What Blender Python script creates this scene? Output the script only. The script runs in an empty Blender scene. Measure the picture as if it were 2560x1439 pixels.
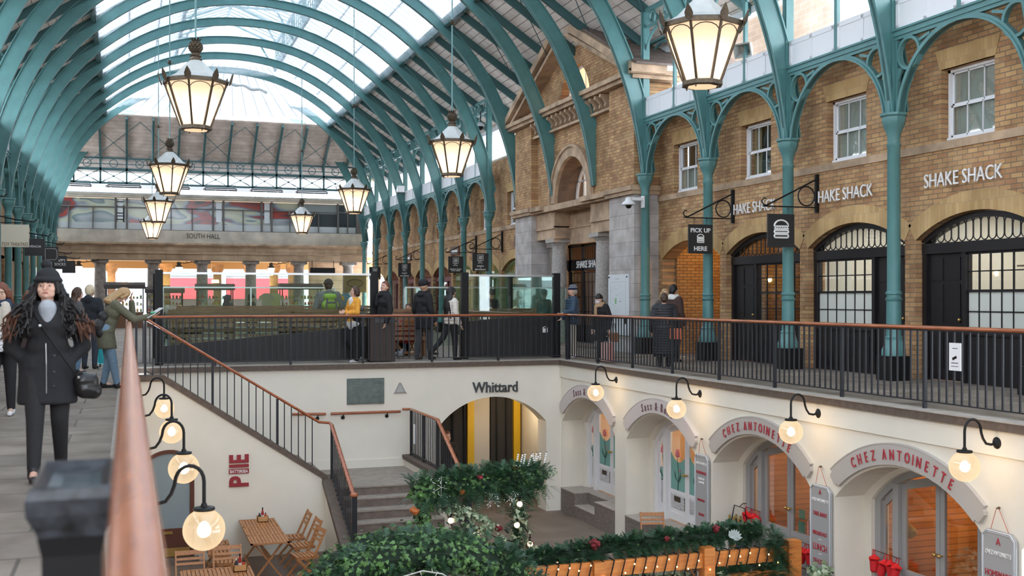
import bpy, bmesh, math, random
from math import sin, cos, pi, radians, sqrt, atan2
from mathutils import Vector, Matrix, Euler

SC = bpy.context.scene
COL = SC.collection
random.seed(7)

# ---------------------------------------------------------------- camera
TH = math.atan(960 / 2750.0)
cam_d = bpy.data.cameras.new('camera')
cam = bpy.data.objects.new('camera', cam_d)
COL.objects.link(cam)
cam.location = (0, 0, 1.40)
cam.rotation_euler = (pi / 2, 0, -TH)
cam_d.sensor_fit = 'HORIZONTAL'
cam_d.sensor_width = 36.0
cam_d.lens = 2750 / 2560 * 36.0
cam_d.shift_y = 27.5 / 2560
cam_d.clip_end = 400
cam_d.clip_start = 0.05
cam_d.dof.use_dof = True
cam_d.dof.focus_distance = 21.0
cam_d.dof.aperture_fstop = 2.6
SC.camera = cam

# ---------------------------------------------------------------- world: overcast winter sky
W = bpy.data.worlds.new('overcast_sky')
SC.world = W
W.use_nodes = True
nt = W.node_tree
bg = nt.nodes['Background']
bg.inputs[0].default_value = (0.84, 0.91, 1.0, 1)
bg.inputs[1].default_value = 5.6

SC.view_settings.view_transform = 'Standard'
SC.view_settings.look = 'None'
SC.view_settings.gamma = 1
SC.view_settings.exposure = 0.70
try:
    SC.view_settings.use_curve_mapping = False
    SC.cycles.max_bounces = 7
    SC.cycles.diffuse_bounces = 4
    SC.cycles.glossy_bounces = 3
    SC.cycles.transmission_bounces = 6
    SC.cycles.transparent_max_bounces = 14
    SC.cycles.caustics_reflective = False
    SC.cycles.caustics_refractive = False
    SC.cycles.sample_clamp_indirect = 6
    SC.cycles.use_denoising = True
except Exception:
    pass

def lamp(kind, loc, energy, color, size=0.1, rot=None, name='lamp_light', parent=None, sy=None):
    d = bpy.data.lights.new(name, kind)
    d.energy = energy
    d.color = color
    if kind == 'AREA':
        d.size = size
        if sy:
            d.shape = 'RECTANGLE'; d.size_y = sy
    elif kind == 'SUN':
        d.angle = size
    else:
        d.shadow_soft_size = size
    o = bpy.data.objects.new(name, d)
    COL.objects.link(o)
    o.location = loc
    if rot: o.rotation_euler = rot
    if parent is not None:
        o.parent = parent
        o.location = (Vector(loc) - parent.location)
    return o

# ---------------------------------------------------------------- materials
MATS = {}
def base_mat(name):
    m = bpy.data.materials.new(name)
    m.use_nodes = True
    MATS[name] = m
    return m, m.node_tree, m.node_tree.nodes['Principled BSDF']

def mat(name, col, rough=0.6, metal=0.0, emit=None, es=0.0, noise=0.0, nscale=8.0, bump=0.0, spec=0.5, trans=0.0, alpha=1.0):
    if name in MATS: return MATS[name]
    m, t, b = base_mat(name)
    c = (*col, 1)
    b.inputs['Base Color'].default_value = c
    b.inputs['Roughness'].default_value = rough
    b.inputs['Metallic'].default_value = metal
    b.inputs['Specular IOR Level'].default_value = spec
    b.inputs['Transmission Weight'].default_value = trans
    b.inputs['Alpha'].default_value = alpha
    if emit:
        b.inputs['Emission Color'].default_value = (*emit, 1)
        b.inputs['Emission Strength'].default_value = es
    if noise or bump:
        tc = t.nodes.new('ShaderNodeTexCoord')
        n = t.nodes.new('ShaderNodeTexNoise')
        n.inputs['Scale'].default_value = nscale
        n.inputs['Detail'].default_value = 4
        t.links.new(tc.outputs['Object'], n.inputs['Vector'])
        if noise:
            r = t.nodes.new('ShaderNodeValToRGB')
            e = r.color_ramp.elements
            e[0].position = 0.3; e[1].position = 0.72
            e[0].color = tuple(max(0, x * (1 - noise)) for x in col) + (1,)
            e[1].color = tuple(min(1, x * (1 + noise)) for x in col) + (1,)
            t.links.new(n.outputs['Fac'], r.inputs['Fac'])
            t.links.new(r.outputs['Color'], b.inputs['Base Color'])
        if bump:
            bp = t.nodes.new('ShaderNodeBump')
            bp.inputs['Strength'].default_value = bump
            bp.inputs['Distance'].default_value = 0.02
            t.links.new(n.outputs['Fac'], bp.inputs['Height'])
            t.links.new(bp.outputs['Normal'], b.inputs['Normal'])
    return m

def brick_mat(name, c1, c2, mortar, bw, bh, ms, order='YZX', rough=0.85, var=0.35, bump=0.4, offset=0.5, vs=1.3, stain=None, stain_amt=0.0, bias=0.0):
    if name in MATS: return MATS[name]
    m, t, b = base_mat(name)
    g = t.nodes.new('ShaderNodeNewGeometry')
    s = t.nodes.new('ShaderNodeSeparateXYZ'); c = t.nodes.new('ShaderNodeCombineXYZ')
    t.links.new(g.outputs['Position'], s.inputs[0])
    for i, a in enumerate(order):
        t.links.new(s.outputs['XYZ'.index(a)], c.inputs[i])
    br = t.nodes.new('ShaderNodeTexBrick')
    br.offset = offset
    br.inputs['Color1'].default_value = (*c1, 1)
    br.inputs['Color2'].default_value = (*c2, 1)
    br.inputs['Mortar'].default_value = (*mortar, 1)
    br.inputs['Scale'].default_value = 1
    br.inputs['Mortar Size'].default_value = ms
    br.inputs['Mortar Smooth'].default_value = 0.2
    br.inputs['Bias'].default_value = bias
    br.inputs['Brick Width'].default_value = bw
    br.inputs['Row Height'].default_value = bh
    t.links.new(c.outputs[0], br.inputs['Vector'])
    n = t.nodes.new('ShaderNodeTexNoise'); n.inputs['Scale'].default_value = vs; n.inputs['Detail'].default_value = 6
    t.links.new(g.outputs['Position'], n.inputs['Vector'])
    r = t.nodes.new('ShaderNodeValToRGB')
    r.color_ramp.elements[0].position = 0.33; r.color_ramp.elements[1].position = 0.68
    lo = 1 - var
    r.color_ramp.elements[0].color = (lo, lo * 0.95, lo * 0.9, 1)
    r.color_ramp.elements[1].color = (1 + var * 0.4, 1 + var * 0.4, 1 + var * 0.4, 1)
    t.links.new(n.outputs['Fac'], r.inputs['Fac'])
    mx = t.nodes.new('ShaderNodeMix'); mx.data_type = 'RGBA'; mx.blend_type = 'MULTIPLY'
    mx.inputs['Factor'].default_value = 1
    t.links.new(br.outputs['Color'], mx.inputs[6]); t.links.new(r.outputs['Color'], mx.inputs[7])
    out = mx.outputs[2]
    if stain:
        n2 = t.nodes.new('ShaderNodeTexNoise'); n2.inputs['Scale'].default_value = 2.6; n2.inputs['Detail'].default_value = 8
        t.links.new(c.outputs[0], n2.inputs['Vector'])
        r2 = t.nodes.new('ShaderNodeValToRGB')
        r2.color_ramp.elements[0].position = 0.5; r2.color_ramp.elements[1].position = 0.62
        r2.color_ramp.elements[0].color = (0, 0, 0, 1); r2.color_ramp.elements[1].color = (stain_amt,) * 3 + (1,)
        t.links.new(n2.outputs['Fac'], r2.inputs['Fac'])
        m2 = t.nodes.new('ShaderNodeMix'); m2.data_type = 'RGBA'
        t.links.new(r2.outputs['Color'], m2.inputs['Factor'])
        t.links.new(out, m2.inputs[6]); m2.inputs[7].default_value = (*stain, 1)
        out = m2.outputs[2]
    t.links.new(out, b.inputs['Base Color'])
    b.inputs['Roughness'].default_value = rough
    if bump:
        bp = t.nodes.new('ShaderNodeBump'); bp.inputs['Strength'].default_value = bump; bp.inputs['Distance'].default_value = 0.01
        inv = t.nodes.new('ShaderNodeMath'); inv.operation = 'SUBTRACT'; inv.inputs[0].default_value = 1
        t.links.new(br.outputs['Fac'], inv.inputs[1]); t.links.new(inv.outputs[0], bp.inputs['Height'])
        t.links.new(bp.outputs['Normal'], b.inputs['Normal'])
    return m

def wood_mat(name, c1, c2, axis=0, scale=6.0, rough=0.45, stretch=12.0):
    if name in MATS: return MATS[name]
    m, t, b = base_mat(name)
    tc = t.nodes.new('ShaderNodeTexCoord'); mp = t.nodes.new('ShaderNodeMapping')
    sc = [stretch] * 3; sc[axis] = 1.0
    mp.inputs['Scale'].default_value = sc
    n = t.nodes.new('ShaderNodeTexNoise'); n.inputs['Scale'].default_value = scale; n.inputs['Detail'].default_value = 5
    r = t.nodes.new('ShaderNodeValToRGB')
    r.color_ramp.elements[0].position = 0.35; r.color_ramp.elements[1].position = 0.7
    r.color_ramp.elements[0].color = (*c1, 1); r.color_ramp.elements[1].color = (*c2, 1)
    t.links.new(tc.outputs['Object'], mp.inputs[0]); t.links.new(mp.outputs[0], n.inputs['Vector'])
    t.links.new(n.outputs['Fac'], r.inputs['Fac']); t.links.new(r.outputs['Color'], b.inputs['Base Color'])
    b.inputs['Roughness'].default_value = rough
    return m

def glass_mat(name, tint=(0.85, 0.92, 0.9), refl=0.12, rough=0.02):
    if name in MATS: return MATS[name]
    m = bpy.data.materials.new(name); m.use_nodes = True; MATS[name] = m
    t = m.node_tree; t.nodes.remove(t.nodes['Principled BSDF'])
    tr = t.nodes.new('ShaderNodeBsdfTransparent'); tr.inputs[0].default_value = (*tint, 1)
    gl = t.nodes.new('ShaderNodeBsdfGlossy'); gl.inputs['Roughness'].default_value = rough
    mx = t.nodes.new('ShaderNodeMixShader')
    lw = t.nodes.new('ShaderNodeLayerWeight'); lw.inputs[0].default_value = 0.35
    mp = t.nodes.new('ShaderNodeMapRange'); mp.inputs[3].default_value = refl; mp.inputs[4].default_value = 0.5
    t.links.new(lw.outputs['Facing'], mp.inputs[0]); t.links.new(mp.outputs[0], mx.inputs[0])
    t.links.new(tr.outputs[0], mx.inputs[1]); t.links.new(gl.outputs[0], mx.inputs[2])
    t.links.new(mx.outputs[0], t.nodes['Material Output'].inputs['Surface'])
    return m

def sheet_mat(name, col, tl=0.6, clear=0.2, grid=None):
    """thin cloth, net or frosted sheet: diffuse + translucent + a share that one sees straight through"""
    if name in MATS: return MATS[name]
    m = bpy.data.materials.new(name); m.use_nodes = True; MATS[name] = m
    t = m.node_tree; t.nodes.remove(t.nodes['Principled BSDF'])
    d = t.nodes.new('ShaderNodeBsdfDiffuse'); d.inputs[0].default_value = (*col, 1)
    l = t.nodes.new('ShaderNodeBsdfTranslucent'); l.inputs[0].default_value = (*col, 1)
    tr = t.nodes.new('ShaderNodeBsdfTransparent')
    a = t.nodes.new('ShaderNodeMixShader'); a.inputs[0].default_value = tl
    c = t.nodes.new('ShaderNodeMixShader'); c.inputs[0].default_value = clear
    t.links.new(d.outputs[0], a.inputs[1]); t.links.new(l.outputs[0], a.inputs[2])
    t.links.new(a.outputs[0], c.inputs[1]); t.links.new(tr.outputs[0], c.inputs[2])
    t.links.new(c.outputs[0], t.nodes['Material Output'].inputs['Surface'])
    if grid:
        g = t.nodes.new('ShaderNodeTexCoord')
        w = t.nodes.new('ShaderNodeTexNoise'); w.inputs['Scale'].default_value = grid; w.inputs['Detail'].default_value = 5
        mr = t.nodes.new('ShaderNodeMapRange'); mr.inputs[1].default_value = 0.35; mr.inputs[2].default_value = 0.7
        mr.inputs[3].default_value = max(0, clear - 0.18); mr.inputs[4].default_value = clear + 0.2
        t.links.new(g.outputs['Object'], w.inputs['Vector']); t.links.new(w.outputs['Fac'], mr.inputs[0]); t.links.new(mr.outputs[0], c.inputs[0])
    return m

M_TEAL = mat('teal_iron', (0.095, 0.235, 0.235), 0.38, noise=0.12, nscale=3)
M_TEALD = mat('dark_teal_iron', (0.05, 0.13, 0.135), 0.4)
M_BLACK = mat('black_paint', (0.010, 0.010, 0.011), 0.5, spec=0.25)
M_IRON = mat('railing_iron', (0.022, 0.024, 0.030), 0.45, spec=0.35)
M_BRONZE = mat('aged_bronze', (0.10, 0.075, 0.05), 0.45, metal=0.6, noise=0.3, nscale=20)
M_COPPER = wood_mat('varnished_handrail', (0.30, 0.085, 0.03), (0.46, 0.15, 0.06), axis=1, scale=3, rough=0.22)
M_COPPERX = wood_mat('varnished_handrail_cross', (0.27, 0.075, 0.028), (0.42, 0.13, 0.055), axis=0, scale=3, rough=0.22)
M_CREAM = mat('cream_render', (0.80, 0.755, 0.66), 0.8, noise=0.035, nscale=1.5, bump=0.05)
M_WHITE = mat('white_paint', (0.82, 0.82, 0.84), 0.5)
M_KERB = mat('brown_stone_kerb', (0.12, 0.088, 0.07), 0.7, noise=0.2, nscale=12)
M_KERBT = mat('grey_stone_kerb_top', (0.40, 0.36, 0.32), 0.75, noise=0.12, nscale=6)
M_BRICK = brick_mat('stock_brick', (0.60, 0.37, 0.17), (0.40, 0.20, 0.095), (0.24, 0.17, 0.11), 0.235, 0.084, 0.010, var=0.32, stain=(0.60, 0.43, 0.25), stain_amt=0.22, vs=1.7)
M_BRICKX = brick_mat('stock_brick_end', (0.46, 0.26, 0.11), (0.30, 0.15, 0.075), (0.27, 0.2, 0.14), 0.232, 0.079, 0.007, order='XZY', var=0.4)
M_VOUS = brick_mat('gauged_yellow_brick', (0.62, 0.42, 0.20), (0.52, 0.33, 0.14), (0.42, 0.32, 0.2), 0.085, 0.6, 0.004, var=0.3)
M_STONE = mat('warm_sandstone', (0.47, 0.33, 0.22), 0.8, noise=0.35, nscale=2.2, bump=0.15)
M_STONEX = brick_mat('sandstone_blocks', (0.50, 0.36, 0.24), (0.42, 0.29, 0.19), (0.22, 0.16, 0.11), 1.9, 0.5, 0.01, order='XZY', var=0.3)
M_PALE = mat('pale_limestone', (0.56, 0.50, 0.42), 0.8, noise=0.2, nscale=2.0)
M_ASHL = brick_mat('grey_granite_ashlar', (0.54, 0.50, 0.48), (0.46, 0.43, 0.42), (0.28, 0.25, 0.23), 0.95, 0.36, 0.006, order='YZX', var=0.22, bump=0.2, vs=3)
M_ASHLX = brick_mat('grey_granite_ashlar_end', (0.40, 0.37, 0.36), (0.34, 0.32, 0.31), (0.2, 0.18, 0.17), 0.8, 0.36, 0.006, order='XZY', var=0.25, bump=0.2, vs=3)
M_GRAN = mat('grey_granite', (0.42, 0.385, 0.355), 0.7, noise=0.2, nscale=14)
M_GRAND = mat('weathered_granite', (0.27, 0.235, 0.21), 0.75, noise=0.25, nscale=6)
M_FLAG = brick_mat('york_flagstones', (0.27, 0.225, 0.185), (0.20, 0.165, 0.14), (0.10, 0.085, 0.07), 1.5, 0.72, 0.012, order='XYZ', rough=0.62, var=0.35, bump=0.3, vs=2.2, offset=0.37)
M_LOW = brick_mat('brown_flagstones', (0.20, 0.155, 0.125), (0.17, 0.13, 0.105), (0.14, 0.105, 0.085), 1.1, 0.9, 0.006, order='XYZ', rough=0.6, var=0.25, bump=0.1, vs=1.5)
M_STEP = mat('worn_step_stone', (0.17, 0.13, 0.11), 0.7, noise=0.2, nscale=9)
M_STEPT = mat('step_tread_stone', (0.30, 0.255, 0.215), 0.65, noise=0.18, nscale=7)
M_BOARD = brick_mat('roof_boards', (0.86, 0.79, 0.74), (0.76, 0.69, 0.645), (0.20, 0.17, 0.155), 5.3, 0.23, 0.010, order='YXZ', var=0.16, bump=0.1, vs=2.5)
M_BOARDE = brick_mat('roof_boards_end', (0.82, 0.68, 0.60), (0.74, 0.61, 0.54), (0.3, 0.23, 0.2), 5.3, 0.23, 0.006, order='XYZ', var=0.2, bump=0.1, vs=2.5)
M_NET = sheet_mat('white_debris_net', (0.55, 0.58, 0.60), 0.75, 0.55, grid=1.4)
M_SKYL = sheet_mat('milky_skylight_glass', (0.58, 0.60, 0.62), 0.97, 0.0)
M_GLASS = glass_mat('clear_glass', (0.94, 0.97, 0.96), refl=0.05)
M_GLASSR = glass_mat('reflective_glass', (0.80, 0.90, 0.86), 0.06)
M_FROST = sheet_mat('frosted_glass', (0.66, 0.70, 0.69), 0.4, 0.10)
M_OAK = wood_mat('teak_slats', (0.34, 0.13, 0.045), (0.52, 0.24, 0.09), axis=1, scale=5, rough=0.5)
M_OAKX = wood_mat('teak_slats_cross', (0.20, 0.095, 0.05), (0.33, 0.17, 0.09), axis=0, scale=4, rough=0.55)
M_PINE = wood_mat('orange_stained_timber', (0.50, 0.16, 0.035), (0.66, 0.26, 0.06), axis=0, scale=3, rough=0.45)
M_DKWOOD = mat('black_shopfront_paint', (0.014, 0.012, 0.014), 0.42, spec=0.35)
M_GREENP = mat('sage_shopfront_paint', (0.20, 0.24, 0.12), 0.45)
M_REDP = mat('oxblood_shopfront_paint', (0.12, 0.02, 0.02), 0.4)
M_BROWND = mat('brown_door_paint', (0.11, 0.035, 0.02), 0.35)
M_GREYP = mat('dove_grey_paint', (0.37, 0.37, 0.37), 0.5)
M_SIGNG = mat('putty_grey_sign', (0.47, 0.44, 0.41), 0.55)
M_SIGNL = mat('pale_mauve_sign', (0.62, 0.56, 0.54), 0.55)
M_BRASS = mat('brass', (0.62, 0.40, 0.13), 0.3, metal=1.0)
M_STEEL = mat('satin_steel', (0.55, 0.56, 0.57), 0.3, metal=1.0)
M_REDT = mat('dark_red_letter', (0.30, 0.02, 0.03), 0.5)
M_WTXT = mat('white_letter', (0.88, 0.87, 0.86), 0.5)
M_DARK = mat('unlit_interior', (0.03, 0.028, 0.028), 0.9)
M_KITW = mat('kitchen_white', (0.62, 0.59, 0.54), 0.6)
M_GALV = mat('painted_lantern_roof', (0.52, 0.53, 0.51), 0.5, noise=0.12, nscale=5)
M_BLIND = mat('linen_blind', (0.52, 0.49, 0.43), 0.8)

# ---------------------------------------------------------------- mesh builder
class MB:
    def __init__(s): s.v = []; s.f = []; s.mi = []; s.cur = 0
    def add(s, vs, fs):
        o = len(s.v); s.v += [tuple(v) for v in vs]
        for f in fs: s.f.append(tuple(o + i for i in f)); s.mi.append(s.cur)
        return s
    def box(s, x0, x1, y0, y1, z0, z1):
        if x0 > x1: x0, x1 = x1, x0
        if y0 > y1: y0, y1 = y1, y0
        if z0 > z1: z0, z1 = z1, z0
        return s.add([(x0, y0, z0), (x1, y0, z0), (x1, y1, z0), (x0, y1, z0), (x0, y0, z1), (x1, y0, z1), (x1, y1, z1), (x0, y1, z1)],
                     [(0, 3, 2, 1), (4, 5, 6, 7), (0, 1, 5, 4), (1, 2, 6, 5), (2, 3, 7, 6), (3, 0, 4, 7)])
    def bar(s, a, b, w, h, up=(0, 0, 1)):
        """rectangular bar from a to b, w across, h along up"""
        a = Vector(a); b = Vector(b); d = (b - a).normalized(); up = Vector(up)
        sd = d.cross(up)
        if sd.length < 1e-5: sd = d.cross(Vector((1, 0, 0)))
        sd.normalize(); u = sd.cross(d).normalized()
        vs = []
        for p in (a, b):
            for i, j in ((-1, -1), (1, -1), (1, 1), (-1, 1)):
                vs.append(p + sd * (w / 2 * i) + u * (h / 2 * j))
        return s.add(vs, [(0, 1, 2, 3), (7, 6, 5, 4), (0, 4, 5, 1), (1, 5, 6, 2), (2, 6, 7, 3), (3, 7, 4, 0)])
    def tube(s, pts, r, n=8, closed=False, cap=True):
        pts = [Vector(p) for p in pts]; N = len(pts)
        rs = r if isinstance(r, (list, tuple)) else [r] * N
        rings = []; prev = None
        for i, p in enumerate(pts):
            if closed: d = pts[(i + 1) % N] - pts[i - 1]
            else: d = pts[min(i + 1, N - 1)] - pts[max(i - 1, 0)]
            if d.length < 1e-9: d = Vector((0, 0, 1))
            d.normalize()
            if prev is None:
                a = Vector((0, 0, 1)) if abs(d.z) < 0.9 else Vector((1, 0, 0))
                sd = d.cross(a).normalized()
            else:
                sd = (prev - d * prev.dot(d))
                sd = sd.normalized() if sd.length > 1e-6 else d.orthogonal().normalized()
            prev = sd; u = d.cross(sd)
            rings.append([p + (sd * cos(2 * pi * k / n) + u * sin(2 * pi * k / n)) * rs[i] for k in range(n)])
        vs = [q for ring in rings for q in ring]; fs = []
        for i in range(N if closed else N - 1):
            j = (i + 1) % N
            for k in range(n):
                fs.append((i * n + k, i * n + (k + 1) % n, j * n + (k + 1) % n, j * n + k))
        if cap and not closed:
            fs.append(tuple(reversed(range(n)))); fs.append(tuple((N - 1) * n + k for k in range(n)))
        return s.add(vs, fs)
    def cyl(s, a, b, r, n=12, r2=None):
        return s.tube([a, b], [r, r if r2 is None else r2], n)
    def lathe(s, c, prof, n=16, ang0=0.0, sx=1.0, sy=1.0):
        """prof: (radius, z) pairs, about a vertical axis through c"""
        vs = []; fs = []
        for r, z in prof:
            for k in range(n):
                a = ang0 + 2 * pi * k / n
                vs.append((c[0] + r * cos(a) * sx, c[1] + r * sin(a) * sy, c[2] + z))
        for i in range(len(prof) - 1):
            for k in range(n):
                fs.append((i * n + k, i * n + (k + 1) % n, (i + 1) * n + (k + 1) % n, (i + 1) * n + k))
        fs.append(tuple(reversed(range(n)))); fs.append(tuple((len(prof) - 1) * n + k for k in range(n)))
        return s.add(vs, fs)
    def prism(s, poly, axis, t0, t1):
        """polygon (2-D points) extruded along axis 0/1/2 from t0 to t1"""
        def P(p, t):
            if axis == 0: return (t, p[0], p[1])
            if axis == 1: return (p[0], t, p[1])
            return (p[0], p[1], t)
        n = len(poly)
        vs = [P(p, t0) for p in poly] + [P(p, t1) for p in poly]
        fs = [tuple(range(n)), tuple(reversed(range(n, 2 * n)))]
        for i in range(n): fs.append((i, (i + 1) % n + 0, (i + 1) % n + n, i + n)[::-1])
        return s.add(vs, fs)
    def strip(s, A, B, axis, t0, t1):
        """solid band between polylines A and B (same length, 2-D), thick along axis"""
        n = len(A)
        def P(p, t):
            if axis == 0: return (t, p[0], p[1])
            if axis == 1: return (p[0], t, p[1])
            return (p[0], p[1], t)
        vs = [P(p, t0) for p in A] + [P(p, t0) for p in B] + [P(p, t1) for p in A] + [P(p, t1) for p in B]
        fs = []
        for i in range(n - 1):
            fs += [(i, i + 1, n + i + 1, n + i), (2 * n + i, 3 * n + i, 3 * n + i + 1, 2 * n + i + 1),
                   (i, 2 * n + i, 2 * n + i + 1, i + 1), (n + i, n + i + 1, 3 * n + i + 1, 3 * n + i)]
        fs += [(0, n, 3 * n, 2 * n), (n - 1, 3 * n - 1, 4 * n - 1, 2 * n - 1)]
        return s.add(vs, fs)
    def ball(s, c, r, n=12, m=8, sc=(1, 1, 1)):
        prof = [(max(1e-4, r * sin(pi * i / m)), -r * cos(pi * i / m)) for i in range(m + 1)]
        o = len(s.v)
        s.lathe((0, 0, 0), prof, n)
        for i in range(o, len(s.v)):
            x, y, z = s.v[i]; s.v[i] = (c[0] + x * sc[0], c[1] + y * sc[1], c[2] + z * sc[2])
        return s
    def xf(s, M, start=0):
        for i in range(start, len(s.v)): s.v[i] = tuple(M @ Vector(s.v[i]))
        return s

def mesh_from(mb, name, mats, smooth=False):
    me = bpy.data.meshes.new(name)
    me.from_pydata(mb.v, [], mb.f)
    if not isinstance(mats, (list, tuple)): mats = [mats]
    for m in mats: me.materials.append(m)
    if len(mats) > 1:
        me.polygons.foreach_set('material_index', mb.mi)
    bm = bmesh.new(); bm.from_mesh(me)
    bmesh.ops.recalc_face_normals(bm, faces=bm.faces)
    if smooth:
        for f in bm.faces: f.smooth = True
        lim = radians(38)
        for e in bm.edges:
            if len(e.link_faces) == 2 and e.calc_face_angle(0) > lim: e.smooth = False
    bm.to_mesh(me); bm.free()
    return me

def obj(name, mb, mats, parent=None, smooth=False, label=None):
    """one mesh object; vertices are given in world space and moved into the parent's frame"""
    me = mb if isinstance(mb, bpy.types.Mesh) else mesh_from(mb, name, mats, smooth)
    o = bpy.data.objects.new(name, me)
    COL.objects.link(o)
    if parent is not None:
        M = wmat(parent).inverted()
        me.transform(M)
        o.parent = parent
    if label: o['label'] = label
    return o

def wmat(o):
    M = Matrix.LocRotScale(o.location, o.rotation_euler, o.scale)
    return wmat(o.parent) @ M if o.parent else M

def root(name, label, cat, loc=(0, 0, 0), rz=0.0, group=None):
    o = bpy.data.objects.new(name, None); COL.objects.link(o)
    o.empty_display_size = 0.1
    o.location = loc; o.rotation_euler = (0, 0, rz)
    o['label'] = label; o['category'] = cat
    if group: o['group'] = group
    return o

def tag(o, label, cat, group=None, kind=None):
    o['label'] = label; o['category'] = cat
    if group: o['group'] = group
    if kind: o['kind'] = kind
    return o

def struct(name, mb, mats, smooth=False, parent=None):
    o = obj(name, mb, mats, parent, smooth)
    if parent is None: o['kind'] = 'structure'
    return o

def copy_tree(o, parent=None):
    c = o.copy(); COL.objects.link(c)
    c.parent = parent
    for ch in list(o.children): copy_tree(ch, c)
    return c

def place(o, loc, rz=None, label=None, group=None):
    o.location = loc
    if rz is not None: o.rotation_euler = (0, 0, rz)
    if label: o['label'] = label
    if group: o['group'] = group
    return o

ORD = ['nearest', 'second', 'third', 'fourth', 'fifth', 'sixth', 'seventh', 'eighth', 'ninth', 'tenth', 'eleventh', 'twelfth', 'thirteenth', 'fourteenth', 'fifteenth', 'sixteenth', 'seventeenth', 'eighteenth', 'nineteenth', 'twentieth']
def nth(i): return ORD[i] if i else 'first'

# text ---------------------------------------------------------------
def text_mesh(s, depth=0.004, bold=0.0, spacing=1.0):
    cu = bpy.data.curves.new('t', 'FONT')
    cu.body = s; cu.size = 1.0; cu.extrude = depth; cu.offset = bold; cu.space_character = spacing
    cu.resolution_u = 3
    o = bpy.data.objects.new('t', cu); COL.objects.link(o)
    dg = bpy.context.evaluated_depsgraph_get()
    me = bpy.data.meshes.new_from_object(o.evaluated_get(dg))
    bpy.data.objects.remove(o); bpy.data.curves.remove(cu)
    return me

FACE = {'-Y': Matrix(((1, 0, 0), (0, 0, -1), (0, 1, 0))),          # reads along +X, looks towards -Y
        '-X': Matrix(((0, 0, -1), (-1, 0, 0), (0, 1, 0))),         # reads along -Y, looks towards -X
        '+X': Matrix(((0, 0, 1), (1, 0, 0), (0, 1, 0)))}
def text(s, center, w, h, m, face='-Y', parent=None, name='lettering', depth=0.006, bold=0.0, spacing=1.0, rot=0.0, free=False):
    me = text_mesh(s, 0.5, bold, spacing)
    vs = me.vertices
    if not len(vs): return None
    x0 = min(v.co.x for v in vs); x1 = max(v.co.x for v in vs); y0 = min(v.co.y for v in vs); y1 = max(v.co.y for v in vs)
    M = Matrix.Translation(center) @ FACE[face].to_4x4() @ Matrix.Rotation(rot, 4, 'Z')
    for v in vs:
        q = Vector(((v.co.x - (x0 + x1) / 2) * w / (x1 - x0), (v.co.y - (y0 + y1) / 2) * h / (y1 - y0), v.co.z * 2 * depth))
        v.co = M @ q
    me.materials.clear(); me.materials.append(m)
    return obj(name, me, None, parent)

def arc_text(s, cy, cz, R, x, mid_ang, h, m, parent, adv=0.62, name='lettering', wsc=0.8):
    """letters round an arch of radius R in the YZ plane at x, looking towards -X; angles from +Z"""
    mb = MB()
    ws = []
    for ch in s:
        ws.append(adv * h * (0.45 if ch in 'Iil' else (0.55 if ch == ' ' else (0.8 if ch in 'ase' else 1.0))))
    tot = sum(ws); a = -tot / 2
    for ch, w in zip(s, ws):
        c = a + w / 2; a += w
        if ch == ' ': continue
        me = text_mesh(ch, 0.5, 0.0)
        vs = me.vertices
        x0 = min(v.co.x for v in vs); x1 = max(v.co.x for v in vs)
        ang = mid_ang + c / R
        hh = h / 0.70
        for v in vs:
            lx = (v.co.x - (x0 + x1) / 2) * hh * wsc; ly = v.co.y * hh
            r = R + ly; th = ang + lx / R
            v.co = (x - 0.006 + v.co.z * 0.012, cy - r * sin(th), cz + r * cos(th))
        mb.add([tuple(v.co) for v in vs], [tuple(p.vertices) for p in me.polygons])
        bpy.data.meshes.remove(me)
    return obj(name, mb, m, parent)

def arch_pts(c, zs, hw, rise, n=16):
    """points of an arch from c+hw to c-hw springing at zs with the given rise (segment of a circle)"""
    R = (hw * hw + rise * rise) / (2 * rise); cz = zs + rise - R
    a0 = math.asin(min(1, hw / R))
    if rise > R: a0 = pi - a0
    return [(c + R * sin(a0 - 2 * a0 * i / n), cz + R * cos(a0 - 2 * a0 * i / n)) for i in range(n + 1)]
# ================================================================ dimensions
CX = 4.45                 # middle of the hall
XR, XL = 12.5, -3.6       # column rows
BAY = 3.226
Y0 = 15.78
def YN(n): return Y0 + BAY * n
WX = 13.0                 # face of the brick shops
ZL = -3.5                 # lower court floor
YF = 23.75                # far wall of the court
XW = 9.5                  # shop side of the court

# ================================================================ floors, court walls, kerbs
mb = MB()
mb.box(-12, -0.15, -18, YF, -0.3, 0); mb.box(9.72, 13.0, -18, YF, -0.3, 0); mb.box(-0.15, 9.72, -18, -6, -0.3, 0); mb.box(-12, 13.0, YF + 0.3, 72, -0.3, 0)
struct('floor_upper', mb, M_FLAG)
mb = MB(); mb.box(-0.1, 13.5, -8, 27.5, ZL - 0.2, ZL)
struct('floor_court', mb, M_LOW)
mb = MB(); mb.box(-60, 90, 72, 120, -0.3, -0.02)
struct('ground_street', mb, mat('street_paving', (0.34, 0.33, 0.32), 0.8, noise=0.1, nscale=2))

# kerb: dark fascia and pale top, three sides
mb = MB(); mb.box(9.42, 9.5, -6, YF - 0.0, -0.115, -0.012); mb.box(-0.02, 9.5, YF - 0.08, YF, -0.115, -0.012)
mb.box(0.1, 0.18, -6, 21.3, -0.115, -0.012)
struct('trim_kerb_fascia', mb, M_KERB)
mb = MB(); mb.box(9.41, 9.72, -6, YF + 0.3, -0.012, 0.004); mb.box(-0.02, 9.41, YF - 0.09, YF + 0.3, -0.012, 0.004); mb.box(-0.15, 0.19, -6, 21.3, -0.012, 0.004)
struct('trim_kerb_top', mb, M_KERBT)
mb = MB(); mb.box(-0.1, 0.1, -6, 21.4, ZL, -0.012)
struct('wall_court_left', mb, M_CREAM)

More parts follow.
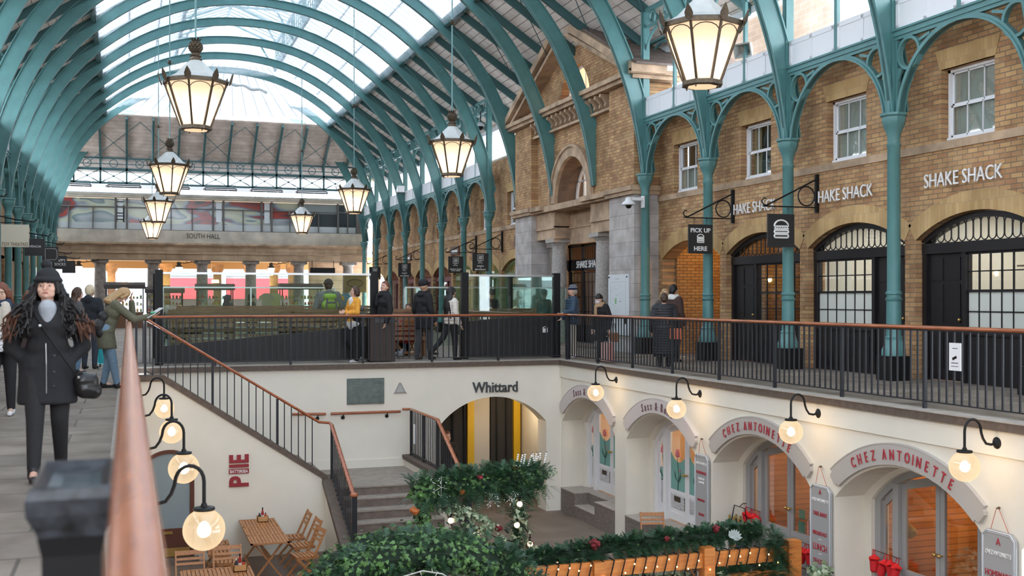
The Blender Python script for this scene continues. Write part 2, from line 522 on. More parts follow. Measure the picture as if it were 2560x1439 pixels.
mb = MB(); mb.box(-6, 13.4, -16.2, -16, 0, 6.4); struct('wall_back_unseen', mb, M_STONEX)  # unseen hall end, added to keep bright sky out of the glass reflections
mb = MB(); mb.box(13.0, 13.4, -16, 3.0, 0, 6.5); struct('wall_right_back', mb, M_BRICK)
mb = MB(); mb.box(-0.1, 9.5, -6.2, -6, ZL, 0); struct('wall_court_back', mb, M_CREAM)
# far court wall with the wide arch
def wall_xz(mb, x0, x1, z0, z1, y0, y1, arch=None):
    """arch = (centre, spring z, half width, rise)"""
    if not arch: mb.box(x0, x1, y0, y1, z0, z1); return
    c, zs, hw, rise = arch
    P = arch_pts(c, zs, hw, rise, 20)
    mb.box(x0, c - hw, y0, y1, z0, z1); mb.box(c + hw, x1, y0, y1, z0, z1)
    mb.strip(P, [(p[0], z1) for p in P], 1, y0, y1)
def wall_yz(mb, y0, y1, z0, z1, x0, x1, arch=None, floor=None):
    if not arch: mb.box(x0, x1, y0, y1, z0, z1); return
    c, zs, hw, rise = arch
    P = arch_pts(c, zs, hw, rise, 20)
    if c - hw > y0: mb.box(x0, x1, y0, c - hw, z0, z1)
    if c + hw < y1: mb.box(x0, x1, c + hw, y1, z0, z1)
    mb.strip(P, [(p[0], z1) for p in P], 0, x0, x1)
mb = MB(); wall_xz(mb, 0.1, 9.5, ZL, -0.115, YF, YF + 0.55, (7.86, -1.42, 1.27, 0.60))
struct('wall_court_far', mb, M_CREAM)
# vault behind the arch
mb = MB(); mb.box(5.6, 6.0, YF + 0.55, YF + 4, ZL, -0.7); mb.box(9.45, 9.6, YF + 0.55, YF + 4, ZL, -0.7)
mb.box(5.6, 9.6, 27.2, 27.4, ZL, -0.7); mb.box(5.6, 9.6, YF + 0.55, 27.3, -0.75, -0.6)
struct('wall_vault', mb, M_CREAM)
MY = mat('mustard_paint', (0.62, 0.38, 0.01), 0.5)
mb = MB()
for x in (6.45, 7.98, 9.2): mb.box(x, x + 0.17, 26.2, 26.5, ZL, -0.75)
struct('trim_vault_post', mb, MY)
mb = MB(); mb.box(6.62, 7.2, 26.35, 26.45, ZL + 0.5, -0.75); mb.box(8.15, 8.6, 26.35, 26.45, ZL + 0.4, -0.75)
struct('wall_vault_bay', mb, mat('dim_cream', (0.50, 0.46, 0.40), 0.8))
mb = MB(); mb.box(7.2, 7.98, 26.3, 26.4, ZL, -0.75); mb.box(8.62, 9.2, 26.3, 26.4, ZL, -0.75)
d = root('vault_door', 'dark glazed shop doors between mustard posts inside the big far arch', 'door', (7.6, 26.3, ZL))
obj('door_leaf', mb, M_DARK, d)
mb = MB()
for x in (7.3, 7.6, 7.9, 8.75, 9.0):
    mb.box(x, x + 0.04, 26.25, 26.3, ZL + 0.1, -0.8)
obj('glazing_bar', mb, M_BLACK, d)
lamp('POINT', (8.7, 25.2, -1.2), 16, (1, 0.8, 0.55), 0.15)

# right court wall: four arches and more towards the viewer
ARC = [22.22 - 3.47 * i for i in range(7)]
mb = MB()
edges = [YF] + [(ARC[i] + ARC[i + 1]) / 2 for i in range(6)] + [-6]
for i, c in enumerate(ARC):
    wall_yz(mb, edges[i + 1], edges[i], ZL, -0.115, XW, XW + 0.5, (c, -1.42, 1.46, 0.62))
struct('wall_court_right', mb, M_CREAM)
mb = MB()
P = []
mb.box(9.465, 9.5, -6, YF - 0.01, -0.41, -0.115)
struct('trim_court_band', mb, M_CREAM)
# recess walls and back
mb = MB()
for i, c in enumerate(ARC[:6]):
    mb.box(10.0, 10.3, c - 1.46 - 0.3, c - 1.30, ZL, -0.4); mb.box(10.0, 10.3, c + 1.30, c + 1.76, ZL, -0.4)
    Pq = arch_pts(c, -1.45, 1.3, 0.6, 16)
    mb.strip(Pq, [(p[0], -0.35) for p in Pq], 0, 10.0, 10.3)
struct('wall_court_recess', mb, M_CREAM)

# ================================================================ stair in the far left corner of the court
PY = 21.4
mb = MB()
# front wall under flight one (slanted top), side wall of flight two
mb.prism([(0.1, ZL), (3.62, ZL), (3.62, -2.12), (0.62, -0.12), (0.1, -0.12)], 1, PY, PY + 0.18)
mb.prism([(PY + 0.05, ZL), (PY + 0.05, -2.12), (18.75, ZL + 0.12), (18.75, ZL)], 0, 3.62, 3.80)
struct('wall_stair', mb, M_CREAM)
mb = MB()
mb.strip([(0.1, -0.01), (0.62, -0.01), (3.66, -2.03)], [(0.1, -0.12), (0.60, -0.12), (3.66, -2.14)], 1, PY - 0.05, PY + 0.24)
mb.strip([(PY + 0.1, -2.03), (18.7, ZL + 0.22)], [(PY + 0.1, -2.14), (18.7, ZL + 0.10)], 0, 3.56, 3.86)
mb.strip([(YF, -2.03), (22.0, -2.03), (21.2, -2.03), (18.9, ZL + 0.22)], [(YF, -2.12), (22.0, -2.12), (21.2, -2.12), (18.9, ZL + 0.10)], 0, 5.72, 6.02)
struct('trim_stair_kerb', mb, M_KERB)
st = root('stone_stairs', 'brown stone staircase turning down from the upper walk into the court', 'stairs', (4.8, 20, ZL))
mb = MB(); tr = MB()
n1 = 13; rise = 2.28 / n1
for i in range(n1 - 1):
    x = 0.35 + i * 0.28; z = -(i + 1) * rise
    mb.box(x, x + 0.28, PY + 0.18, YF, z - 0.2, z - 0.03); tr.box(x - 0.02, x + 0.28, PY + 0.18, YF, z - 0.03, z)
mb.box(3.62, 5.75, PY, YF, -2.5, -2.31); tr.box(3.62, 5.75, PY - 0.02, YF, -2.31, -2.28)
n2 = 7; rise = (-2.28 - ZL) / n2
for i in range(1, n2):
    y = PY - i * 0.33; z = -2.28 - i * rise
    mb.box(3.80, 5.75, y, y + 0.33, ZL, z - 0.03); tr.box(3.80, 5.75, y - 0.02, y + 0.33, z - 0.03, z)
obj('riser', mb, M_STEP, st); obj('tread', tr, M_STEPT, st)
mb = MB(); mb.prism([(YF, ZL), (YF, -2.12), (21.2, -2.12), (18.95, ZL + 0.1), (18.95, ZL)], 0, 5.75, 5.98)
struct('wall_stair_inner', mb, M_CREAM)
mb = MB(); mb.box(3.8, 5.75, YF - 0.03, YF, -2.28, -2.10); struct('baseboard_landing', mb, M_CREAM)

# ================================================================ railings
def rail_profile(mb, pts, w=0.085, h=0.055):
    """flattened oval handrail through pts"""
    pts = [Vector(p) for p in pts]; n = 10; rings = []
    for i, p in enumerate(pts):
        d = (pts[min(i + 1, len(pts) - 1)] - pts[max(i - 1, 0)]).normalized()
        sd = d.cross(Vector((0, 0, 1))).normalized(); u = sd.cross(d)
        rings.append([p + sd * (w / 2 * cos(2 * pi * k / n)) + u * (h / 2 * sin(2 * pi * k / n)) for k in range(n)])
    fs = []
    for i in range(len(pts) - 1):
        for k in range(n): fs.append((i * n + k, i * n + (k + 1) % n, (i + 1) * n + (k + 1) % n, (i + 1) * n + k))
    fs.append(tuple(reversed(range(n)))); fs.append(tuple((len(pts) - 1) * n + k for k in range(n)))
    mb.add([q for r in rings for q in r], fs)

def handrail(pts, label, m=M_COPPER, w=0.085, h=0.055, name='handrail'):
    mb = MB(); rail_profile(mb, pts, w, h)
    o = obj(name, mb, m, None, True); tag(o, label, 'handrail'); return o
handrail([(0.01, -2, 1.035), (0.01, 21.35, 1.035)], 'long varnished wooden handrail running out under the viewer along the flagstone walk', w=0.08, h=0.05)
handrail([(0.03, YF - 0.12, 1.035), (9.62, YF - 0.12, 1.035)], 'varnished wooden handrail along the far kerb of the sunken court', M_COPPERX, 0.075)
handrail([(9.62, YF - 0.12, 1.035), (9.62, -3, 1.035)], 'varnished wooden handrail in front of the brick shopfronts', M_COPPER, 0.085)
handrail([(0.03, 21.45, 1.035), (0.30, 21.45, 1.035), (3.52, 21.5, -1.0), (3.72, 21.5, -1.02), (3.74, 21.35, -1.05), (3.76, 19.35, -2.02), (3.76, 19.2, -2.06)], 'sloping wooden handrail beside the descending stairs above the cream wall', M_COPPERX, 0.08)
handrail([(5.70, YF - 0.1, -1.02), (5.87, YF - 0.15, -1.02), (5.87, 21.35, -1.02), (5.87, 19.3, -2.02)], 'wooden handrail on the court side of the lower stair flight', M_COPPER, 0.08)
g1 = root('wall_handrail', 'long straight wooden handrail fixed to the cream landing wall', 'handrail', (5, YF, -1.08))
mb = MB(); rail_profile(mb, [(4.12, YF - 0.1, -1.07), (5.66, YF - 0.1, -1.07)], 0.06, 0.06); obj('rail', mb, M_COPPERX, g1, True)
for x in (4.4, 5.37):
    mb = MB(); mb.cyl((x, YF, -1.17), (x, YF - 0.03, -1.17), 0.04); mb.cyl((x, YF - 0.03, -1.17), (x, YF - 0.1, -1.09), 0.012, 6); obj('bracket', mb, M_BLACK, g1)
g2 = root('wall_handrail', 'short stub of wooden handrail behind the sloping stair rail', 'handrail', (3.8, YF, -1.08))
mb = MB(); rail_profile(mb, [(3.3, YF - 0.1, -1.05), (4.02, YF - 0.1, -1.07)], 0.06, 0.06); obj('rail', mb, M_COPPERX, g2, True)
mb = MB(); mb.cyl((3.85, YF, -1.17), (3.85, YF - 0.03, -1.17), 0.04); mb.cyl((3.85, YF - 0.03, -1.17), (3.85, YF - 0.1, -1.09), 0.012, 6); obj('bracket', mb, M_BLACK, g2)

def rail_section(L, nb, label, group):
    """one post and the balusters after it, along +X"""
    r = root('railing_section', label, 'railing', (0, 0, 0), 0, group)
    p = MB(); p.box(-0.022, 0.022, -0.022, 0.022, 0.0, 1.02); obj('post', p, M_IRON, r)
    b = MB(); b.box(0.02, L - 0.02, -0.018, 0.018, 0.085, 0.10); obj('bottom_rail', b, M_IRON, r)
    t = MB(); t.box(0.02, L - 0.02, -0.018, 0.018, 0.99, 1.01); obj('top_rail', t, M_IRON, r)
    bm = MB(); bm.box(-0.0125, 0.0125, -0.0085, 0.0085, 0.1, 0.99)
    me = mesh_from(bm, 'baluster', M_IRON)
    for i in range(nb):
        o = bpy.data.objects.new('baluster', me); COL.objects.link(o); o.parent = r
        o.location = ((i + 1) * L / (nb + 1), 0, 0)
    return r
fs_ = rail_section(1.552, 11, 'black iron railing length on the far kerb, nearest the walk side', 'railing lengths on the far kerb')
for i in range(6):
    o = fs_ if i == 0 else copy_tree(fs_)
    place(o, (0.16 + 1.552 * i, YF - 0.12, 0.004), label='black iron railing length on the far kerb, %s from the stair head' % nth(i))
rs_ = rail_section(1.727, 12, 'x', 'railing lengths before the brick shops')
for i in range(14):
    o = rs_ if i == 0 else copy_tree(rs_)
    place(o, (9.62, YF - 0.12 - 1.727 * i, 0.004), -pi / 2, 'iron railing length facing the brick shops, %s from the far corner' % nth(i))
o = root('corner_post', 'thick square iron post where the two court railings meet', 'post', (9.62, YF - 0.12, 0))
mb = MB(); mb.box(9.575, 9.665, YF - 0.165, YF - 0.075, 0, 1.02); obj('shaft', mb, M_IRON, o)
# left run (mostly under the near handrail)
for i in range(9):
    o = copy_tree(rs_)
    place(o, (0.01, 21.35 - 1.727 * i, 0.004), -pi / 2, 'railing length under the long near handrail, %s from the stair head' % nth(i), 'railing lengths along the flagstone walk')
# stair railings: balusters follow the slope
def slope_rail(label, pts, dn=1.0, step=0.135, post_every=9, base=None):
    r = root('stair_railing', label, 'railing', tuple(pts[0]))
    bt = MB(); L = 0.0; k = 0
    for a, b in zip(pts[:-1], pts[1:]):
        a = Vector(a); b = Vector(b); d = Vector((b.x - a.x, b.y - a.y, 0)).length
        n = max(1, int(round(d / step)))
        for i in range(n):
            p = a.lerp(b, i / n); w = 0.022 if k % post_every == 0 else 0.009
            m_ = MB(); m_.box(p.x - w, p.x + w, p.y - w, p.y + w, p.z - dn, p.z); obj('post' if k % post_every == 0 else 'baluster', m_, M_IRON, r); k += 1
        bt.bar((a.x, a.y, a.z - dn + 0.09), (b.x, b.y, b.z - dn + 0.09), 0.03, 0.015)
    obj('bottom_rail', bt, M_IRON, r); return r
slope_rail('iron stair railing above the cream wall with red letters', [(0.30, 21.45, 1.01), (3.52, 21.5, -1.03)], 1.02)
slope_rail('short iron railing of the lower flight on its wall side, ending in a capped newel', [(3.74, 21.35, -1.08), (3.76, 19.3, -2.05)], 1.0, post_every=30)
slope_rail('iron railing of the lower flight on the open court side', [(5.87, YF - 0.2, -1.05), (5.87, 21.35, -1.05), (5.87, 19.3, -2.06)], 1.0, post_every=8)
for x, yy, lb in ((3.76, 19.2, 'square iron newel post with wooden cap at the foot of the stairs, wall side'), (5.87, 19.2, 'iron newel post at the foot of the stairs behind the garland')):
    o = root('newel_post', lb, 'post', (x, yy, ZL))
    mb = MB(); mb.box(x - 0.045, x + 0.045, yy - 0.045, yy + 0.045, ZL + 0.2, -2.05); obj('shaft', mb, M_IRON, o)
    mb = MB(); mb.lathe((x, yy, -2.08), [(0.06, 0), (0.075, 0.02), (0.07, 0.05), (0.03, 0.075)], 12); obj('cap', mb, M_COPPER, o, True)
sgn = root('railing_sign', 'small white notice tied to the stair railing by the arch', 'sign', (5.83, 23.3, -1.6))
mb = MB(); mb.box(5.82, 5.835, 23.02, 23.12, -1.72, -1.3); obj('board', mb, M_WHITE, sgn)
o = root('railing_notice', 'small white camera notice fixed to the railing before the largest window', 'sign', (9.6, 10.9, 0.6))
mb = MB(); mb.box(9.585, 9.597, 10.86, 11.06, 0.52, 0.86); obj('board', mb, M_WHITE, o)
mb = MB(); mb.bar((9.583, 10.93, 0.69), (9.583, 11.0, 0.66), 0.004, 0.03); mb.box(9.582, 9.584, 10.9, 11.02, 0.61, 0.618); mb.box(9.582, 9.584, 10.9, 11.02, 0.57, 0.576); mb.box(9.582, 9.584, 10.91, 11.0, 0.79, 0.797)
obj('print', mb, M_BLACK, o)

# ================================================================ brick range on the right
def arch_void(c): return (c, 2.42, 1.47, 0.43)
KB = [k for k in range(-3, 4)] + [k for k in range(7, 15)]
def BC(k): return 14.36 + 3.222 * k
mb = MB(); vo = MB(); sb = MB(); sn = MB()
for k in KB:
    c = BC(k); y0 = c - 1.611; y1 = c + 1.611
    if k == 3: y1 = 25.72
    if k == 7: y0 = 34.85
    wall_yz(mb, y0, y1, 0, 3.0, WX, WX + 0.4, arch_void(c))
    mb.box(WX, WX + 0.4, y0, y1, 3.0, 4.06)
    wc = c + 0.22; hw = 0.61
    mb.box(WX, WX + 0.4, y0, wc - hw, 4.06, 5.27); mb.box(WX, WX + 0.4, wc + hw, y1, 4.06, 5.27)
    mb.box(WX, WX + 0.4, y0, y1, 5.27, 6.55)
    P = arch_pts(c, 2.42, 1.47, 0.43, 20)
    R = (1.47 ** 2 + 0.43 ** 2) / 0.86; cz = 2.85 - R
    Q = [(c + (p[0] - c) * (R + 0.33) / R, cz + (p[1] - cz) * (R + 0.33) / R) for p in P]
    vo.strip(P, Q, 0, WX - 0.012, WX + 0.05)
    vo.prism([(wc - hw - 0.02, 5.27), (wc + hw + 0.02, 5.27), (wc + hw + 0.13, 5.60), (wc - hw - 0.13, 5.60)], 0, WX - 0.012, WX + 0.05)
    sn.box(WX - 0.03, WX + 0.1, y0, y1, 3.915, 4.055)
struct('wall_right', mb, M_BRICK)
struct('trim_brick_arches', vo, M_VOUS)
struct('trim_string_course', sn, M_STONE)
mb = MB(); mb.box(WX - 0.02, WX + 0.42, -0, 25.7, 6.55, 6.62); mb.box(WX - 0.02, WX + 0.42, 34.85, 62, 6.55, 6.62)
struct('trim_wall_coping', mb, M_PALE)

# sash windows
def sash(c, label, inside):
    x = WX + 0.14; r = root('sash_window', label, 'window', (x, c, 4.06))
    y0, y1, z0, z1 = c - 0.60, c + 0.60, 4.06, 5.27
    mb = MB()
    mb.box(x, x + 0.10, y0, y0 + 0.055, z0, z1); mb.box(x, x + 0.10, y1 - 0.055, y1, z0, z1)
    mb.box(x, x + 0.10, y0, y1, z1 - 0.05, z1); mb.box(x - 0.03, x + 0.10, y0, y1, z0, z0 + 0.06); obj('frame', mb, M_WHITE, r)
    for a, b, dx in ((z0 + 0.06, 4.66, 0.02), (4.66, z1 - 0.05, 0.05)):
        s = MB(); e = 0.04
        s.box(x + dx, x + dx + 0.03, y0 + 0.055, y1 - 0.055, a, a + e); s.box(x + dx, x + dx + 0.03, y0 + 0.055, y1 - 0.055, b - 0.03, b)
        s.box(x + dx, x + dx + 0.03, y0 + 0.055, y0 + 0.09, a, b); s.box(x + dx, x + dx + 0.03, y1 - 0.09, y1 - 0.055, a, b)
        for i in (1, 2):
            yy = y0 + 0.07 + i * (y1 - y0 - 0.14) / 3; s.box(x + dx, x + dx + 0.025, yy - 0.009, yy + 0.009, a, b)
        so = obj('sash', s, M_WHITE, r)
        g = MB(); g.box(x + dx + 0.012, x + dx + 0.016, y0 + 0.09, y1 - 0.09, a + e, b - 0.03); obj('pane', g, M_GLASS, so)
    if inside == 'blind':
        g = MB(); g.box(x + 0.09, x + 0.10, y0 + 0.05, y1 - 0.05, z0 + 0.02, z1 - 0.02); obj('blind', g, M_BLIND, r)
    elif inside == 'half':
        g = MB(); g.box(x + 0.09, x + 0.10, y0 + 0.05, y1 - 0.05, z0 + 0.02, 4.68); obj('blind', g, M_BLIND, r)
    else:
        g = MB(); g.box(x + 0.14, x + 0.15, y1 - 0.4, y1 - 0.12, z0 + 0.02, z1 - 0.02); obj('curtain', g, mat('ochre_curtain', (0.42, 0.30, 0.16), 0.8), r)
    return r
wl = {-1: 'white sash window nearest the viewer on the upper brick wall', 0: 'largest sash window with full linen blind above the widest shopfront',
      1: 'sash window with grey blind above the middle wall sign', 2: 'sash window with dark room and ochre curtain', 3: 'sash window above the passage with half blind'}
for k in KB:
    if k < -2: continue
    sash(BC(k) + 0.22, wl.get(k, 'sash window of the far brick range, %s beyond the gabled entrance' % nth(k - 7) if k >= 7 else 'sash window just outside the view'), {0: 'blind', 1: 'blind', 2: 'dark', 3: 'half'}.get(k, 'blind' if k % 3 == 0 else 'dark'))
# upper rooms behind the windows
mb = MB(); mb.box(WX + 0.9, WX + 1.0, -2, 25.7, 3.2, 6.5); mb.box(WX + 0.9, WX + 1.0, 34.9, 62, 3.2, 6.5); mb.box(WX + 0.4, WX + 0.95, -2, 25.7, 3.15, 3.25); mb.box(WX + 0.4, WX + 0.95, 34.9, 62, 3.15, 3.25)
struct('wall_upper_rooms', mb, mat('dim_room', (0.12, 0.09, 0.07), 0.9))

# shopfronts
def shopfront(k, label, m, door, cols, inside, low=0.8, frost=True):
    c = BC(k); x = WX + 0.16; r = root('shopfront', label, 'shopfront', (x, c, 0))
    f = MB(); y0, y1 = c - 1.44, c + 1.44
    A = arch_pts(c, 2.40, 1.47, 0.43, 20); B = [(c + (p[0] - c) * 0.925, 2.36 + (p[1] - 2.40) * 0.88) for p in A]
    f.strip(A, B, 0, x - 0.05, x + 0.1)
    f.box(x - 0.05, x + 0.12, y0, y1, 2.18, 2.36)
    f.box(x - 0.04, x + 0.1, y0, y0 + 0.10, 0, 2.3); f.box(x - 0.04, x + 0.1, y1 - 0.10, y1, 0, 2.3)
    fo = obj('frame', f, m, r)
    # fanlight: upright rounded lights
    bars = MB(); n = 15
    R = (1.47 ** 2 + 0.43 ** 2) / 0.86; cz = 2.85 - R
    for i in range(n):
        yy = y0 + 0.16 + (i + 0.5) * (y1 - y0 - 0.32) / n
        zt = cz + sqrt(max(0.01, R * R - (yy - c) ** 2)) - 0.085; hw = (y1 - y0 - 0.32) / n / 2
        zb = 2.37
        if zt - zb < 0.08: continue
        rr = min(hw - 0.005, (zt - zb) / 2); pts = []
        for q in range(7): a = pi * q / 6; pts.append((x, yy + rr * cos(a), zt - rr + rr * sin(a)))
        for q in range(7): a = pi + pi * q / 6; pts.append((x, yy + rr * cos(a), zb + rr + rr * sin(a)))
        bars.tube(pts, 0.011, 5, closed=True)
    obj('fanlight_bars', bars, m, r)
    g = MB(); g.prism([(p[0], p[1]) for p in B], 0, x + 0.03, x + 0.035); obj('fanlight_pane', g, M_GLASS, r)
    yd0, yd1 = (y1 - 0.10 - 0.86, y1 - 0.10) if door == 'far' else (y0 + 0.10, y0 + 0.96)
    wy0, wy1 = (y0 + 0.10, yd0 - 0.09) if door == 'far' else (yd1 + 0.09, y1 - 0.10)
    f = MB(); mid = (yd0 - 0.045) if door == 'far' else (yd1 + 0.045); f.box(x - 0.04, x + 0.1, mid - 0.045, mid + 0.045, 0, 2.2); obj('mullion', f, m, r)
    d = MB(); d.box(x + 0.02, x + 0.06, yd0, yd1, 0.02, 2.18)
    for a, b in ((0.15, 0.9), (1.0, 1.65), (1.72, 2.1)):
        for e in (0, 1):
            ya = yd0 + 0.09 + e * (yd1 - yd0) / 2 - 0.02 * e; d.box(x + 0.005, x + 0.02, ya, ya + (yd1 - yd0) / 2 - 0.14, a, b)
    do = obj('door', d, m, r)
    h = MB(); h.ball((x - 0.02, yd0 + 0.08, 1.05), 0.03, 8, 6); obj('knob', h, M_BRASS, do)
    h = MB(); h.box(x - 0.005, x + 0.006, yd0 + 0.05, yd1 - 0.05, 0.03, 0.2); obj('kick_plate', h, M_BRASS if k in (1,) else m, do)
    p = MB(); p.box(x - 0.02, x + 0.08, wy0, wy1, 0, low); p.box(x - 0.06, x + 0.1, wy0, wy1, low, low + 0.05)
    for i in range(2):
        a = wy0 + 0.08 + i * (wy1 - wy0) / 2; p.box(x - 0.035, x - 0.015, a, a + (wy1 - wy0) / 2 - 0.16, 0.15, low - 0.12)
    obj('stall_riser', p, m, r)
    w = MB(); zt = 2.18; zb = low + 0.05; zm = (zt + zb) / 2 + 0.02
    for zz in (zb, zm - 0.02, zt - 0.04): w.box(x, x + 0.05, wy0, wy1, zz, zz + 0.04)
    for zz in ((zb + zm) / 2, (zm + zt) / 2): w.box(x + 0.01, x + 0.035, wy0, wy1, zz - 0.01, zz + 0.01)
    for i in range(cols + 1):
        yy = wy0 + i * (wy1 - wy0) / cols; w.box(x + 0.01, x + 0.04, yy - 0.010, yy + 0.010, zb, zt)
    wo = obj('window_sash', w, m, r)
    g = MB(); g.box(x + 0.022, x + 0.026, wy0, wy1, zm, zt); obj('upper_pane', g, M_GLASS, wo)
    g = MB(); g.box(x + 0.022, x + 0.026, wy0, wy1, zb, zm); obj('lower_pane', g, M_FROST if frost else M_GLASS, wo)
    # the room behind
    rm = MB(); X1 = WX + 0.4; X2 = X1 + (2.6 if inside == 'kitchen' else 1.8)
    rm.box(X2, X2 + 0.1, c - 1.5, c + 1.5, 0, 3.1); rm.box(X1, X2, c - 1.56, c - 1.5, 0, 3.1); rm.box(X1, X2, c + 1.5, c + 1.56, 0, 3.1); rm.box(X1, X2 + 0.1, c - 1.5, c + 1.5, 3.05, 3.12)
    struct('wall_shop_room', rm, M_KITW if inside == 'kitchen' else (mat('green_room', (0.30, 0.33, 0.20), 0.8) if inside == 'green' else M_DARK if inside == 'dark' else mat('warm_room', (0.30, 0.2, 0.12), 0.8)))
    fl = MB(); fl.box(WX, X2, c - 1.5, c + 1.5, -0.1, 0.0); struct('floor_shop', fl, M_STEP)
    if inside == 'kitchen': lamp('AREA', (X1 + 1.2, c, 2.95), 55, (1, 0.93, 0.82), 1.6)
    elif inside != 'dark': lamp('POINT', (X1 + 0.8, c + 0.2, 2.3), 22, (1, 0.72, 0.42), 0.12)
    return r
shopfront(-1, 'black shopfront closest to the viewer beyond the frame edge', M_DKWOOD, 'far', 7, 'kitchen')
shopfront(0, 'widest black shopfront with oval fanlight and ten-pane frosted window', M_DKWOOD, 'far', 7, 'kitchen')
shopfront(1, 'black shopfront with bright kitchen window and a brass-plated door', M_DKWOOD, 'near', 6, 'kitchen')
shopfront(2, 'black shopfront under the burger sign with half-open dark door', M_DKWOOD, 'far', 5, 'warm', frost=False)
shopfront(7, 'sage green shopfront just beyond the gabled entrance', M_GREENP, 'far', 5, 'green', frost=False)
shopfront(8, 'sage green arched shopfront, second beyond the gabled entrance', M_GREENP, 'near', 5, 'green', frost=False)
shopfront(9, 'sage green arched shopfront, third beyond the gabled entrance', M_GREENP, 'near', 5, 'green', frost=False)
for k in range(10, 14): shopfront(k, 'oxblood red arched shopfront, %s from the colonnaded hall' % nth(13 - k), M_REDP, 'near', 5, 'warm', frost=False)
# kitchen contents seen through the glass
for k, n_ in ((0, 0), (1, 1)):
    c = BC(k)
    o = root('kitchen_shelf', 'steel kitchen shelf with boxes behind the %s window' % ('widest shop' if k == 0 else 'middle shop'), 'shelf', (WX + 1.6, c, 1.5))
    mb = MB(); mb.box(WX + 1.3, WX + 1.7, c - 1.0, c + 0.5, 1.52, 1.56); mb.box(WX + 1.3, WX + 1.7, c - 1.0, c + 0.5, 1.95, 1.98); obj('rack', mb, M_STEEL, o)
    for j in range(4):
        mb = MB(); mb.box(WX + 1.32, WX + 1.6, c - 0.9 + j * 0.34, c - 0.66 + j * 0.34, 1.56, 1.70 + 0.05 * (j % 3))
        tag(obj('storage_box', mb, [M_WHITE, mat('orange_box', (0.8, 0.28, 0.05), 0.6), M_BLACK, M_STEEL][(j + n_) % 4]), 'storage box on the kitchen shelf of the %s window, %s along' % ('widest shop' if k == 0 else 'middle shop', nth(j)), 'box', 'boxes on the kitchen shelves')
# passage (bay 3)
c = BC(3)
mb = MB(); mb.box(WX + 0.4, WX + 4.2, c - 1.75, c - 1.5, 0, 3.2); mb.box(WX + 0.4, WX + 4.2, c + 1.40, c + 1.65, 0, 3.2); mb.box(WX + 0.4, WX + 4.2, c - 1.6, c + 1.6, 3.0, 3.2)
struct('wall_passage_sides', mb, brick_mat('passage_brick_side', (0.52, 0.28, 0.09), (0.40, 0.19, 0.06), (0.12, 0.08, 0.05), 0.232, 0.079, 0.008, order='XZY', var=0.25))
mb = MB(); mb.box(WX + 2.6, WX + 2.8, c - 0.1, c + 1.5, 0, 3.2); struct('wall_passage_back', mb, brick_mat('passage_brick', (0.52, 0.28, 0.09), (0.40, 0.19, 0.06), (0.12, 0.08, 0.05), 0.232, 0.079, 0.008, var=0.25))
mb = MB(); mb.box(WX + 2.55, WX + 2.62, c - 1.5, c - 0.1, 0, 2.6)
struct('door_passage', mb, M_BLACK)
mb = MB(); mb.box(WX, WX + 4.2, c - 1.6, c + 1.6, -0.1, 0.0); struct('floor_passage', mb, M_STEP)
lamp('POINT', (WX + 1.3, c, 2.7), 35, (1, 0.66, 0.32), 0.12)
o = root('red_notice', 'small red notice with white marks beside the passage door', 'sign', (WX + 1.4, c - 1.0, 1.1))
mb = MB(); mb.box(WX + 1.35, WX + 1.37, c - 1.2, c - 0.85, 1.0, 1.25); obj('board', mb, mat('red_board', (0.6, 0.02, 0.03), 0.5), o)
mb = MB(); mb.box(WX + 1.33, WX + 1.4, c - 1.2, c - 1.17, 0, 1.0); obj('stand', mb, M_BLACK, o)

# ================================================================ gabled entrance pavilion
PX = 12.3
PYC = 30.3
mb = MB()
for a, b in ((25.7, 27.25), (33.35, 34.9)):
    mb.box(PX, PX + 1.1, a, b, 4.3, 7.0)
A = arch_pts(PYC + 0.1, 4.35, 1.32, 1.32, 20)
mb.strip(A, [(p[0], 7.0) for p in A], 0, PX + 0.22, PX + 0.62)
mb.box(PX + 0.22, PX + 0.62, 27.25, PYC + 0.1 - 1.32, 4.3, 7.0); mb.box(PX + 0.22, PX + 0.62, PYC + 0.1 + 1.32, 33.35, 4.3, 7.0)
struct('wall_pavilion_upper', mb, M_BRICK)
mb = MB()
for a, b in ((25.7, 27.25), (33.35, 34.9)): mb.box(PX - 0.0, PX + 1.1, a, b, 0, 4.1)
struct('wall_pavilion_piers', mb, M_ASHL)
# tympanum
mb = MB(); L = arch_pts(PYC, 7.22, 1.15, 1.15, 18)
top = lambda y: 7.22 + (4.75 - abs(y - PYC)) * 0.445
mb.strip(L, [(p[0], top(p[0])) for p in L], 0, PX + 0.25, PX + 0.6)
mb.prism([(PYC + 1.15, 7.22), (PYC + 4.75, 7.22), (PYC + 1.15, top(PYC + 1.15))], 0, PX + 0.25, PX + 0.6)
mb.prism([(PYC - 4.75, 7.22), (PYC - 1.15, 7.22), (PYC - 1.15, top(PYC - 1.15))], 0, PX + 0.25, PX + 0.6)
struct('wall_pavilion_gable', mb, M_BRICK)
mb = MB()
mb.box(PX - 0.2, PX + 1.2, 25.35, 35.25, 7.02, 7.12); mb.box(PX - 0.3, PX + 1.2, 25.25, 35.35, 7.12, 7.24)
for sgn_ in (-1, 1):
    mb.strip([(PYC + sgn_ * 5.1, 7.14), (PYC, 7.24 + 5.1 * 0.445 - 0.02)], [(PYC + sgn_ * 5.1, 7.36), (PYC, 7.24 + 5.1 * 0.445 + 0.24)], 0, PX - 0.3, PX + 0.7)
    mb.strip([(PYC + sgn_ * 4.8, 7.12), (PYC, 7.12 + 4.8 * 0.445)], [(PYC + sgn_ * 4.8, 7.24), (PYC, 7.24 + 4.8 * 0.445)], 0, PX - 0.18, PX + 0.6)
struct('trim_pediment', mb, M_STONE)
mb = MB()
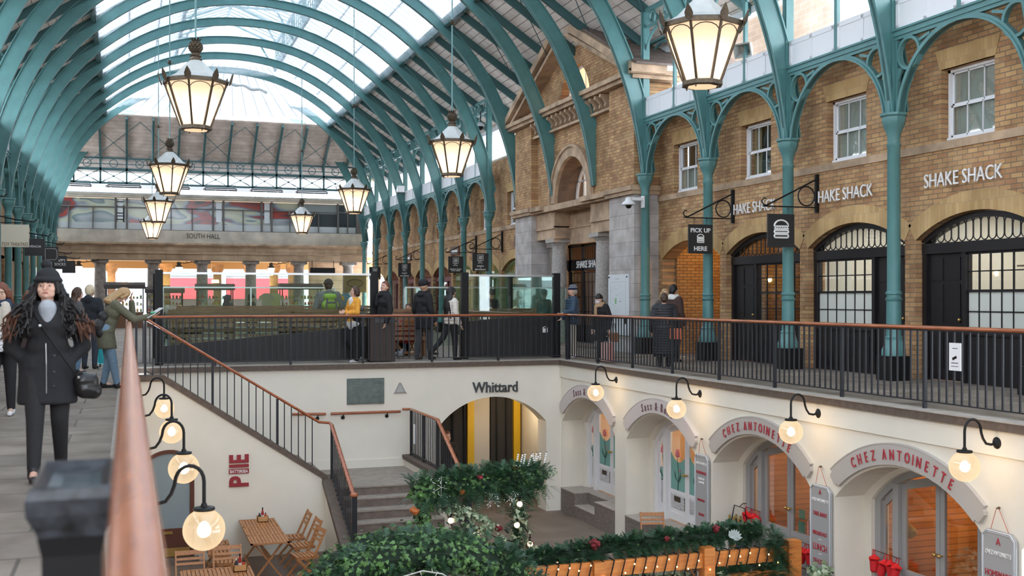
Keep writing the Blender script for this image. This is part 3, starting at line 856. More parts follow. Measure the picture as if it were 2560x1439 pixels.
for sgn_ in (-1, 1):
    mb.strip([(PYC + sgn_ * 5.15, 7.34), (PYC, 7.34 + 5.15 * 0.445 + 0.1)], [(PYC + sgn_ * 5.15, 7.40), (PYC, 7.44 + 5.15 * 0.445 + 0.1)], 0, PX - 0.2, PX + 3.2)
struct('roof_pavilion', mb, mat('weathered_lead', (0.16, 0.12, 0.10), 0.7, noise=0.3, nscale=4))
# modillions
mb = MB(); mb.box(PX + 0.05, PX + 0.3, 27.25, 33.35, 6.55, 6.62)
struct('trim_bracket_shelf', mb, M_STONE)
mo = MB()
mo.strip([(PX + 0.22, 7.02), (PX + 0.22, 6.62)], [(PX - 0.1, 7.02), (PX + 0.12, 6.62)], 1, -0.06, 0.06)
ms = []
for i in range(16):
    y = 27.6 + i * 0.365
    m_ = MB(); zz = [(PX + 0.24, 7.0), (PX - 0.12, 7.0), (PX - 0.13, 6.92), (PX - 0.02, 6.86), (PX + 0.04, 6.78), (PX + 0.02, 6.68), (PX + 0.10, 6.62), (PX + 0.24, 6.62)]
    m_.prism([(p[0], p[1]) for p in zz], 1, y - 0.06, y + 0.06)
    if i == 0:
        m0 = obj('scroll_bracket', m_, M_STONE); o = m0
    else:
        o = m0.copy(); COL.objects.link(o); o.location = (0, i * 0.365, 0)
    tag(o, 'carved stone scroll bracket under the pediment cornice', 'bracket', 'scroll brackets under the pediment')
# cornice above piers, entablature, reveal, archivolt
mb = MB()
for a, b in ((25.62, 27.33), (33.27, 34.98)):
    mb.box(PX - 0.1, PX + 1.15, a, b, 4.1, 4.2); mb.box(PX - 0.16, PX + 1.15, a - 0.05, b + 0.05, 4.2, 4.32)
mb.box(PX + 0.02, PX + 0.8, 27.3, 33.3, 4.12, 4.3)
mb.box(PX - 0.1, PX + 0.3, 27.3, 29.15, 4.18, 4.32); mb.box(PX - 0.1, PX + 0.3, 32.3, 33.3, 4.18, 4.32)
B_ = arch_pts(PYC + 0.1, 4.35, 1.62, 1.62, 20); A2 = arch_pts(PYC + 0.1, 4.35, 1.30, 1.30, 20)
mb.strip(A2, B_, 0, PX + 0.14, PX + 0.26)
B2 = arch_pts(PYC + 0.1, 4.35, 1.66, 1.66, 20); B1 = arch_pts(PYC + 0.1, 4.35, 1.58, 1.58, 20)
mb.strip(B1, B2, 0, PX + 0.09, PX + 0.2)
struct('trim_pavilion_cornice', mb, M_STONE)
mb = MB()
A3 = arch_pts(PYC + 0.1, 4.35, 1.34, 1.34, 20)
mb.strip(A2, A3, 0, PX + 0.26, PX + 1.1)
struct('trim_arch_soffit', mb, mat('brown_render', (0.20, 0.125, 0.08), 0.85, noise=0.2, nscale=3))
# entablature blocks over the columns and recessed lintel
mb = MB()
for a, b in ((27.25, 28.95), (31.75, 33.35)):
    mb.box(PX + 0.18, PX + 0.85, a, b, 3.62, 4.12); mb.box(PX + 0.15, PX + 0.85, a, b, 3.58, 3.66); mb.box(PX + 0.2, PX + 0.85, a, b, 3.28, 3.58)
mb.box(PX + 0.7, PX + 1.15, 28.95, 31.75, 3.1, 4.12); mb.box(PX + 0.66, PX + 0.8, 28.95, 31.75, 3.58, 3.64)
struct('trim_entablature', mb, M_STONE)
for y, lb in ((28.75, 'round grey granite column nearer the map board'), (32.0, 'round grey granite column beside the far pier of the gabled entrance')):
    y = 29.05 - 0.25 if y < 30 else 32.25
    o = root('stone_column', lb, 'column', (PX + 0.55, y, 0))
    mb = MB(); mb.lathe((PX + 0.55, y, 0), [(0.285, 0.0), (0.27, 1.2), (0.235, 2.98), (0.235, 3.0)], 28); obj('shaft', mb, M_GRAN, o, True)
    mb = MB(); mb.lathe((PX + 0.55, y, 3.0), [(0.245, 0), (0.25, 0.03), (0.24, 0.05), (0.32, 0.15), (0.33, 0.17)], 28); mb.box(PX + 0.2, PX + 0.9, y - 0.35, y + 0.35, 3.17, 3.28); obj('capital', mb, M_GRAN, o, True)
for y0_, y1_ in ((32.75, 33.25), (27.3, 27.75)):
    o = root('stone_pilaster', 'square granite pilaster behind the column %s' % ('of the far pier' if y0_ > 30 else 'next to the map board'), 'column', (PX + 0.8, y0_, 0))
    mb = MB(); mb.box(PX + 0.55, PX + 1.05, y0_, y1_, 0, 3.05); obj('shaft', mb, M_GRAND, o)
    mb = MB(); mb.box(PX + 0.5, PX + 1.08, y0_ - 0.06, y1_ + 0.06, 3.05, 3.28); obj('capital', mb, M_GRAN, o)
# recessed shop entrance
o = root('entrance_doors', 'dark glazed entrance doors between the two granite columns', 'door', (PX + 1.0, 30.4, 0))
mb = MB(); x = PX + 1.0
mb.box(x, x + 0.1, 28.0, 33.0, 2.28, 2.62); mb.box(x, x + 0.1, 28.0, 33.0, 3.02, 3.12)
for y in (28.3, 29.35, 30.4, 31.45, 32.5): mb.box(x, x + 0.1, y - 0.08, y + 0.08, 0, 3.1)
obj('frame', mb, M_DKWOOD, o)
mb = MB()
for i in range(24): mb.box(x + 0.03, x + 0.05, 28.4 + i * 0.17, 28.425 + i * 0.17, 2.62, 3.02)
obj('fanlight_bars', mb, M_DKWOOD, o)
for y in (28.38, 29.43, 30.48, 31.53):
    mb = MB(); mb.box(x + 0.02, x + 0.06, y, y + 0.08, 0.05, 2.26); mb.box(x + 0.02, x + 0.06, y + 0.81, y + 0.89, 0.05, 2.26); mb.box(x + 0.02, x + 0.06, y, y + 0.89, 0.05, 0.6)
    for z in (1.0, 1.45, 1.9, 2.2): mb.box(x + 0.02, x + 0.05, y, y + 0.89, z, z + 0.03)
    for yy in (0.3, 0.58): mb.box(x + 0.02, x + 0.05, y + yy, y + yy + 0.02, 0.6, 2.2)
    dl = obj('door_leaf', mb, M_DKWOOD, o)
    mb = MB(); mb.box(x + 0.035, x + 0.04, y, y + 0.89, 0.6, 2.2); obj('pane', mb, M_GLASS, dl)
mb = MB(); mb.box(x + 2.2, x + 2.3, 27.5, 33.4, 0, 3.2); mb.box(x + 0.1, x + 2.2, 27.4, 27.5, 0, 3.2); mb.box(x + 0.1, x + 2.2, 33.3, 33.4, 0, 3.2); mb.box(x + 0.1, x + 2.3, 27.4, 33.4, 3.15, 3.25)
struct('wall_entrance_room', mb, mat('brown_room', (0.14, 0.07, 0.035), 0.8))
for i, y in enumerate((28.9, 29.8, 30.9, 32.0)):
    o = root('pendant_bulb', 'bare warm bulb glowing inside the gabled entrance, %s from the map board' % nth(i), 'light', (x + 1.2, y, 2.5), 0, 'bulbs inside the gabled entrance')
    mb = MB(); mb.ball((x + 1.2, y, 2.5), 0.05, 8, 6); obj('bulb', mb, mat('warm_bulb', (1, 0.8, 0.5), 0.5, emit=(1, 0.62, 0.28), es=14), o)
    mb = MB(); mb.cyl((x + 1.2, y, 2.55), (x + 1.2, y, 3.15), 0.006, 5); obj('cord', mb, M_BLACK, o)
lamp('POINT', (x + 1.0, 30.4, 2.2), 60, (1, 0.62, 0.3), 0.1)
mb = MB(); mb.box(PX, x + 2.2, 27.25, 33.35, -0.05, 0.06); struct('floor_entrance', mb, M_STEP)
# arched window over the entrance
o = root('arched_window', 'tall white arched window in the deep opening over the entrance', 'window', (PX + 1.0, PYC + 0.1, 4.4))
x = PX + 0.85
A4 = arch_pts(PYC + 0.1, 4.5, 1.3, 1.18, 20); A5 = arch_pts(PYC + 0.1, 4.5, 1.2, 1.08, 20)
mb = MB(); mb.strip(A4, A5, 0, x, x + 0.08); mb.box(x, x + 0.08, PYC - 1.2, PYC + 1.4, 4.32, 4.52)
for y in (-0.6, 0, 0.6): mb.box(x, x + 0.06, PYC + 0.1 + y - 0.035, PYC + 0.1 + y + 0.035, 4.4, 4.5 + (1.1 if y == 0 else 0.95))
mb.box(x, x + 0.05, PYC - 1.1, PYC + 1.3, 5.0, 5.04); obj('frame', mb, M_WHITE, o)
mb = MB(); mb.prism(A5, 0, x + 0.03, x + 0.035); obj('pane', mb, M_GLASS, o)
mb = MB(); mb.box(x + 1.0, x + 1.1, 28.4, 32.4, 3.9, 6.6); mb.box(x + 0.1, x + 1.0, 28.4, 32.4, 3.9, 4.0); struct('wall_arched_room', mb, mat('brown_room2', (0.25, 0.12, 0.07), 0.8))
lamp('POINT', (x + 0.5, 30.4, 5.0), 14, (1, 0.7, 0.45), 0.1)
# lunette
o = root('lunette_window', 'half-round lunette window with white bars inside the pediment', 'window', (PX + 0.5, PYC, 7.3))
x = PX + 0.5
mb = MB(); A6 = arch_pts(PYC, 7.22, 1.15, 1.15, 18); A7 = arch_pts(PYC, 7.22, 1.07, 1.07, 18)
mb.strip(A6, A7, 0, x, x + 0.06); mb.box(x, x + 0.06, PYC - 1.1, PYC + 1.1, 7.22, 7.29)
for y in (-0.7, -0.25, 0.25, 0.7): mb.box(x, x + 0.05, PYC + y - 0.02, PYC + y + 0.02, 7.25, 7.22 + sqrt(1.1 ** 2 - y * y))
obj('frame', mb, M_WHITE, o)
mb = MB(); mb.prism(A7, 0, x + 0.02, x + 0.03); obj('pane', mb, mat('amber_lit_pane', (0.7, 0.45, 0.25), 0.5, emit=(1.0, 0.62, 0.35), es=0.7), o)
# map board on the near pier
o = root('map_board', 'white market map panel on the granite pier near the masked shopper', 'sign', (PX - 0.03, 26.5, 1.2))
mb = MB(); mb.box(PX - 0.05, PX - 0.01, 25.95, 27.2, 0.45, 2.05); obj('panel', mb, mat('map_white', (0.70, 0.72, 0.74), 0.35), o)
mb = MB()
for y in (26.02, 27.13): mb.cyl((PX - 0.05, y, 1.98), (PX - 0.07, y, 1.98), 0.02, 8)
mb.box(PX - 0.06, PX - 0.05, 26.05, 26.14, 0.75, 0.92)
for y in (26.4, 26.48): mb.box(PX - 0.055, PX - 0.05, y, y + 0.02, 1.33, 1.35)
obj('fixing', mb, M_BLACK, o)
mb = MB()
random.seed(3)
for i in range(26):
    y = 26.2 + random.random() * 0.75; z = 0.8 + random.random() * 0.95
    mb.box(PX - 0.053, PX - 0.05, y, y + 0.03 + 0.12 * random.random(), z, z + 0.006)
for z in (0.72, 1.85): mb.box(PX - 0.053, PX - 0.05, 26.1, 27.05, z, z + 0.006)
for y in (26.1, 27.05): mb.box(PX - 0.053, PX - 0.05, y, y + 0.006, 0.72, 1.85)
mb.box(PX - 0.053, PX - 0.05, 26.5, 26.75, 1.93, 1.945)
obj('print', mb, mat('pale_grey_print', (0.42, 0.44, 0.46), 0.6), o)
mb = MB(); mb.box(PX - 0.055, PX - 0.05, 26.68, 26.76, 1.27, 1.42); obj('green_mark', mb, mat('leaf_green_print', (0.25, 0.5, 0.2), 0.6), o)
# ================================================================ iron columns
def iron_column(x, y, label):
    r = root('iron_column', label, 'column', (x, y, 0), 0, 'teal iron columns')
    mb = MB(); mb.box(-0.21, 0.21, -0.21, 0.21, 0, 0.42)
    o = obj('plinth', mb, M_BLACK); o.parent = r
    mb = MB(); mb.lathe((0, 0, 0), [(0.21, 0.42), (0.21, 0.52), (0.19, 0.56), (0.15, 0.68), (0.145, 0.72), (0.155, 0.74), (0.13, 0.77)], 8, pi / 8)
    o = obj('base', mb, M_TEAL, None, True); o.parent = r
    mb = MB(); mb.lathe((0, 0, 0), [(0.128, 0.75), (0.122, 1.36), (0.14, 1.38), (0.145, 1.405), (0.12, 1.425), (0.12, 1.47), (0.138, 1.485), (0.138, 1.515), (0.115, 1.54), (0.108, 4.02), (0.122, 4.04), (0.122, 4.075), (0.106, 4.09)], 18)
    o = obj('shaft', mb, M_TEAL, None, True); o.parent = r
    mb = MB(); mb.lathe((0, 0, 0), [(0.106, 4.09), (0.11, 4.22), (0.15, 4.33), (0.185, 4.40), (0.19, 4.43)], 18)
    mb.lathe((0, 0, 0), [(0.19, 4.42), (0.205, 4.47), (0.205, 4.535), (0.235, 4.56), (0.235, 4.60)], 8, pi / 8)
    o = obj('capital', mb, M_TEAL, None, True); o.parent = r
    mb = MB(); mb.box(-0.085, 0.085, -0.07, 0.07, 4.6, 8.72); mb.box(-0.11, 0.11, -0.03, 0.03, 4.6, 8.72)
    o = obj('upper_post', mb, M_TEAL); o.parent = r
    return r
COLS_R = [n for n in range(-3, 15) if n not in (4, 5, 6)]
proto = iron_column(XR, YN(0), 'x')
for n in COLS_R:
    o = proto if n == -3 else copy_tree(proto)
    nm = {-1: 'teal iron column just cut by the frame beside the widest shopfront', 0: 'teal iron column between the two largest brick arches', 1: 'teal iron column with a burger sign bracket crossing it', 2: 'teal iron column beside the pick-up sign', 3: 'teal iron column carrying the white dome camera'}.get(n)
    place(o, (XR, YN(n), 0), label=nm or ('teal iron column of the shop row, %s beyond the gabled entrance' % nth(n - 7) if n >= 7 else 'teal iron column near the viewer outside the frame'))
for n in range(3, 15):
    o = copy_tree(proto)
    place(o, (XL, YN(n), 0), label='teal iron column behind the hanging toy shop signs, %s from the colonnaded hall' % nth(14 - n), group='columns of the shaded side')

# ================================================================ arched ribs
PROF = [(7.97, 4.60), (7.90, 5.1), (7.82, 5.55), (7.66, 6.25), (7.40, 7.05), (7.04, 7.9), (6.55, 8.80), (5.72, 9.83), (4.80, 10.62), (3.7, 11.33), (2.5, 11.86), (1.3, 12.15), (0, 12.25)]
def smooth_profile(P, sub=4):
    out = []
    for i in range(len(P) - 1):
        p0 = P[max(i - 1, 0)]; p1 = P[i]; p2 = P[i + 1]; p3 = P[i + 2] if i + 2 < len(P) else (-P[i][0], P[i][1])
        for k in range(sub):
            t = k / sub
            out.append(tuple(0.5 * ((2 * p1[j]) + (-p0[j] + p2[j]) * t + (2 * p0[j] - 5 * p1[j] + 4 * p2[j] - p3[j]) * t * t + (-p0[j] + 3 * p1[j] - 3 * p2[j] + p3[j]) * t ** 3) for j in (0, 1)))
    out.append(P[-1]); return out
HP = smooth_profile(PROF)
full = [(CX + d, z) for d, z in HP] + [(CX - d, z) for d, z in reversed(HP[:-1])]
def offset_curve(P, f):
    out = []
    for i, p in enumerate(P):
        a = P[max(i - 1, 0)]; b = P[min(i + 1, len(P) - 1)]
        dx, dz = b[0] - a[0], b[1] - a[1]; L = sqrt(dx * dx + dz * dz)
        w = f(i / (len(P) - 1)); out.append((p[0] + dz / L * w, p[1] - dx / L * w))
    return out
dep = lambda t: 0.30 + 0.13 * min(1, abs(t - 0.5) * 3.2) - (0.10 if (t < 0.06 or t > 0.94) else 0)
outer = offset_curve(full, dep); inner2 = offset_curve(full, lambda t: 0.03); outer2 = offset_curve(full, lambda t: dep(t) - 0.03)
mb = MB(); mb.strip(full, outer, 1, -0.035, 0.035)
rib0 = obj('arched_rib', mb, M_TEAL)
mb = MB(); mb.strip(full, inner2, 1, -0.085, 0.085); f1 = obj('inner_flange', mb, M_TEAL, rib0)
mb = MB(); mb.strip(outer2, outer, 1, -0.085, 0.085); f2 = obj('outer_flange', mb, M_TEAL, rib0)
mb = MB()
for i in range(2, len(full) - 2, 3):
    for q, w in ((inner2[i], 0.03),):
        mb.ball((q[0], -0.05, q[1] + 0.02), 0.016, 5, 4); mb.ball((q[0], 0.05, q[1] + 0.02), 0.016, 5, 4)
obj('rivet', mb, M_TEAL, rib0)['kind'] = 'stuff'
for n in range(-2, 15):
    o = rib0 if n == -2 else copy_tree(rib0)
    o.location = (0, YN(n), 0)
    tag(o, 'teal arched roof rib spanning the hall, %s from the glazed far end' % nth(14 - n), 'roof rib', 'arched roof ribs')

# ================================================================ spandrel arcade frames between columns (both rows)
def arcade(mb_only=False):
    r = root('arcade_frame', 'x', 'iron frame', (0, 0, 0), 0, 'pierced iron arcade frames')
    a = MB(); h = BAY / 2
    a.box(-0.07, 0.07, 0.08, BAY - 0.08, 5.90, 6.0); a.box(-0.1, 0.1, 0.06, BAY - 0.06, 5.985, 6.02); a.box(-0.045, 0.045, 0.08, BAY - 0.08, 5.84, 5.9)
    o = obj('beam', a, M_TEAL); o.parent = r
    a = MB(); P = arch_pts(h, 4.42, h - 0.10, h - 0.12, 26); Q = arch_pts(h, 4.42, h - 0.19, h - 0.21, 26)
    P = [p for p in P if p[1] > 4.55]; Q = Q[:len(P)] if len(Q) == len(P) else [q for q in Q][(27 - len(P)) // 2:(27 - len(P)) // 2 + len(P)]
    a.strip(P, Q, 0, -0.05, 0.05)
    P2 = [(h + (p[0] - h) * 0.965, 4.42 + (p[1] - 4.42) * 0.965) for p in P]; a.strip(P2, Q, 0, -0.075, 0.075)
    o = obj('arch', a, M_TEAL); o.parent = r
    for s_ in (0, 1):
        cy = 0.42 if s_ == 0 else BAY - 0.42
        ring = MB(); pts = [(0, cy + 0.235 * cos(2 * pi * i / 20), 5.57 + 0.235 * sin(2 * pi * i / 20)) for i in range(20)]
        A_ = [(p[1], p[2]) for p in pts] + [(pts[0][1], pts[0][2])]; B_2 = [(cy + (q[0] - cy) * 1.22, 5.57 + (q[1] - 5.57) * 1.22) for q in A_]
        ring.strip(A_, B_2, 0, -0.045, 0.045); o = obj('ring', ring, M_TEAL); o.parent = r
        sgn2 = 1 if s_ == 0 else -1; e0 = 0.08 if s_ == 0 else BAY - 0.08
        w = MB(); w.box(-0.03, 0.03, min(e0, e0 + sgn2 * 0.05), max(e0, e0 + sgn2 * 0.05), 4.6, 5.9)
        w.prism([(e0, 5.05), (e0 + sgn2 * 0.16, 5.33), (e0, 5.38)], 0, -0.02, 0.02)
        w.prism([(cy + sgn2 * 0.24, 5.84), (cy + sgn2 * 0.30, 5.64), (cy + sgn2 * 0.72, 5.84)], 0, -0.02, 0.02) if False else w.bar((0, cy + sgn2 * 0.2, 5.72), (0, cy + sgn2 * 0.5, 5.80), 0.05, 0.05)
        o = obj('spandrel_web', w, M_TEAL); o.parent = r
    return r
ar0 = arcade()
def clere():
    """upright panel, mid post and ringed girder above one arcade bay"""
    r = root('clerestory_frame', 'x', 'iron frame', (0, 0, 0), 0, 'clerestory frames over the arcade')
    a = MB(); h = BAY / 2
    a.box(-0.05, 0.05, 0.05, BAY - 0.05, 8.70, 8.80); a.box(-0.04, 0.04, 0.05, BAY - 0.05, 8.30, 8.36)
    o = obj('girder', a, M_TEAL); o.parent = r
    a = MB(); a.box(-0.035, 0.035, h - 0.045, h + 0.045, 6.02, 8.75); o = obj('middle_post', a, M_TEAL); o.parent = r
    for i in range(4):
        cy = BAY * (i + 0.5) / 4; t = MB()
        A_ = [(cy + 0.13 * cos(2 * pi * k / 14), 8.53 + 0.13 * sin(2 * pi * k / 14)) for k in range(15)]; B_3 = [(cy + (q[0] - cy) * 1.3, 8.53 + (q[1] - 8.53) * 1.3) for q in A_]
        t.strip(A_, B_3, 0, -0.025, 0.025); o = obj('ring', t, M_TEAL); o.parent = r
    for i in (0, 1):
        P = arch_pts(h / 2 + i * h, 7.75, h / 2 - 0.05, 0.52, 14); Q = arch_pts(h / 2 + i * h, 7.75, h / 2 - 0.10, 0.46, 14)
        t = MB(); t.strip(P, Q, 0, -0.025, 0.025); o = obj('small_arch', t, M_TEAL); o.parent = r
    for i in (0, 1):
        t = MB(); y0 = 0.09 + i * (h - 0.04); y1 = y0 + h - 0.14
        t.box(-0.02, 0.02, y0, y1, 6.02, 6.52); t.box(-0.035, 0.035, y0, y1, 6.02, 6.09); t.box(-0.035, 0.035, y0, y1, 6.45, 6.54)
        for q in (0, 0.5, 1): yy = y0 + (y1 - y0 - 0.07) * q; t.box(-0.035, 0.035, yy, yy + 0.07, 6.02, 6.52)
        o = obj('white_panel', t, M_WHITE); o.parent = r
    return r
cl0 = clere()
first = True
for n in list(range(-3, 3)) + [3, 4, 5, 6] + list(range(7, 14)):
    far = 13 - n
    if n not in (3, 4, 5, 6):
        o = ar0 if first else copy_tree(ar0)
        place(o, (XR, YN(n), 0), label='pierced teal iron arch between shop-side columns, %s from the far end' % nth(far))
    o = cl0 if first else copy_tree(cl0); first = False
    place(o, (XR + (0.0 if n not in (3, 4, 5, 6) else 0.9), YN(n), 0 if n not in (3, 4, 5, 6) else 0.0), label='clerestory iron frame with white panels, shop side, %s from the far end' % nth(far))
    if n in (3, 4, 5, 6):
        for ch in list(o.children):
            if 'white_panel' in ch.name or 'middle' in ch.name: bpy.data.objects.remove(ch)
for n in range(2, 14):
    o = copy_tree(ar0); place(o, (XL, YN(n), 0), label='pierced teal iron arch on the shaded side, %s from the far end' % nth(13 - n), group='iron arches of the shaded side')
    o = copy_tree(cl0); place(o, (XL, YN(n), 0), label='clerestory iron frame on the shaded side, %s from the far end' % nth(13 - n), group='clerestory frames of the shaded side')

# ================================================================ boarded roof slopes with rafters
EY0, EY1 = -13.0, YN(14) + 0.1        # roof reaches from here to the hipped end
def slope(d): return 10.62 - (d - 5.5) * 0.66
HY = 2.55                            # horizontal run of the hip boards
mb = MB()
for s_ in (-1, 1):
    a = CX + s_ * 5.5; b = CX + s_ * 9.3
    T = 0.05
    vs = [(a, EY0, slope(5.5)), (b, EY0, slope(9.3)), (b, EY1 + 1.2, slope(9.3)), (a, EY1 - HY, slope(5.5))]
    vs2 = [(x, y, z + T) for x, y, z in vs]
    mb.add(vs + vs2, [(0, 1, 2, 3), (7, 6, 5, 4), (0, 4, 5, 1), (1, 5, 6, 2), (2, 6, 7, 3), (3, 7, 4, 0)])
struct('ceiling_boards', mb, M_BOARD)
mb = MB(); zt = slope(5.5); zb = slope(9.3)
vs = [(CX - 5.5, EY1 - HY, zt), (CX + 5.5, EY1 - HY, zt), (CX + 9.3, EY1 + 1.2, zb), (CX - 9.3, EY1 + 1.2, zb)]
vs2 = [(x, y, z + 0.05) for x, y, z in vs]
mb.add(vs + vs2, [(0, 1, 2, 3), (7, 6, 5, 4), (0, 4, 5, 1), (1, 5, 6, 2), (2, 6, 7, 3), (3, 7, 4, 0)])
struct('ceiling_boards_end', mb, M_BOARDE)
ra0 = None
k = 0
for s_ in (1, -1):
    for i in range(-8, 29):
        y = Y0 + i * BAY / 2
        if y > EY1 - 0.6: continue
        m_ = MB(); d0 = 5.5 if y < EY1 - HY else 5.5 + (y - (EY1 - HY)) * 1.0
        m_.bar((CX + s_ * d0, y, slope(d0) - 0.13), (CX + s_ * 9.2, y, slope(9.2) - 0.13), 0.09, 0.24)
        o = obj('roof_rafter', m_, M_TEALD)
        tag(o, 'dark rafter under the grey roof boards on the %s side' % ('brick shop' if s_ == 1 else 'shaded'), 'rafter', 'rafters of the %s roof slope' % ('brick shop' if s_ == 1 else 'shaded'))
hz = (zt - zb) / (HY + 1.2)
for i in range(-6, 8):
    x = CX + i * 1.29 - 0.645; d = abs(x - CX); y0 = EY1 - HY + max(0, d - 5.5)
    z0 = slope(max(5.5, d)) - 0.13
    m_ = MB(); m_.bar((x, y0, z0), (x, EY1 + 0.4, zt - (HY + 0.4) * hz - 0.13), 0.10, 0.20)
    o = obj('hip_rafter', m_, M_TEALD); tag(o, 'dark upright rafter on the boarded far end slope', 'rafter', 'rafters of the far end slope')
for s_ in (-1, 1):
    m_ = MB(); m_.bar((CX + s_ * 5.5, EY1 - HY, zt - 0.12), (CX + s_ * 9.2, EY1 + 1.1, zb - 0.12), 0.14, 0.26)
    o = obj('corner_rafter', m_, M_TEALD); tag(o, 'heavy diagonal corner rafter at the %s corner of the far slope' % ('brick shop' if s_ == 1 else 'shaded'), 'rafter')
for i in range(5):
    xa = CX - 5.8 + i * 2.58 - 0.645 + 0.0; m_ = MB()
    ya, yb = EY1 - HY + 0.1, EY1 + 0.2; za, zc = zt - 0.3, zt - (HY + 0.2) * hz - 0.3
    m_.bar((xa, ya, za), (xa + 2.58, yb, zc), 0.025, 0.025); m_.bar((xa + 2.58, ya, za), (xa, yb, zc), 0.025, 0.025)
    o = obj('cross_brace', m_, M_TEALD); tag(o, 'thin crossed tie rods on the far end slope, %s from the shaded side' % nth(i), 'brace', 'crossed tie rods of the far slope')
# tie rods along the shop-side slope
for i in range(-2, 13):
    y = YN(i); m_ = MB(); m_.cyl((CX + 5.5, y + 0.1, slope(5.5) - 0.3), (CX + 8.0, y + BAY, slope(8.0) - 0.3), 0.014, 6)
    o = obj('tie_rod', m_, M_TEALD); tag(o, 'thin diagonal tie rod under the brick-side roof slope, %s from the far end' % nth(12 - i), 'rod', 'diagonal tie rods')
for s_ in (-1, 1):
    m_ = MB(); m_.box(CX + s_ * 5.5 - 0.08, CX + s_ * 5.5 + 0.08, EY0, EY1 - HY, slope(5.5) - 0.22, slope(5.5) + 0.12)
    tag(obj('roof_purlin', m_, M_TEALD), 'long dark purlin at the edge of the skylight on the %s side' % ('brick shop' if s_ == 1 else 'shaded'), 'beam')
    m_ = MB(); m_.box(CX + s_ * 9.15, CX + s_ * 9.4, EY0, EY1 + 1.2, zb - 0.12, zb + 0.05)
    struct('trim_gutter', m_, M_WHITE)

# ================================================================ white net under the skylight, glazing above
random.seed(11)
def net_z(d): # follows just above the ribs
    d = abs(d)
    P_ = HP
    for i in range(len(P_) - 1):
        if P_[i][0] >= d >= P_[i + 1][0]:
            t = (P_[i][0] - d) / (P_[i][0] - P_[i + 1][0] + 1e-9); return P_[i][1] + (P_[i + 1][1] - P_[i][1]) * t
    return 12.25
v = []; f = []
nx, ny = 40, 150; ya, yb = EY0, EY1 - HY - 0.1
for j in range(ny + 1):
    y = ya + (yb - ya) * j / ny
    ph = ((y - Y0) / BAY) % 1.0
    for i in range(nx + 1):
        d = -5.5 + 11.0 * i / nx
        hip = max(0, y - (EY1 - HY - 5.2)) / 5.2
        z = net_z(d) + 0.40 - 0.10 * sin(pi * ph) + random.uniform(-0.012, 0.012)
        zh = zt + 0.02 + (12.6 - zt) * (1 - hip) if hip > 0 else 99
        z = min(z, zh)
        if abs(d) > 5.3: z -= 0.06 * random.random()
        v.append((CX + d, y, z))
for j in range(ny):
    for i in range(nx):
        d = -5.5 + 11.0 * (i + 0.5) / nx
        if abs(d) < 1.9 and ya + (yb - ya) * j / ny < EY1 - 9 and (j % 26) < 3: continue
        a = j * (nx + 1) + i; f.append((a, a + 1, a + nx + 2, a + nx + 1))
mb = MB(); mb.add(v, f)
o = obj('skylight_net', mb, M_NET, None, True); o['kind'] = 'structure'
# skylight bars above the net
mb = MB()
for s_ in (-1, 1):
    for i in range(int((EY1 - 6 - EY0) / 0.54)):
        y = EY0 + i * 0.54
        mb.bar((CX + s_ * 5.45, y, slope(5.5) + 0.25), (CX + s_ * 2.4, y, 12.75), 0.035, 0.05)
    for d, z in ((4.4, 11.52), (3.3, 12.22)):
        mb.box(CX + s_ * d - 0.03, CX + s_ * d + 0.03, EY0, EY1 - 6, z, z + 0.05)
struct('window_skylight_bars', mb, M_STEEL)
mb = MB()
for s_ in (-1, 1):
    a_ = [(CX + s_ * 5.5, slope(5.5) + 0.30), (CX + s_ * 2.35, 12.85)]
    mb.strip(a_, [(p[0], p[1] + 0.01) for p in a_], 1, EY0, EY1 - 6)
    a_ = [(CX + s_ * 2.4, 13.95), (CX, 14.92)]
    mb.strip(a_, [(p[0], p[1] + 0.01) for p in a_], 1, EY0, EY1 - 6)
    mb.box(CX + s_ * 2.42, CX + s_ * 2.44, EY0, EY1 - 6, 12.85, 13.9)
v0 = [(CX - 5.5, EY1 - HY, zt + 0.25), (CX + 5.5, EY1 - HY, zt + 0.25), (CX + 2.4, EY1 - 6, 12.86), (CX - 2.4, EY1 - 6, 12.86)]
mb.add(v0 + [(x, y, z + 0.01) for x, y, z in v0], [(0, 1, 2, 3), (7, 6, 5, 4)])
for s_ in (-1, 1): mb.add([(CX + s_ * 5.5, EY1 - HY, zt + 0.26), (CX + s_ * 2.4, EY1 - 6, 12.87), (CX + s_ * 5.5, EY1 - 6, zt + 0.31)], [(0, 1, 2)])
mb.box(CX - 2.4, CX + 2.4, EY1 - 6.02, EY1 - 6, 12.86, 14.0)
o = obj('window_skylight_glass', mb, M_SKYL); o['kind'] = 'structure'
mb = MB()
for i in range(17): x = CX - 4.4 + i * 0.55; mb.bar((CX - 5.5 + i * 0.6875, EY1 - HY, zt + 0.2), (CX - 2.3 + i * 0.2875, EY1 - 6, 12.8), 0.03, 0.05)
struct('window_skylight_end_bars', mb, M_STEEL)
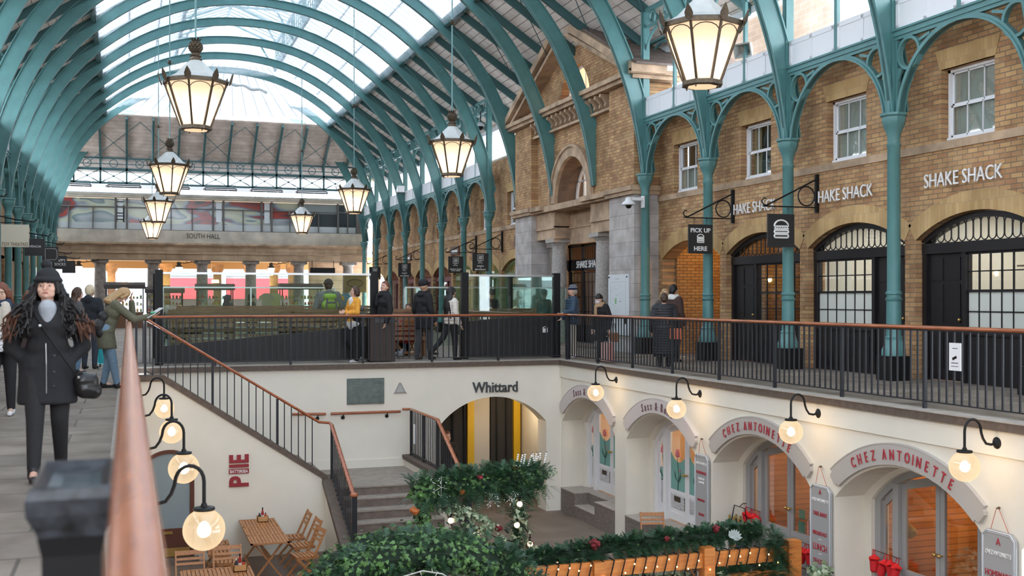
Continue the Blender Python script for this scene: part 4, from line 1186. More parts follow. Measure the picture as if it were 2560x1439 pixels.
# raised ventilator along the ridge
mb = MB()
for s_ in (-1, 1):
    x = CX + s_ * 2.35
    mb.box(x - 0.06, x + 0.06, EY0, EY1 - 6.2, 12.55, 12.72); mb.box(x - 0.05, x + 0.05, EY0, EY1 - 6.2, 13.75, 13.87)
    for i in range(int((EY1 - 6.2 - EY0) / (BAY / 6))):
        y = EY0 + 0.2 + i * BAY / 6; w = 0.05 if i % 6 == 0 else 0.02
        mb.box(x - w, x + w, y - w, y + w, 12.7, 13.8)
    for z in (12.95, 13.2, 13.45): mb.box(x - 0.012, x + 0.012, EY0, EY1 - 6.2, z, z + 0.02)
for n in range(-3, 13):
    y = YN(n)
    for s_ in (-1, 1):
        mb.bar((CX + s_ * 2.35, y, 13.8), (CX, y, 14.75), 0.06, 0.10); mb.bar((CX + s_ * 2.3, y, 12.6), (CX + s_ * 1.6, y, 13.75), 0.05, 0.08)
    mb.box(CX - 2.35, CX + 2.35, y - 0.04, y + 0.04, 13.78, 13.86)
for i in range(int((EY1 - 6.2 - EY0) / 0.54)):
    y = EY0 + i * 0.54
    for s_ in (-1, 1): mb.bar((CX + s_ * 2.35, y, 13.9), (CX, y, 14.85), 0.03, 0.04)
mb.box(CX - 0.05, CX + 0.05, EY0, EY1 - 6.2, 14.72, 14.85)
o = obj('ridge_ventilator', mb, M_TEAL); tag(o, 'raised teal iron ventilator frame along the ridge above the nets', 'roof frame')
# rolled net hanging at the hip
rl = MB(); random.seed(4)
pts = [(CX - 0.2 + i * 0.16, EY1 - HY - 4.6 + 0.05 * random.random(), 11.75 - 0.03 * i + 0.05 * sin(i * 1.3)) for i in range(14)]
rl.tube(pts, [0.05 + 0.04 * random.random() for _ in pts], 7)
o = obj('rolled_net', rl, mat('grey_net_roll', (0.62, 0.64, 0.64), 0.9), None, True); tag(o, 'rolled bundle of pale net tied under the far skylight edge', 'net')

# ================================================================ end girder with rings and crosses
gy = EY1 + 0.05
g = root('end_girder', 'long teal lattice girder with rings and crosses across the far end', 'girder', (CX, gy, 7.4))
mb = MB(); mb.box(XL, XR, gy - 0.06, gy + 0.06, 8.70, 8.78); mb.box(XL, XR, gy - 0.05, gy + 0.05, 8.10, 8.24); mb.box(XL, XR, gy - 0.05, gy + 0.05, 7.40, 7.50); mb.box(XL, XR, gy - 0.02, gy + 0.02, 8.42, 8.46)
obj('chord', mb, M_TEALD, g)
for i in range(-6, 7):
    x = CX + i * 1.29 - 0.645
    mb = MB(); mb.box(x - 0.05, x + 0.05, gy - 0.05, gy + 0.05, 7.42, 8.75); obj('post', mb, M_TEALD, g)
    cx = x + 0.645
    if cx < XR - 0.3:
        mb = MB(); pts = [(cx + 0.2 * cos(2 * pi * k_ / 16), gy, 8.47 + 0.2 * sin(2 * pi * k_ / 16)) for k_ in range(16)]; mb.tube(pts, 0.022, 5, closed=True); obj('ring', mb, M_TEALD, g)
        mb = MB(); mb.bar((x, gy, 7.46), (x + 1.29, gy, 8.16), 0.03, 0.045); mb.bar((x, gy, 8.16), (x + 1.29, gy, 7.46), 0.03, 0.045); mb.cyl((cx, gy - 0.03, 7.81), (cx, gy + 0.03, 7.81), 0.06, 8); obj('cross', mb, M_TEALD, g)
# ================================================================ far hall front
SY = 62.1
mb = MB(); mb.box(-3.7, 12.9, SY, SY + 1.2, 3.50, 3.86); mb.box(-3.7, 12.9, SY - 0.03, SY + 1.2, 3.86, 4.24)
struct('wall_hall_entablature', mb, M_STONEX)
mb = MB(); mb.box(-3.8, 12.9, SY - 0.10, SY + 0.3, 4.24, 4.32); mb.box(-3.85, 12.9, SY - 0.2, SY + 0.3, 4.32, 4.42); mb.box(-3.7, 12.9, SY - 0.06, SY, 3.84, 3.88)
struct('trim_hall_cornice', mb, M_STONE)
mb = MB(); mb.box(-3.6, 12.9, SY + 0.02, SY + 0.4, 4.42, 5.10)
struct('wall_hall_frieze', mb, M_PALE)
hl = root('hall_name', 'dark carved hall name letters on the pale stone frieze', 'lettering', (3.9, SY, 4.7))
text('SOUTH HALL', (3.87, SY + 0.01, 4.82), 1.75, 0.27, mat('carved_letter', (0.06, 0.045, 0.035), 0.8), '-Y', hl)
# glazed band
m, t, b = base_mat('printed_glass')
g = t.nodes.new('ShaderNodeNewGeometry'); mp = t.nodes.new('ShaderNodeMapping'); mp.inputs['Scale'].default_value = (0.13, 0.0, 0.42); mp.inputs['Rotation'].default_value = (0, 0.12, 0)
n = t.nodes.new('ShaderNodeTexNoise'); n.inputs['Scale'].default_value = 1.5; n.inputs['Detail'].default_value = 1.2; n.inputs['Distortion'].default_value = 1.6
r = t.nodes.new('ShaderNodeValToRGB'); r.color_ramp.interpolation = 'B_SPLINE' if False else 'LINEAR'
cols = [(0.30, (0.07, 0.045, 0.045)), (0.36, (0.10, 0.06, 0.06)), (0.40, (0.36, 0.06, 0.05)), (0.44, (0.33, 0.07, 0.055)), (0.455, (0.16, 0.17, 0.22)), (0.49, (0.40, 0.42, 0.44)), (0.52, (0.52, 0.54, 0.38)), (0.565, (0.58, 0.60, 0.52)), (0.58, (0.20, 0.28, 0.28)), (0.63, (0.36, 0.40, 0.42)), (0.68, (0.55, 0.57, 0.58))]
e = r.color_ramp.elements
e[0].position = cols[0][0]; e[0].color = (*cols[0][1], 1); e[1].position = cols[-1][0]; e[1].color = (*cols[-1][1], 1)
for p_, c_ in cols[1:-1]:
    q = e.new(p_); q.color = (*c_, 1)
t.links.new(g.outputs['Position'], mp.inputs[0]); t.links.new(mp.outputs[0], n.inputs['Vector']); t.links.new(n.outputs['Fac'], r.inputs['Fac'])
t.links.new(r.outputs['Color'], b.inputs['Base Color']); b.inputs['Roughness'].default_value = 0.15
M_PRINT = m
mb = MB(); mb.box(-3.5, 9.0, SY + 0.18, SY + 0.2, 5.45, 6.75)
struct('window_hall_print', mb, M_PRINT)
mb = MB(); mb.box(-3.5, 12.3, SY + 0.16, SY + 0.18, 5.12, 5.47); struct('window_hall_frost', mb, mat('milk_glass', (0.55, 0.58, 0.58), 0.25))
mb = MB(); mb.box(9.1, 11.2, SY + 0.18, SY + 0.2, 5.45, 6.2); mb.box(11.3, 12.3, SY + 0.18, SY + 0.2, 5.45, 6.75); struct('window_hall_dark', mb, mat('dark_glass', (0.05, 0.055, 0.06), 0.1))
mb = MB(); mb.box(9.1, 11.2, SY + 0.18, SY + 0.2, 6.2, 6.75); struct('window_hall_light', mb, mat('grey_glass', (0.30, 0.33, 0.34), 0.12))
o = root('clear_slit', 'narrow clear pane with a black ladder-like frame in the printed glass band', 'window', (0, SY, 5.5))
mb = MB()
for x, w in ((-0.55, 0.30), (4.55, 0.30), (7.15, 0.30)): mb.box(x, x + w, SY + 0.14, SY + 0.16, 5.6, 6.72)
obj('pane', mb, mat('bright_slit', (0.75, 0.78, 0.8), 0.2), o)
mb = MB()
for z in (5.62, 5.8, 5.95, 6.3, 6.55): mb.box(-0.56, -0.24, SY + 0.12, SY + 0.14, z, z + 0.05)
mb.box(-0.60, -0.54, SY + 0.11, SY + 0.14, 5.5, 6.4); mb.box(-0.25, -0.18, SY + 0.11, SY + 0.14, 5.5, 6.4); obj('black_frame', mb, M_BLACK, o)
mb = MB()
for i, x in enumerate([-3.5, -2.95, -1.75, -0.62, -0.05, 1.05, 2.2, 3.3, 4.4, 4.95, 6.0, 7.0, 7.55, 8.55, 9.05, 10.15, 11.25, 11.8, 12.3]):
    w = 0.05 if i in (3, 4, 8, 9, 11, 12, 14, 16) else 0.025
    mb.box(x - w, x + w, SY + 0.05, SY + 0.2, 5.1, 6.8 if w == 0.05 else 6.3)
mb.box(-3.5, 12.4, SY + 0.06, SY + 0.2, 6.27, 6.32); mb.box(-3.5, 12.4, SY + 0.04, SY + 0.2, 5.08, 5.13)
struct('trim_hall_mullions', mb, mat('brown_metal', (0.13, 0.115, 0.11), 0.5))
mb = MB(); mb.box(12.3, 12.9, SY + 0.02, SY + 0.4, 5.1, 6.8); mb.box(-3.9, -3.5, SY + 0.0, SY + 0.4, 4.4, 6.8); struct('trim_hall_posts', mb, mat('brown_metal', (0.13, 0.115, 0.11), 0.5))
mb = MB(); mb.box(-3.7, 12.4, SY - 0.25, SY + 0.3, 6.78, 6.90); mb.box(-3.7, 12.4, SY - 0.32, SY + 0.3, 6.90, 7.0)
struct('trim_hall_gutter', mb, M_PALE)
mb = MB(); mb.strip([(SY - 0.3, 7.0), (SY + 0.9, 7.36)], [(SY - 0.3, 7.03), (SY + 0.9, 7.39)], 0, -3.7, 12.2)
struct('window_hall_rooflight', mb, mat('rooflight_glass', (0.42, 0.48, 0.54), 0.12))
mb = MB()
for i in range(24): mb.strip([(SY - 0.3, 7.03), (SY + 0.9, 7.39)], [(SY - 0.3, 7.06), (SY + 0.9, 7.42)], 0, -3.6 + i * 0.68, -3.57 + i * 0.68)
struct('trim_hall_rooflight_bars', mb, M_STEEL)
lg = mat('grey_cladding', (0.36, 0.37, 0.385), 0.7)
mb = MB(); mb.box(-4, 12.8, SY + 1.6, SY + 4, 7.0, 7.62)
struct('wall_hall_plant', mb, lg)
for i in range(7):
    x0 = -3.6 + i * 2.55
    o = root('louvre_vent', 'dark louvred vent above the far hall rooflight, %s from the shaded side' % nth(i), 'vent', (x0, SY + 1.5, 7.4), 0, 'louvred vents above the far hall')
    mb = MB(); mb.box(x0, x0 + 1.7, SY + 1.5, SY + 1.6, 7.36, 7.80); obj('frame', mb, M_BLACK, o)
    for z in (7.42, 7.52, 7.62, 7.72): mb = MB(); mb.box(x0 + 0.03, x0 + 1.67, SY + 1.44, SY + 1.52, z, z + 0.04); obj('blade', mb, lg, o)
    mb = MB(); mb.box(x0 + 1.75, x0 + 2.45, SY + 1.4, SY + 2.0, 7.36, 7.95); tag(obj('roof_box', mb, lg), 'pale grey roof box beside the louvres, %s from the shaded side' % nth(i), 'box', 'grey roof boxes above the far hall')
# colonnade
cx_ = [-3.95, -1.4, 1.28, 3.84, 6.45, 9.1, 11.9]
for i, x in enumerate(cx_):
    o = root('hall_column', 'round dark granite column of the far colonnade, %s from the shaded side' % nth(i), 'column', (x, SY + 0.5, 0), 0, 'columns of the far colonnade')
    mb = MB(); mb.lathe((x, SY + 0.5, 0), [(0.34, 0), (0.32, 1.2), (0.28, 3.2)], 20); obj('shaft', mb, M_GRAND, o, True)
    mb = MB(); mb.lathe((x, SY + 0.5, 3.2), [(0.29, 0), (0.29, 0.05), (0.38, 0.14)], 20); mb.box(x - 0.42, x + 0.42, SY + 0.08, SY + 0.92, 3.34, 3.5); obj('capital', mb, M_GRAND, o, True)
for i, x in enumerate((-4.2, -0.9, 2.1, 5.0, 6.9, 8.3, 9.4)):
    o = root('lit_pillar', 'warm lit stone pillar behind the far colonnade, %s from the shaded side' % nth(i), 'column', (x, SY + 5, 0), 0, 'warm pillars behind the far colonnade')
    mb = MB(); mb.box(x - 0.22, x + 0.22, SY + 5, SY + 5.5, 0, 3.2); obj('shaft', mb, M_STONE, o)
    mb = MB(); mb.box(x - 0.34, x + 0.34, SY + 4.9, SY + 5.6, 3.1, 3.45); mb.prism([(x - 0.22, 2.9), (x + 0.22, 2.9), (x + 0.34, 3.1), (x - 0.34, 3.1)], 1, SY + 4.95, SY + 5.5); obj('capital', mb, M_STONE, o)
mb = MB(); mb.box(-8, 15, SY + 0.9, SY + 8.4, 3.66, 3.8); struct('ceiling_portico', mb, mat('portico_soffit', (0.62, 0.42, 0.20), 0.8))
mb = MB(); mb.box(-8, 15, SY + 7.9, SY + 8.4, 3.25, 3.7); struct('wall_portico_beam', mb, mat('portico_soffit2', (0.60, 0.38, 0.17), 0.8))
for x in (-2, 2.5, 7.0, 11.5): lamp('AREA', (x, SY + 4.2, 2.2), 60, (1, 0.62, 0.25), 2.5, (pi, 0, 0))
mb = MB(); mb.box(10.0, 13.5, SY + 2.6, SY + 2.8, 0, 3.6); struct('wall_portico_side', mb, M_STONEX)
def bracket_lantern(x, y, z, label):
    o = root('bracket_lantern', label, 'lantern', (x, y, z), 0, 'bracket lanterns of the far colonnade')
    mb = MB(); mb.lathe((x, y, z - 0.55), [(0.10, 0), (0.20, 0.42)], 6); obj('glass', mb, mat('lantern_glow', (1, 0.86, 0.7), 0.5, emit=(1.0, 0.80, 0.58), es=1.25), o)
    mb = MB(); mb.lathe((x, y, z - 0.13), [(0.23, 0), (0.15, 0.08), (0.10, 0.12), (0.13, 0.2), (0.10, 0.26), (0.02, 0.3)], 10); obj('cap', mb, M_BRONZE, o, True)
    mb = MB(); mb.tube([(x, y, z + 0.1), (x + 0.3, y, z + 0.08), (x + 0.6, y, z + 0.14), (x + 1.0, y, z + 0.2)], 0.02, 5)
    mb.tube([(x + 0.35, y, z + 0.2), (x + 0.5, y, z + 0.1), (x + 0.65, y, z + 0.2), (x + 0.85, y, z + 0.08), (x + 1.0, y, z + 0.12)], 0.014, 5); obj('bracket', mb, M_BLACK, o)
for x, lb in ((-2.45, 'bracket lantern under the far beam nearest the shaded side'), (2.6, 'bracket lantern under the far beam below the carved name'), (7.5, 'bracket lantern under the far beam nearest the brick shops')):
    bracket_lantern(x, SY - 0.1, 3.25, lb)

# ================================================================ street beyond
fw = mat('white_street_facade', (0.86, 0.88, 0.92), 0.7, emit=None)
mb = MB(); mb.box(0.5, 24, 88, 92, 0, 12); struct('wall_street_facade', mb, fw)
mb = MB(); mb.box(-16, -6.5, 92, 95, 3.6, 9); struct('wall_street_dark', mb, mat('slate_wall', (0.13, 0.14, 0.17), 0.8))
mb = MB(); mb.box(-22, -0.2, 91, 92, 3.1, 4.0); mb.box(-22, -0.2, 90.7, 91, 3.5, 3.7)
for i in range(6): mb.cyl((-9 + i * 1.7, 91.2, 0), (-9 + i * 1.7, 91.2, 3.1), 0.33, 12)
struct('wall_street_portico', mb, fw)
mb = MB(); mb.box(-22, 0, 93, 94, 0, 3.1); struct('wall_street_back', mb, mat('grey_street', (0.40, 0.42, 0.45), 0.8))
for i in range(9):
    x = 1.2 + i * 2.4
    for z in (4.2, 7.6):
        o = root('street_window', 'grey sash window of the white building beyond the hall, %s along' % nth(i), 'window', (x, 88, z), 0, 'windows of the white street building')
        mb = MB(); mb.box(x, x + 1.1, 87.95, 88.02, z, z + 1.9); obj('pane', mb, mat('street_pane', (0.25, 0.30, 0.36), 0.2), o)
        mb = MB(); mb.box(x - 0.08, x + 1.18, 87.85, 87.98, z - 0.1, z); mb.box(x + 0.52, x + 0.58, 87.92, 87.96, z, z + 1.9); obj('sill', mb, fw, o)
rd = mat('red_shop_awning', (0.80, 0.06, 0.08), 0.6)
for i, (x0, x1) in enumerate(((2.0, 6.3), (7.2, 12.2), (13.6, 18.0))):
    o = root('red_shopfront', 'bright red street shopfront beyond the colonnade, %s from the shaded side' % nth(i), 'shopfront', (x0, 87.8, 0))
    mb = MB(); mb.box(x0, x1, 87.7, 88, 1.4, 3.0); obj('fascia', mb, rd, o)
    mb = MB(); mb.box(x0, x1, 87.75, 88, 0, 1.4); obj('window_pane', mb, mat('shop_dark', (0.10, 0.05, 0.05), 0.3), o)
    mb = MB(); mb.box(x0 - 0.2, x1 + 0.2, 87.6, 88, 3.2, 3.9); obj('blue_band', mb, mat('blue_grey_band', (0.36, 0.48, 0.58), 0.6), o)
    mb = MB(); mb.box(x0 - 0.25, x0 - 0.05, 87.6, 88, 0, 3.2); obj('pilaster', mb, fw, o)

# ================================================================ market stalls under and before the colonnade
random.seed(5)
pal = [mat('goods_%d' % i, c, 0.6) for i, c in enumerate([(0.85, 0.80, 0.70), (0.75, 0.35, 0.08), (0.70, 0.10, 0.06), (0.80, 0.66, 0.15), (0.25, 0.40, 0.18), (0.62, 0.60, 0.62)])]
def stall(x0, x1, y, label, zt=2.0, goods=True, lamp_=True):
    o = root('market_stall', label, 'stall', ((x0 + x1) / 2, y, 0))
    mb = MB(); mb.box(x0, x1, y - 0.5, y + 0.5, 0.0, 0.75); obj('counter', mb, mat('stall_wood', (0.20, 0.09, 0.045), 0.6), o)
    mb = MB()
    for x in (x0, x1):
        for yy in (y - 0.5, y + 0.5): mb.box(x - 0.025, x + 0.025, yy - 0.025, yy + 0.025, 0.7, zt)
    obj('post', mb, M_BLACK, o)
    mb = MB(); pr = [(y - 0.7, zt), (y - 0.66, zt + 0.18), (y - 0.4, zt + 0.32), (y + 0.4, zt + 0.32), (y + 0.66, zt + 0.18), (y + 0.7, zt)]
    mb.prism(pr, 0, x0 - 0.1, x1 + 0.1); obj('canopy', mb, mat('stall_canopy', (0.06, 0.045, 0.04), 0.7), o)
    if lamp_:
        mb = MB(); mb.lathe(((x0 + x1) / 2, y - 0.3, zt + 0.36), [(0.20, 0), (0.17, 0.16)], 8); obj('lamp', mb, mat('stall_lamp', (1, 0.8, 0.5), 0.5, emit=(1, 0.72, 0.4), es=2.2), o)
    for k_, z in enumerate((0.78, 1.1, 1.42)):
        mb = MB(); mb.box(x0 + 0.03, x1 - 0.03, y - 0.38 + 0.12 * k_, y + 0.1 + 0.12 * k_, z - 0.03, z); obj('shelf', mb, pal[0], o)
    return o
def goods(x0, x1, y, label, grp, nrow=3):
    for k_, z in enumerate((0.78, 1.1, 1.42)[:nrow]):
        n_ = max(3, int((x1 - x0) / 0.16))
        for i in range(n_):
            x = x0 + 0.1 + i * (x1 - x0 - 0.2) / (n_ - 1); yy = y - 0.3 + 0.12 * k_; mt = pal[random.randrange(6)]
            mb = MB(); h = random.uniform(0.09, 0.2)
            if random.random() < 0.5: mb.lathe((x, yy, z), [(0.045, 0), (0.055, h * 0.6), (0.03, h * 0.8), (0.03, h)], 8)
            else: mb.box(x - 0.05, x + 0.05, yy - 0.04, yy + 0.05, z, z + h)
            tag(obj('jar_of_goods', mb, mt), label, 'goods', grp)
stall(-1.0, 0.7, 57.0, 'market stall with dark hooped canopy behind the leaning reader', 1.9)
goods(-1.0, 0.7, 57.0, 'small packet or jar on the shelves of the stall with the hooped canopy', 'goods on the hooped stall')
stall(0.9, 2.6, 58.4, 'market stall with rows of white cups beside the dark glass post', 1.7, lamp_=False)
goods(0.9, 2.6, 58.4, 'small packet or cup on the stall beside the dark post', 'goods on the cup stall')
stall(3.3, 5.0, 57.6, 'market stall seen through the glass screen with grey rounded canopy', 1.85)
goods(3.3, 5.0, 57.6, 'small packet or jar on the stall seen through the glass screen', 'goods on the glazed stall', 3)
stall(7.6, 9.6, 58.6, 'dark clothes and gifts stall near the middle colonnade', 1.9, lamp_=False)
goods(7.6, 9.6, 58.6, 'small gift item on the dark stall near the middle colonnade', 'goods on the gift stall')
for i, (x, c_) in enumerate(((6.3, (0.65, 0.5, 0.35)), (6.8, (0.75, 0.6, 0.3)), (9.9, (0.8, 0.42, 0.05)), (10.4, (0.22, 0.38, 0.5)))):
    mb = MB(); z = 1.0; y = 54 + i * 0.5
    mb.prism([(x - 0.22, z), (x + 0.22, z), (x + 0.22, z + 0.45), (x + 0.34, z + 0.3), (x + 0.36, z + 0.5), (x + 0.12, z + 0.68), (x - 0.12, z + 0.68), (x - 0.36, z + 0.5), (x - 0.34, z + 0.3), (x - 0.22, z + 0.45)], 1, y - 0.05, y + 0.05)
    mb.cyl((x, y, 0), (x, y, 1.1), 0.02, 6)
    tag(obj('hanging_garment', mb, mat('garment_%d' % i, c_, 0.8)), ['tan top hung on a stand beyond the benches', 'striped cream top hung on a stand beyond the benches', 'orange top hung on a stand by the middle colonnade', 'blue printed top on a stand by the middle colonnade'][i], 'clothes')
# tall sign board and small board at the shop side of the colonnade
o = root('shop_board', 'gold oval sign board hanging at the end of the brick range', 'sign', (11.6, 58.5, 2.2))
mb = MB(); mb.box(10.9, 12.1, 58.45, 58.5, 1.75, 2.75); mb.box(12.0, 13.0, 58.45, 58.5, 2.6, 2.64); obj('board', mb, mat('old_gold', (0.36, 0.25, 0.10), 0.5), o)
mb = MB(); mb.tube([(11.5 + 0.42 * cos(a * pi / 12), 58.43, 2.25 + 0.2 * sin(a * pi / 12)) for a in range(24)], 0.03, 5, closed=True); obj('oval', mb, mat('dark_gold', (0.12, 0.07, 0.03), 0.5), o)
o = root('portico_sign', 'black shop name board under the portico beside the last column', 'sign', (10.4, 61.8, 3.0))
mb = MB(); mb.box(9.6, 11.0, 61.7, 61.75, 2.85, 3.15); mb.box(9.7, 9.73, 61.7, 61.75, 3.1, 3.55); mb.box(10.9, 10.93, 61.7, 61.75, 3.1, 3.55); obj('board', mb, M_BLACK, o)

# ================================================================ glass screens, benches, bins beyond the court
def screen(x0, x1, y, zl, zr, lab, logo=False):
    o = root('glass_screen', lab, 'screen', ((x0 + x1) / 2, y, 0))
    for x in (x0, x1):
        mb = MB(); mb.box(x - 0.08, x + 0.08, y - 0.07, y + 0.07, 0, 2.02); obj('post', mb, M_BLACK, o)
    mb = MB(); mb.prism([(x0 + 0.08, 0.03), (x1 - 0.08, 0.03), (x1 - 0.08, zr), (x0 + 0.08, zl)], 1, y - 0.03, y + 0.03); obj('lower_panel', mb, mat('near_black_panel', (0.012, 0.012, 0.014), 0.5), o)
    n_ = max(1, int((x1 - x0) / 1.2))
    for i in range(n_):
        a = x0 + 0.08 + i * (x1 - x0 - 0.16) / n_; b_ = x0 + 0.08 + (i + 1) * (x1 - x0 - 0.16) / n_ - 0.015
        mb = MB(); mb.prism([(a, zl + (zr - zl) * (a - x0) / (x1 - x0)), (b_, zl + (zr - zl) * (b_ - x0) / (x1 - x0)), (b_, 1.95), (a, 1.95)], 1, y - 0.006, y + 0.006); obj('pane', mb, M_GLASSR, o)
    mb = MB(); mb.box(x0 + 0.06, x1 - 0.06, y - 0.025, y + 0.025, 1.93, 1.975); obj('top_rail', mb, M_STEEL, o)
    return o
screen(0.62, 5.25, 24.5, 0.40, 0.80, 'long glass screen with sloping black base behind the far kerb')
sc2 = screen(7.42, 9.72, 24.62, 0.88, 1.06, 'glass screen with black base and small white burger mark')
def burger(parent, cx, cz, y, w, name='burger_mark', th=0.035):
    """outline of a burger: bun, wavy leaf, two layers"""
    mb = MB(); h = w * 1.25; t_ = w * th * 2
    pts = [(cx - w / 2, y, cz + h * 0.20)] + [(cx + w / 2 * cos(a), y, cz + h * 0.20 + h * 0.30 * sin(a)) for a in [pi - pi * i / 10 for i in range(11)]]
    mb.tube(pts, t_, 5, closed=True)
    mb.tube([(cx - w / 2 + w * i / 12, y, cz + h * 0.09 + (h * 0.03 if i % 2 else -h * 0.03)) for i in range(13)], t_, 5)
    for z0, z1 in ((-0.13, 0.0), (-0.36, -0.2)):
        za = cz + h * z0; zb_ = cz + h * z1; r_ = (zb_ - za) / 2; pts = []
        for i in range(6): a = pi / 2 - pi * i / 5; pts.append((cx + w / 2 - r_ + r_ * cos(a), y, (za + zb_) / 2 + r_ * sin(a)))
        for i in range(6): a = -pi / 2 - pi * i / 5; pts.append((cx - w / 2 + r_ + r_ * cos(a), y, (za + zb_) / 2 + r_ * sin(a)))
        mb.tube(pts, t_, 5, closed=True)
    return obj(name, mb, M_WTXT, parent)
burger(sc2, 9.42, 0.66, 24.58, 0.12)
# returns of the screens
for x, y0, y1, lb in ((0.62, 24.6, 27.5, 'side glass screen running back from the dark post'), (9.72, 24.7, 28.0, 'side glass screen behind the man in the striped beanie')):
    o = root('glass_screen', lb, 'screen', (x, y0, 0))
    mb = MB(); mb.box(x - 0.006, x + 0.006, y0, y1, 0.3, 1.95); obj('pane', mb, M_GLASSR, o)
    mb = MB(); mb.box(x - 0.03, x + 0.03, y0, y1, 0.0, 0.3); obj('lower_panel', mb, M_BLACK, o)
    mb = MB(); mb.box(x - 0.06, x + 0.06, y1 - 0.06, y1 + 0.06, 0, 2.0); obj('post', mb, M_BLACK, o)
for x0, x1, y, lb in ((0.9, 5.6, 31.5, 'low glass balustrade with steel rail beyond the benches'), (7.2, 12.0, 29.6, 'glass balustrade with steel rail beyond the seated cafe guests')):
    o = root('glass_balustrade', lb, 'balustrade', (x0, y, 0))
    mb = MB(); mb.box(x0, x1, y - 0.006, y + 0.006, 0.1, 1.72); obj('pane', mb, M_GLASSR, o)
    mb = MB(); mb.box(x0, x1, y - 0.02, y + 0.02, 1.70, 1.74); obj('top_rail', mb, M_STEEL, o)
    for x in (x0, (x0 + x1) / 2, x1): mb = MB(); mb.box(x - 0.02, x + 0.02, y - 0.02, y + 0.02, 0, 1.7); obj('post', mb, M_STEEL, o)
def bench(x0, x1, y, lb, z0=0.40, n_=6, zt=1.16):
    o = root('slatted_bench', lb, 'bench', ((x0 + x1) / 2, y, 0))
    for i in range(n_):
        z = z0 + i * (zt - 0.16 - z0) / (n_ - 1) - 0.0
        mb = MB(); mb.box(x0, x1, y - 0.015, y + 0.015, z, z + 0.085); obj('slat', mb, M_OAKX, o)
    mb = MB(); mb.box(x0, x1, y - 0.03, y + 0.05, zt - 0.07, zt); obj('top_slat', mb, M_OAKX, o)
    mb = MB(); mb.box(x0, x1, y, y + 0.42, 0.42, 0.46); obj('seat', mb, M_OAKX, o)
    k_ = int((x1 - x0) / 1.5) + 1
    for i in range(k_ + 1):
        x = x0 + 0.05 + i * (x1 - x0 - 0.1) / k_; mb = MB(); mb.box(x - 0.03, x + 0.03, y + 0.015, y + 0.08, 0, zt - 0.05); mb.box(x - 0.03, x + 0.03, y + 0.3, y + 0.36, 0, 0.42); obj('leg', mb, M_OAKX, o)
bench(0.85, 3.6, 26.0, 'slatted timber bench behind the black base, nearest the stairs')
bench(3.7, 6.9, 26.05, 'slatted timber bench behind the woman in the yellow jacket')
bench(1.2, 6.9, 29.8, 'far slatted timber bench where the seated heads show', zt=1.22)
bench(7.6, 9.5, 25.4, 'slatted timber bench behind the burger mark screen', z0=0.5, zt=1.17)
# dark litter bin on the far kerb, black podium behind
o = root('litter_bin', 'dark brown boxed litter bin behind the far railing', 'bin', (5.3, 24.05, 0))
mb = MB(); mb.box(5.05, 5.62, 23.98, 24.4, 0.02, 0.98); obj('body', mb, mat('brown_bin', (0.045, 0.028, 0.022), 0.5), o)
mb = MB(); mb.box(5.16, 5.6, 23.95, 24.0, 0.88, 0.98); obj('lid', mb, mat('grey_bin_lid', (0.07, 0.075, 0.08), 0.4), o)
# black cast pedestal bin at the near rail
o = root('pedestal_bin', 'black cast pedestal bin with dished grey rim close to the viewer', 'bin', (-0.16, 3.2, 0))
mb = MB()
def rect_loft(mb, cx, cy, rows, hx, hy):
    vs = []; fs = []
    for s_, z in rows:
        vs += [(cx - hx - s_, cy - hy - s_, z), (cx + hx + s_, cy - hy - s_, z), (cx + hx + s_, cy + hy + s_, z), (cx - hx - s_, cy + hy + s_, z)]
    for i in range(len(rows) - 1):
        for k_ in range(4): fs.append((4 * i + k_, 4 * i + (k_ + 1) % 4, 4 * i + 4 + (k_ + 1) % 4, 4 * i + 4 + k_))
    fs.append((3, 2, 1, 0)); n_ = 4 * (len(rows) - 1); fs.append((n_, n_ + 1, n_ + 2, n_ + 3)); mb.add(vs, fs)
rect_loft(mb, -0.135, 3.22, [(0.0, 0), (0.0, 0.05), (-0.015, 0.09), (-0.015, 0.75), (-0.005, 0.80)], 0.085, 0.24)
obj('body', mb, M_BLACK, o)
mb = MB(); rect_loft(mb, -0.135, 3.22, [(-0.01, 0.79), (0.0, 0.82), (0.02, 0.86), (0.022, 0.90), (0.012, 0.925), (0.002, 0.93), (-0.02, 0.905), (-0.05, 0.90)], 0.085, 0.24)
obj('rim', mb, mat('worn_bin_rim', (0.03, 0.034, 0.042), 0.32, noise=0.9, nscale=22), o)

# ================================================================ big hanging lanterns
M_LG = mat('lantern_opal', (0.95, 0.80, 0.62), 0.4, emit=(1.0, 0.72, 0.46), es=0.62, trans=0.0)
def lantern_glass():
    if 'opal_panel' in MATS: return MATS['opal_panel']
    m = bpy.data.materials.new('opal_panel'); m.use_nodes = True; MATS['opal_panel'] = m
    t = m.node_tree; t.nodes.remove(t.nodes['Principled BSDF'])
    l = t.nodes.new('ShaderNodeBsdfTranslucent'); l.inputs[0].default_value = (0.95, 0.86, 0.74, 1)
    tr = t.nodes.new('ShaderNodeBsdfTransparent'); tr.inputs[0].default_value = (1, 0.93, 0.85, 1)
    em = t.nodes.new('ShaderNodeEmission'); em.inputs[0].default_value = (1.0, 0.70, 0.46, 1); em.inputs[1].default_value = 0.34
    a = t.nodes.new('ShaderNodeMixShader'); a.inputs[0].default_value = 0.22
    s_ = t.nodes.new('ShaderNodeAddShader')
    t.links.new(l.outputs[0], a.inputs[1]); t.links.new(tr.outputs[0], a.inputs[2])
    t.links.new(a.outputs[0], s_.inputs[0]); t.links.new(em.outputs[0], s_.inputs[1]); t.links.new(s_.outputs[0], t.nodes['Material Output'].inputs['Surface'])
    return m
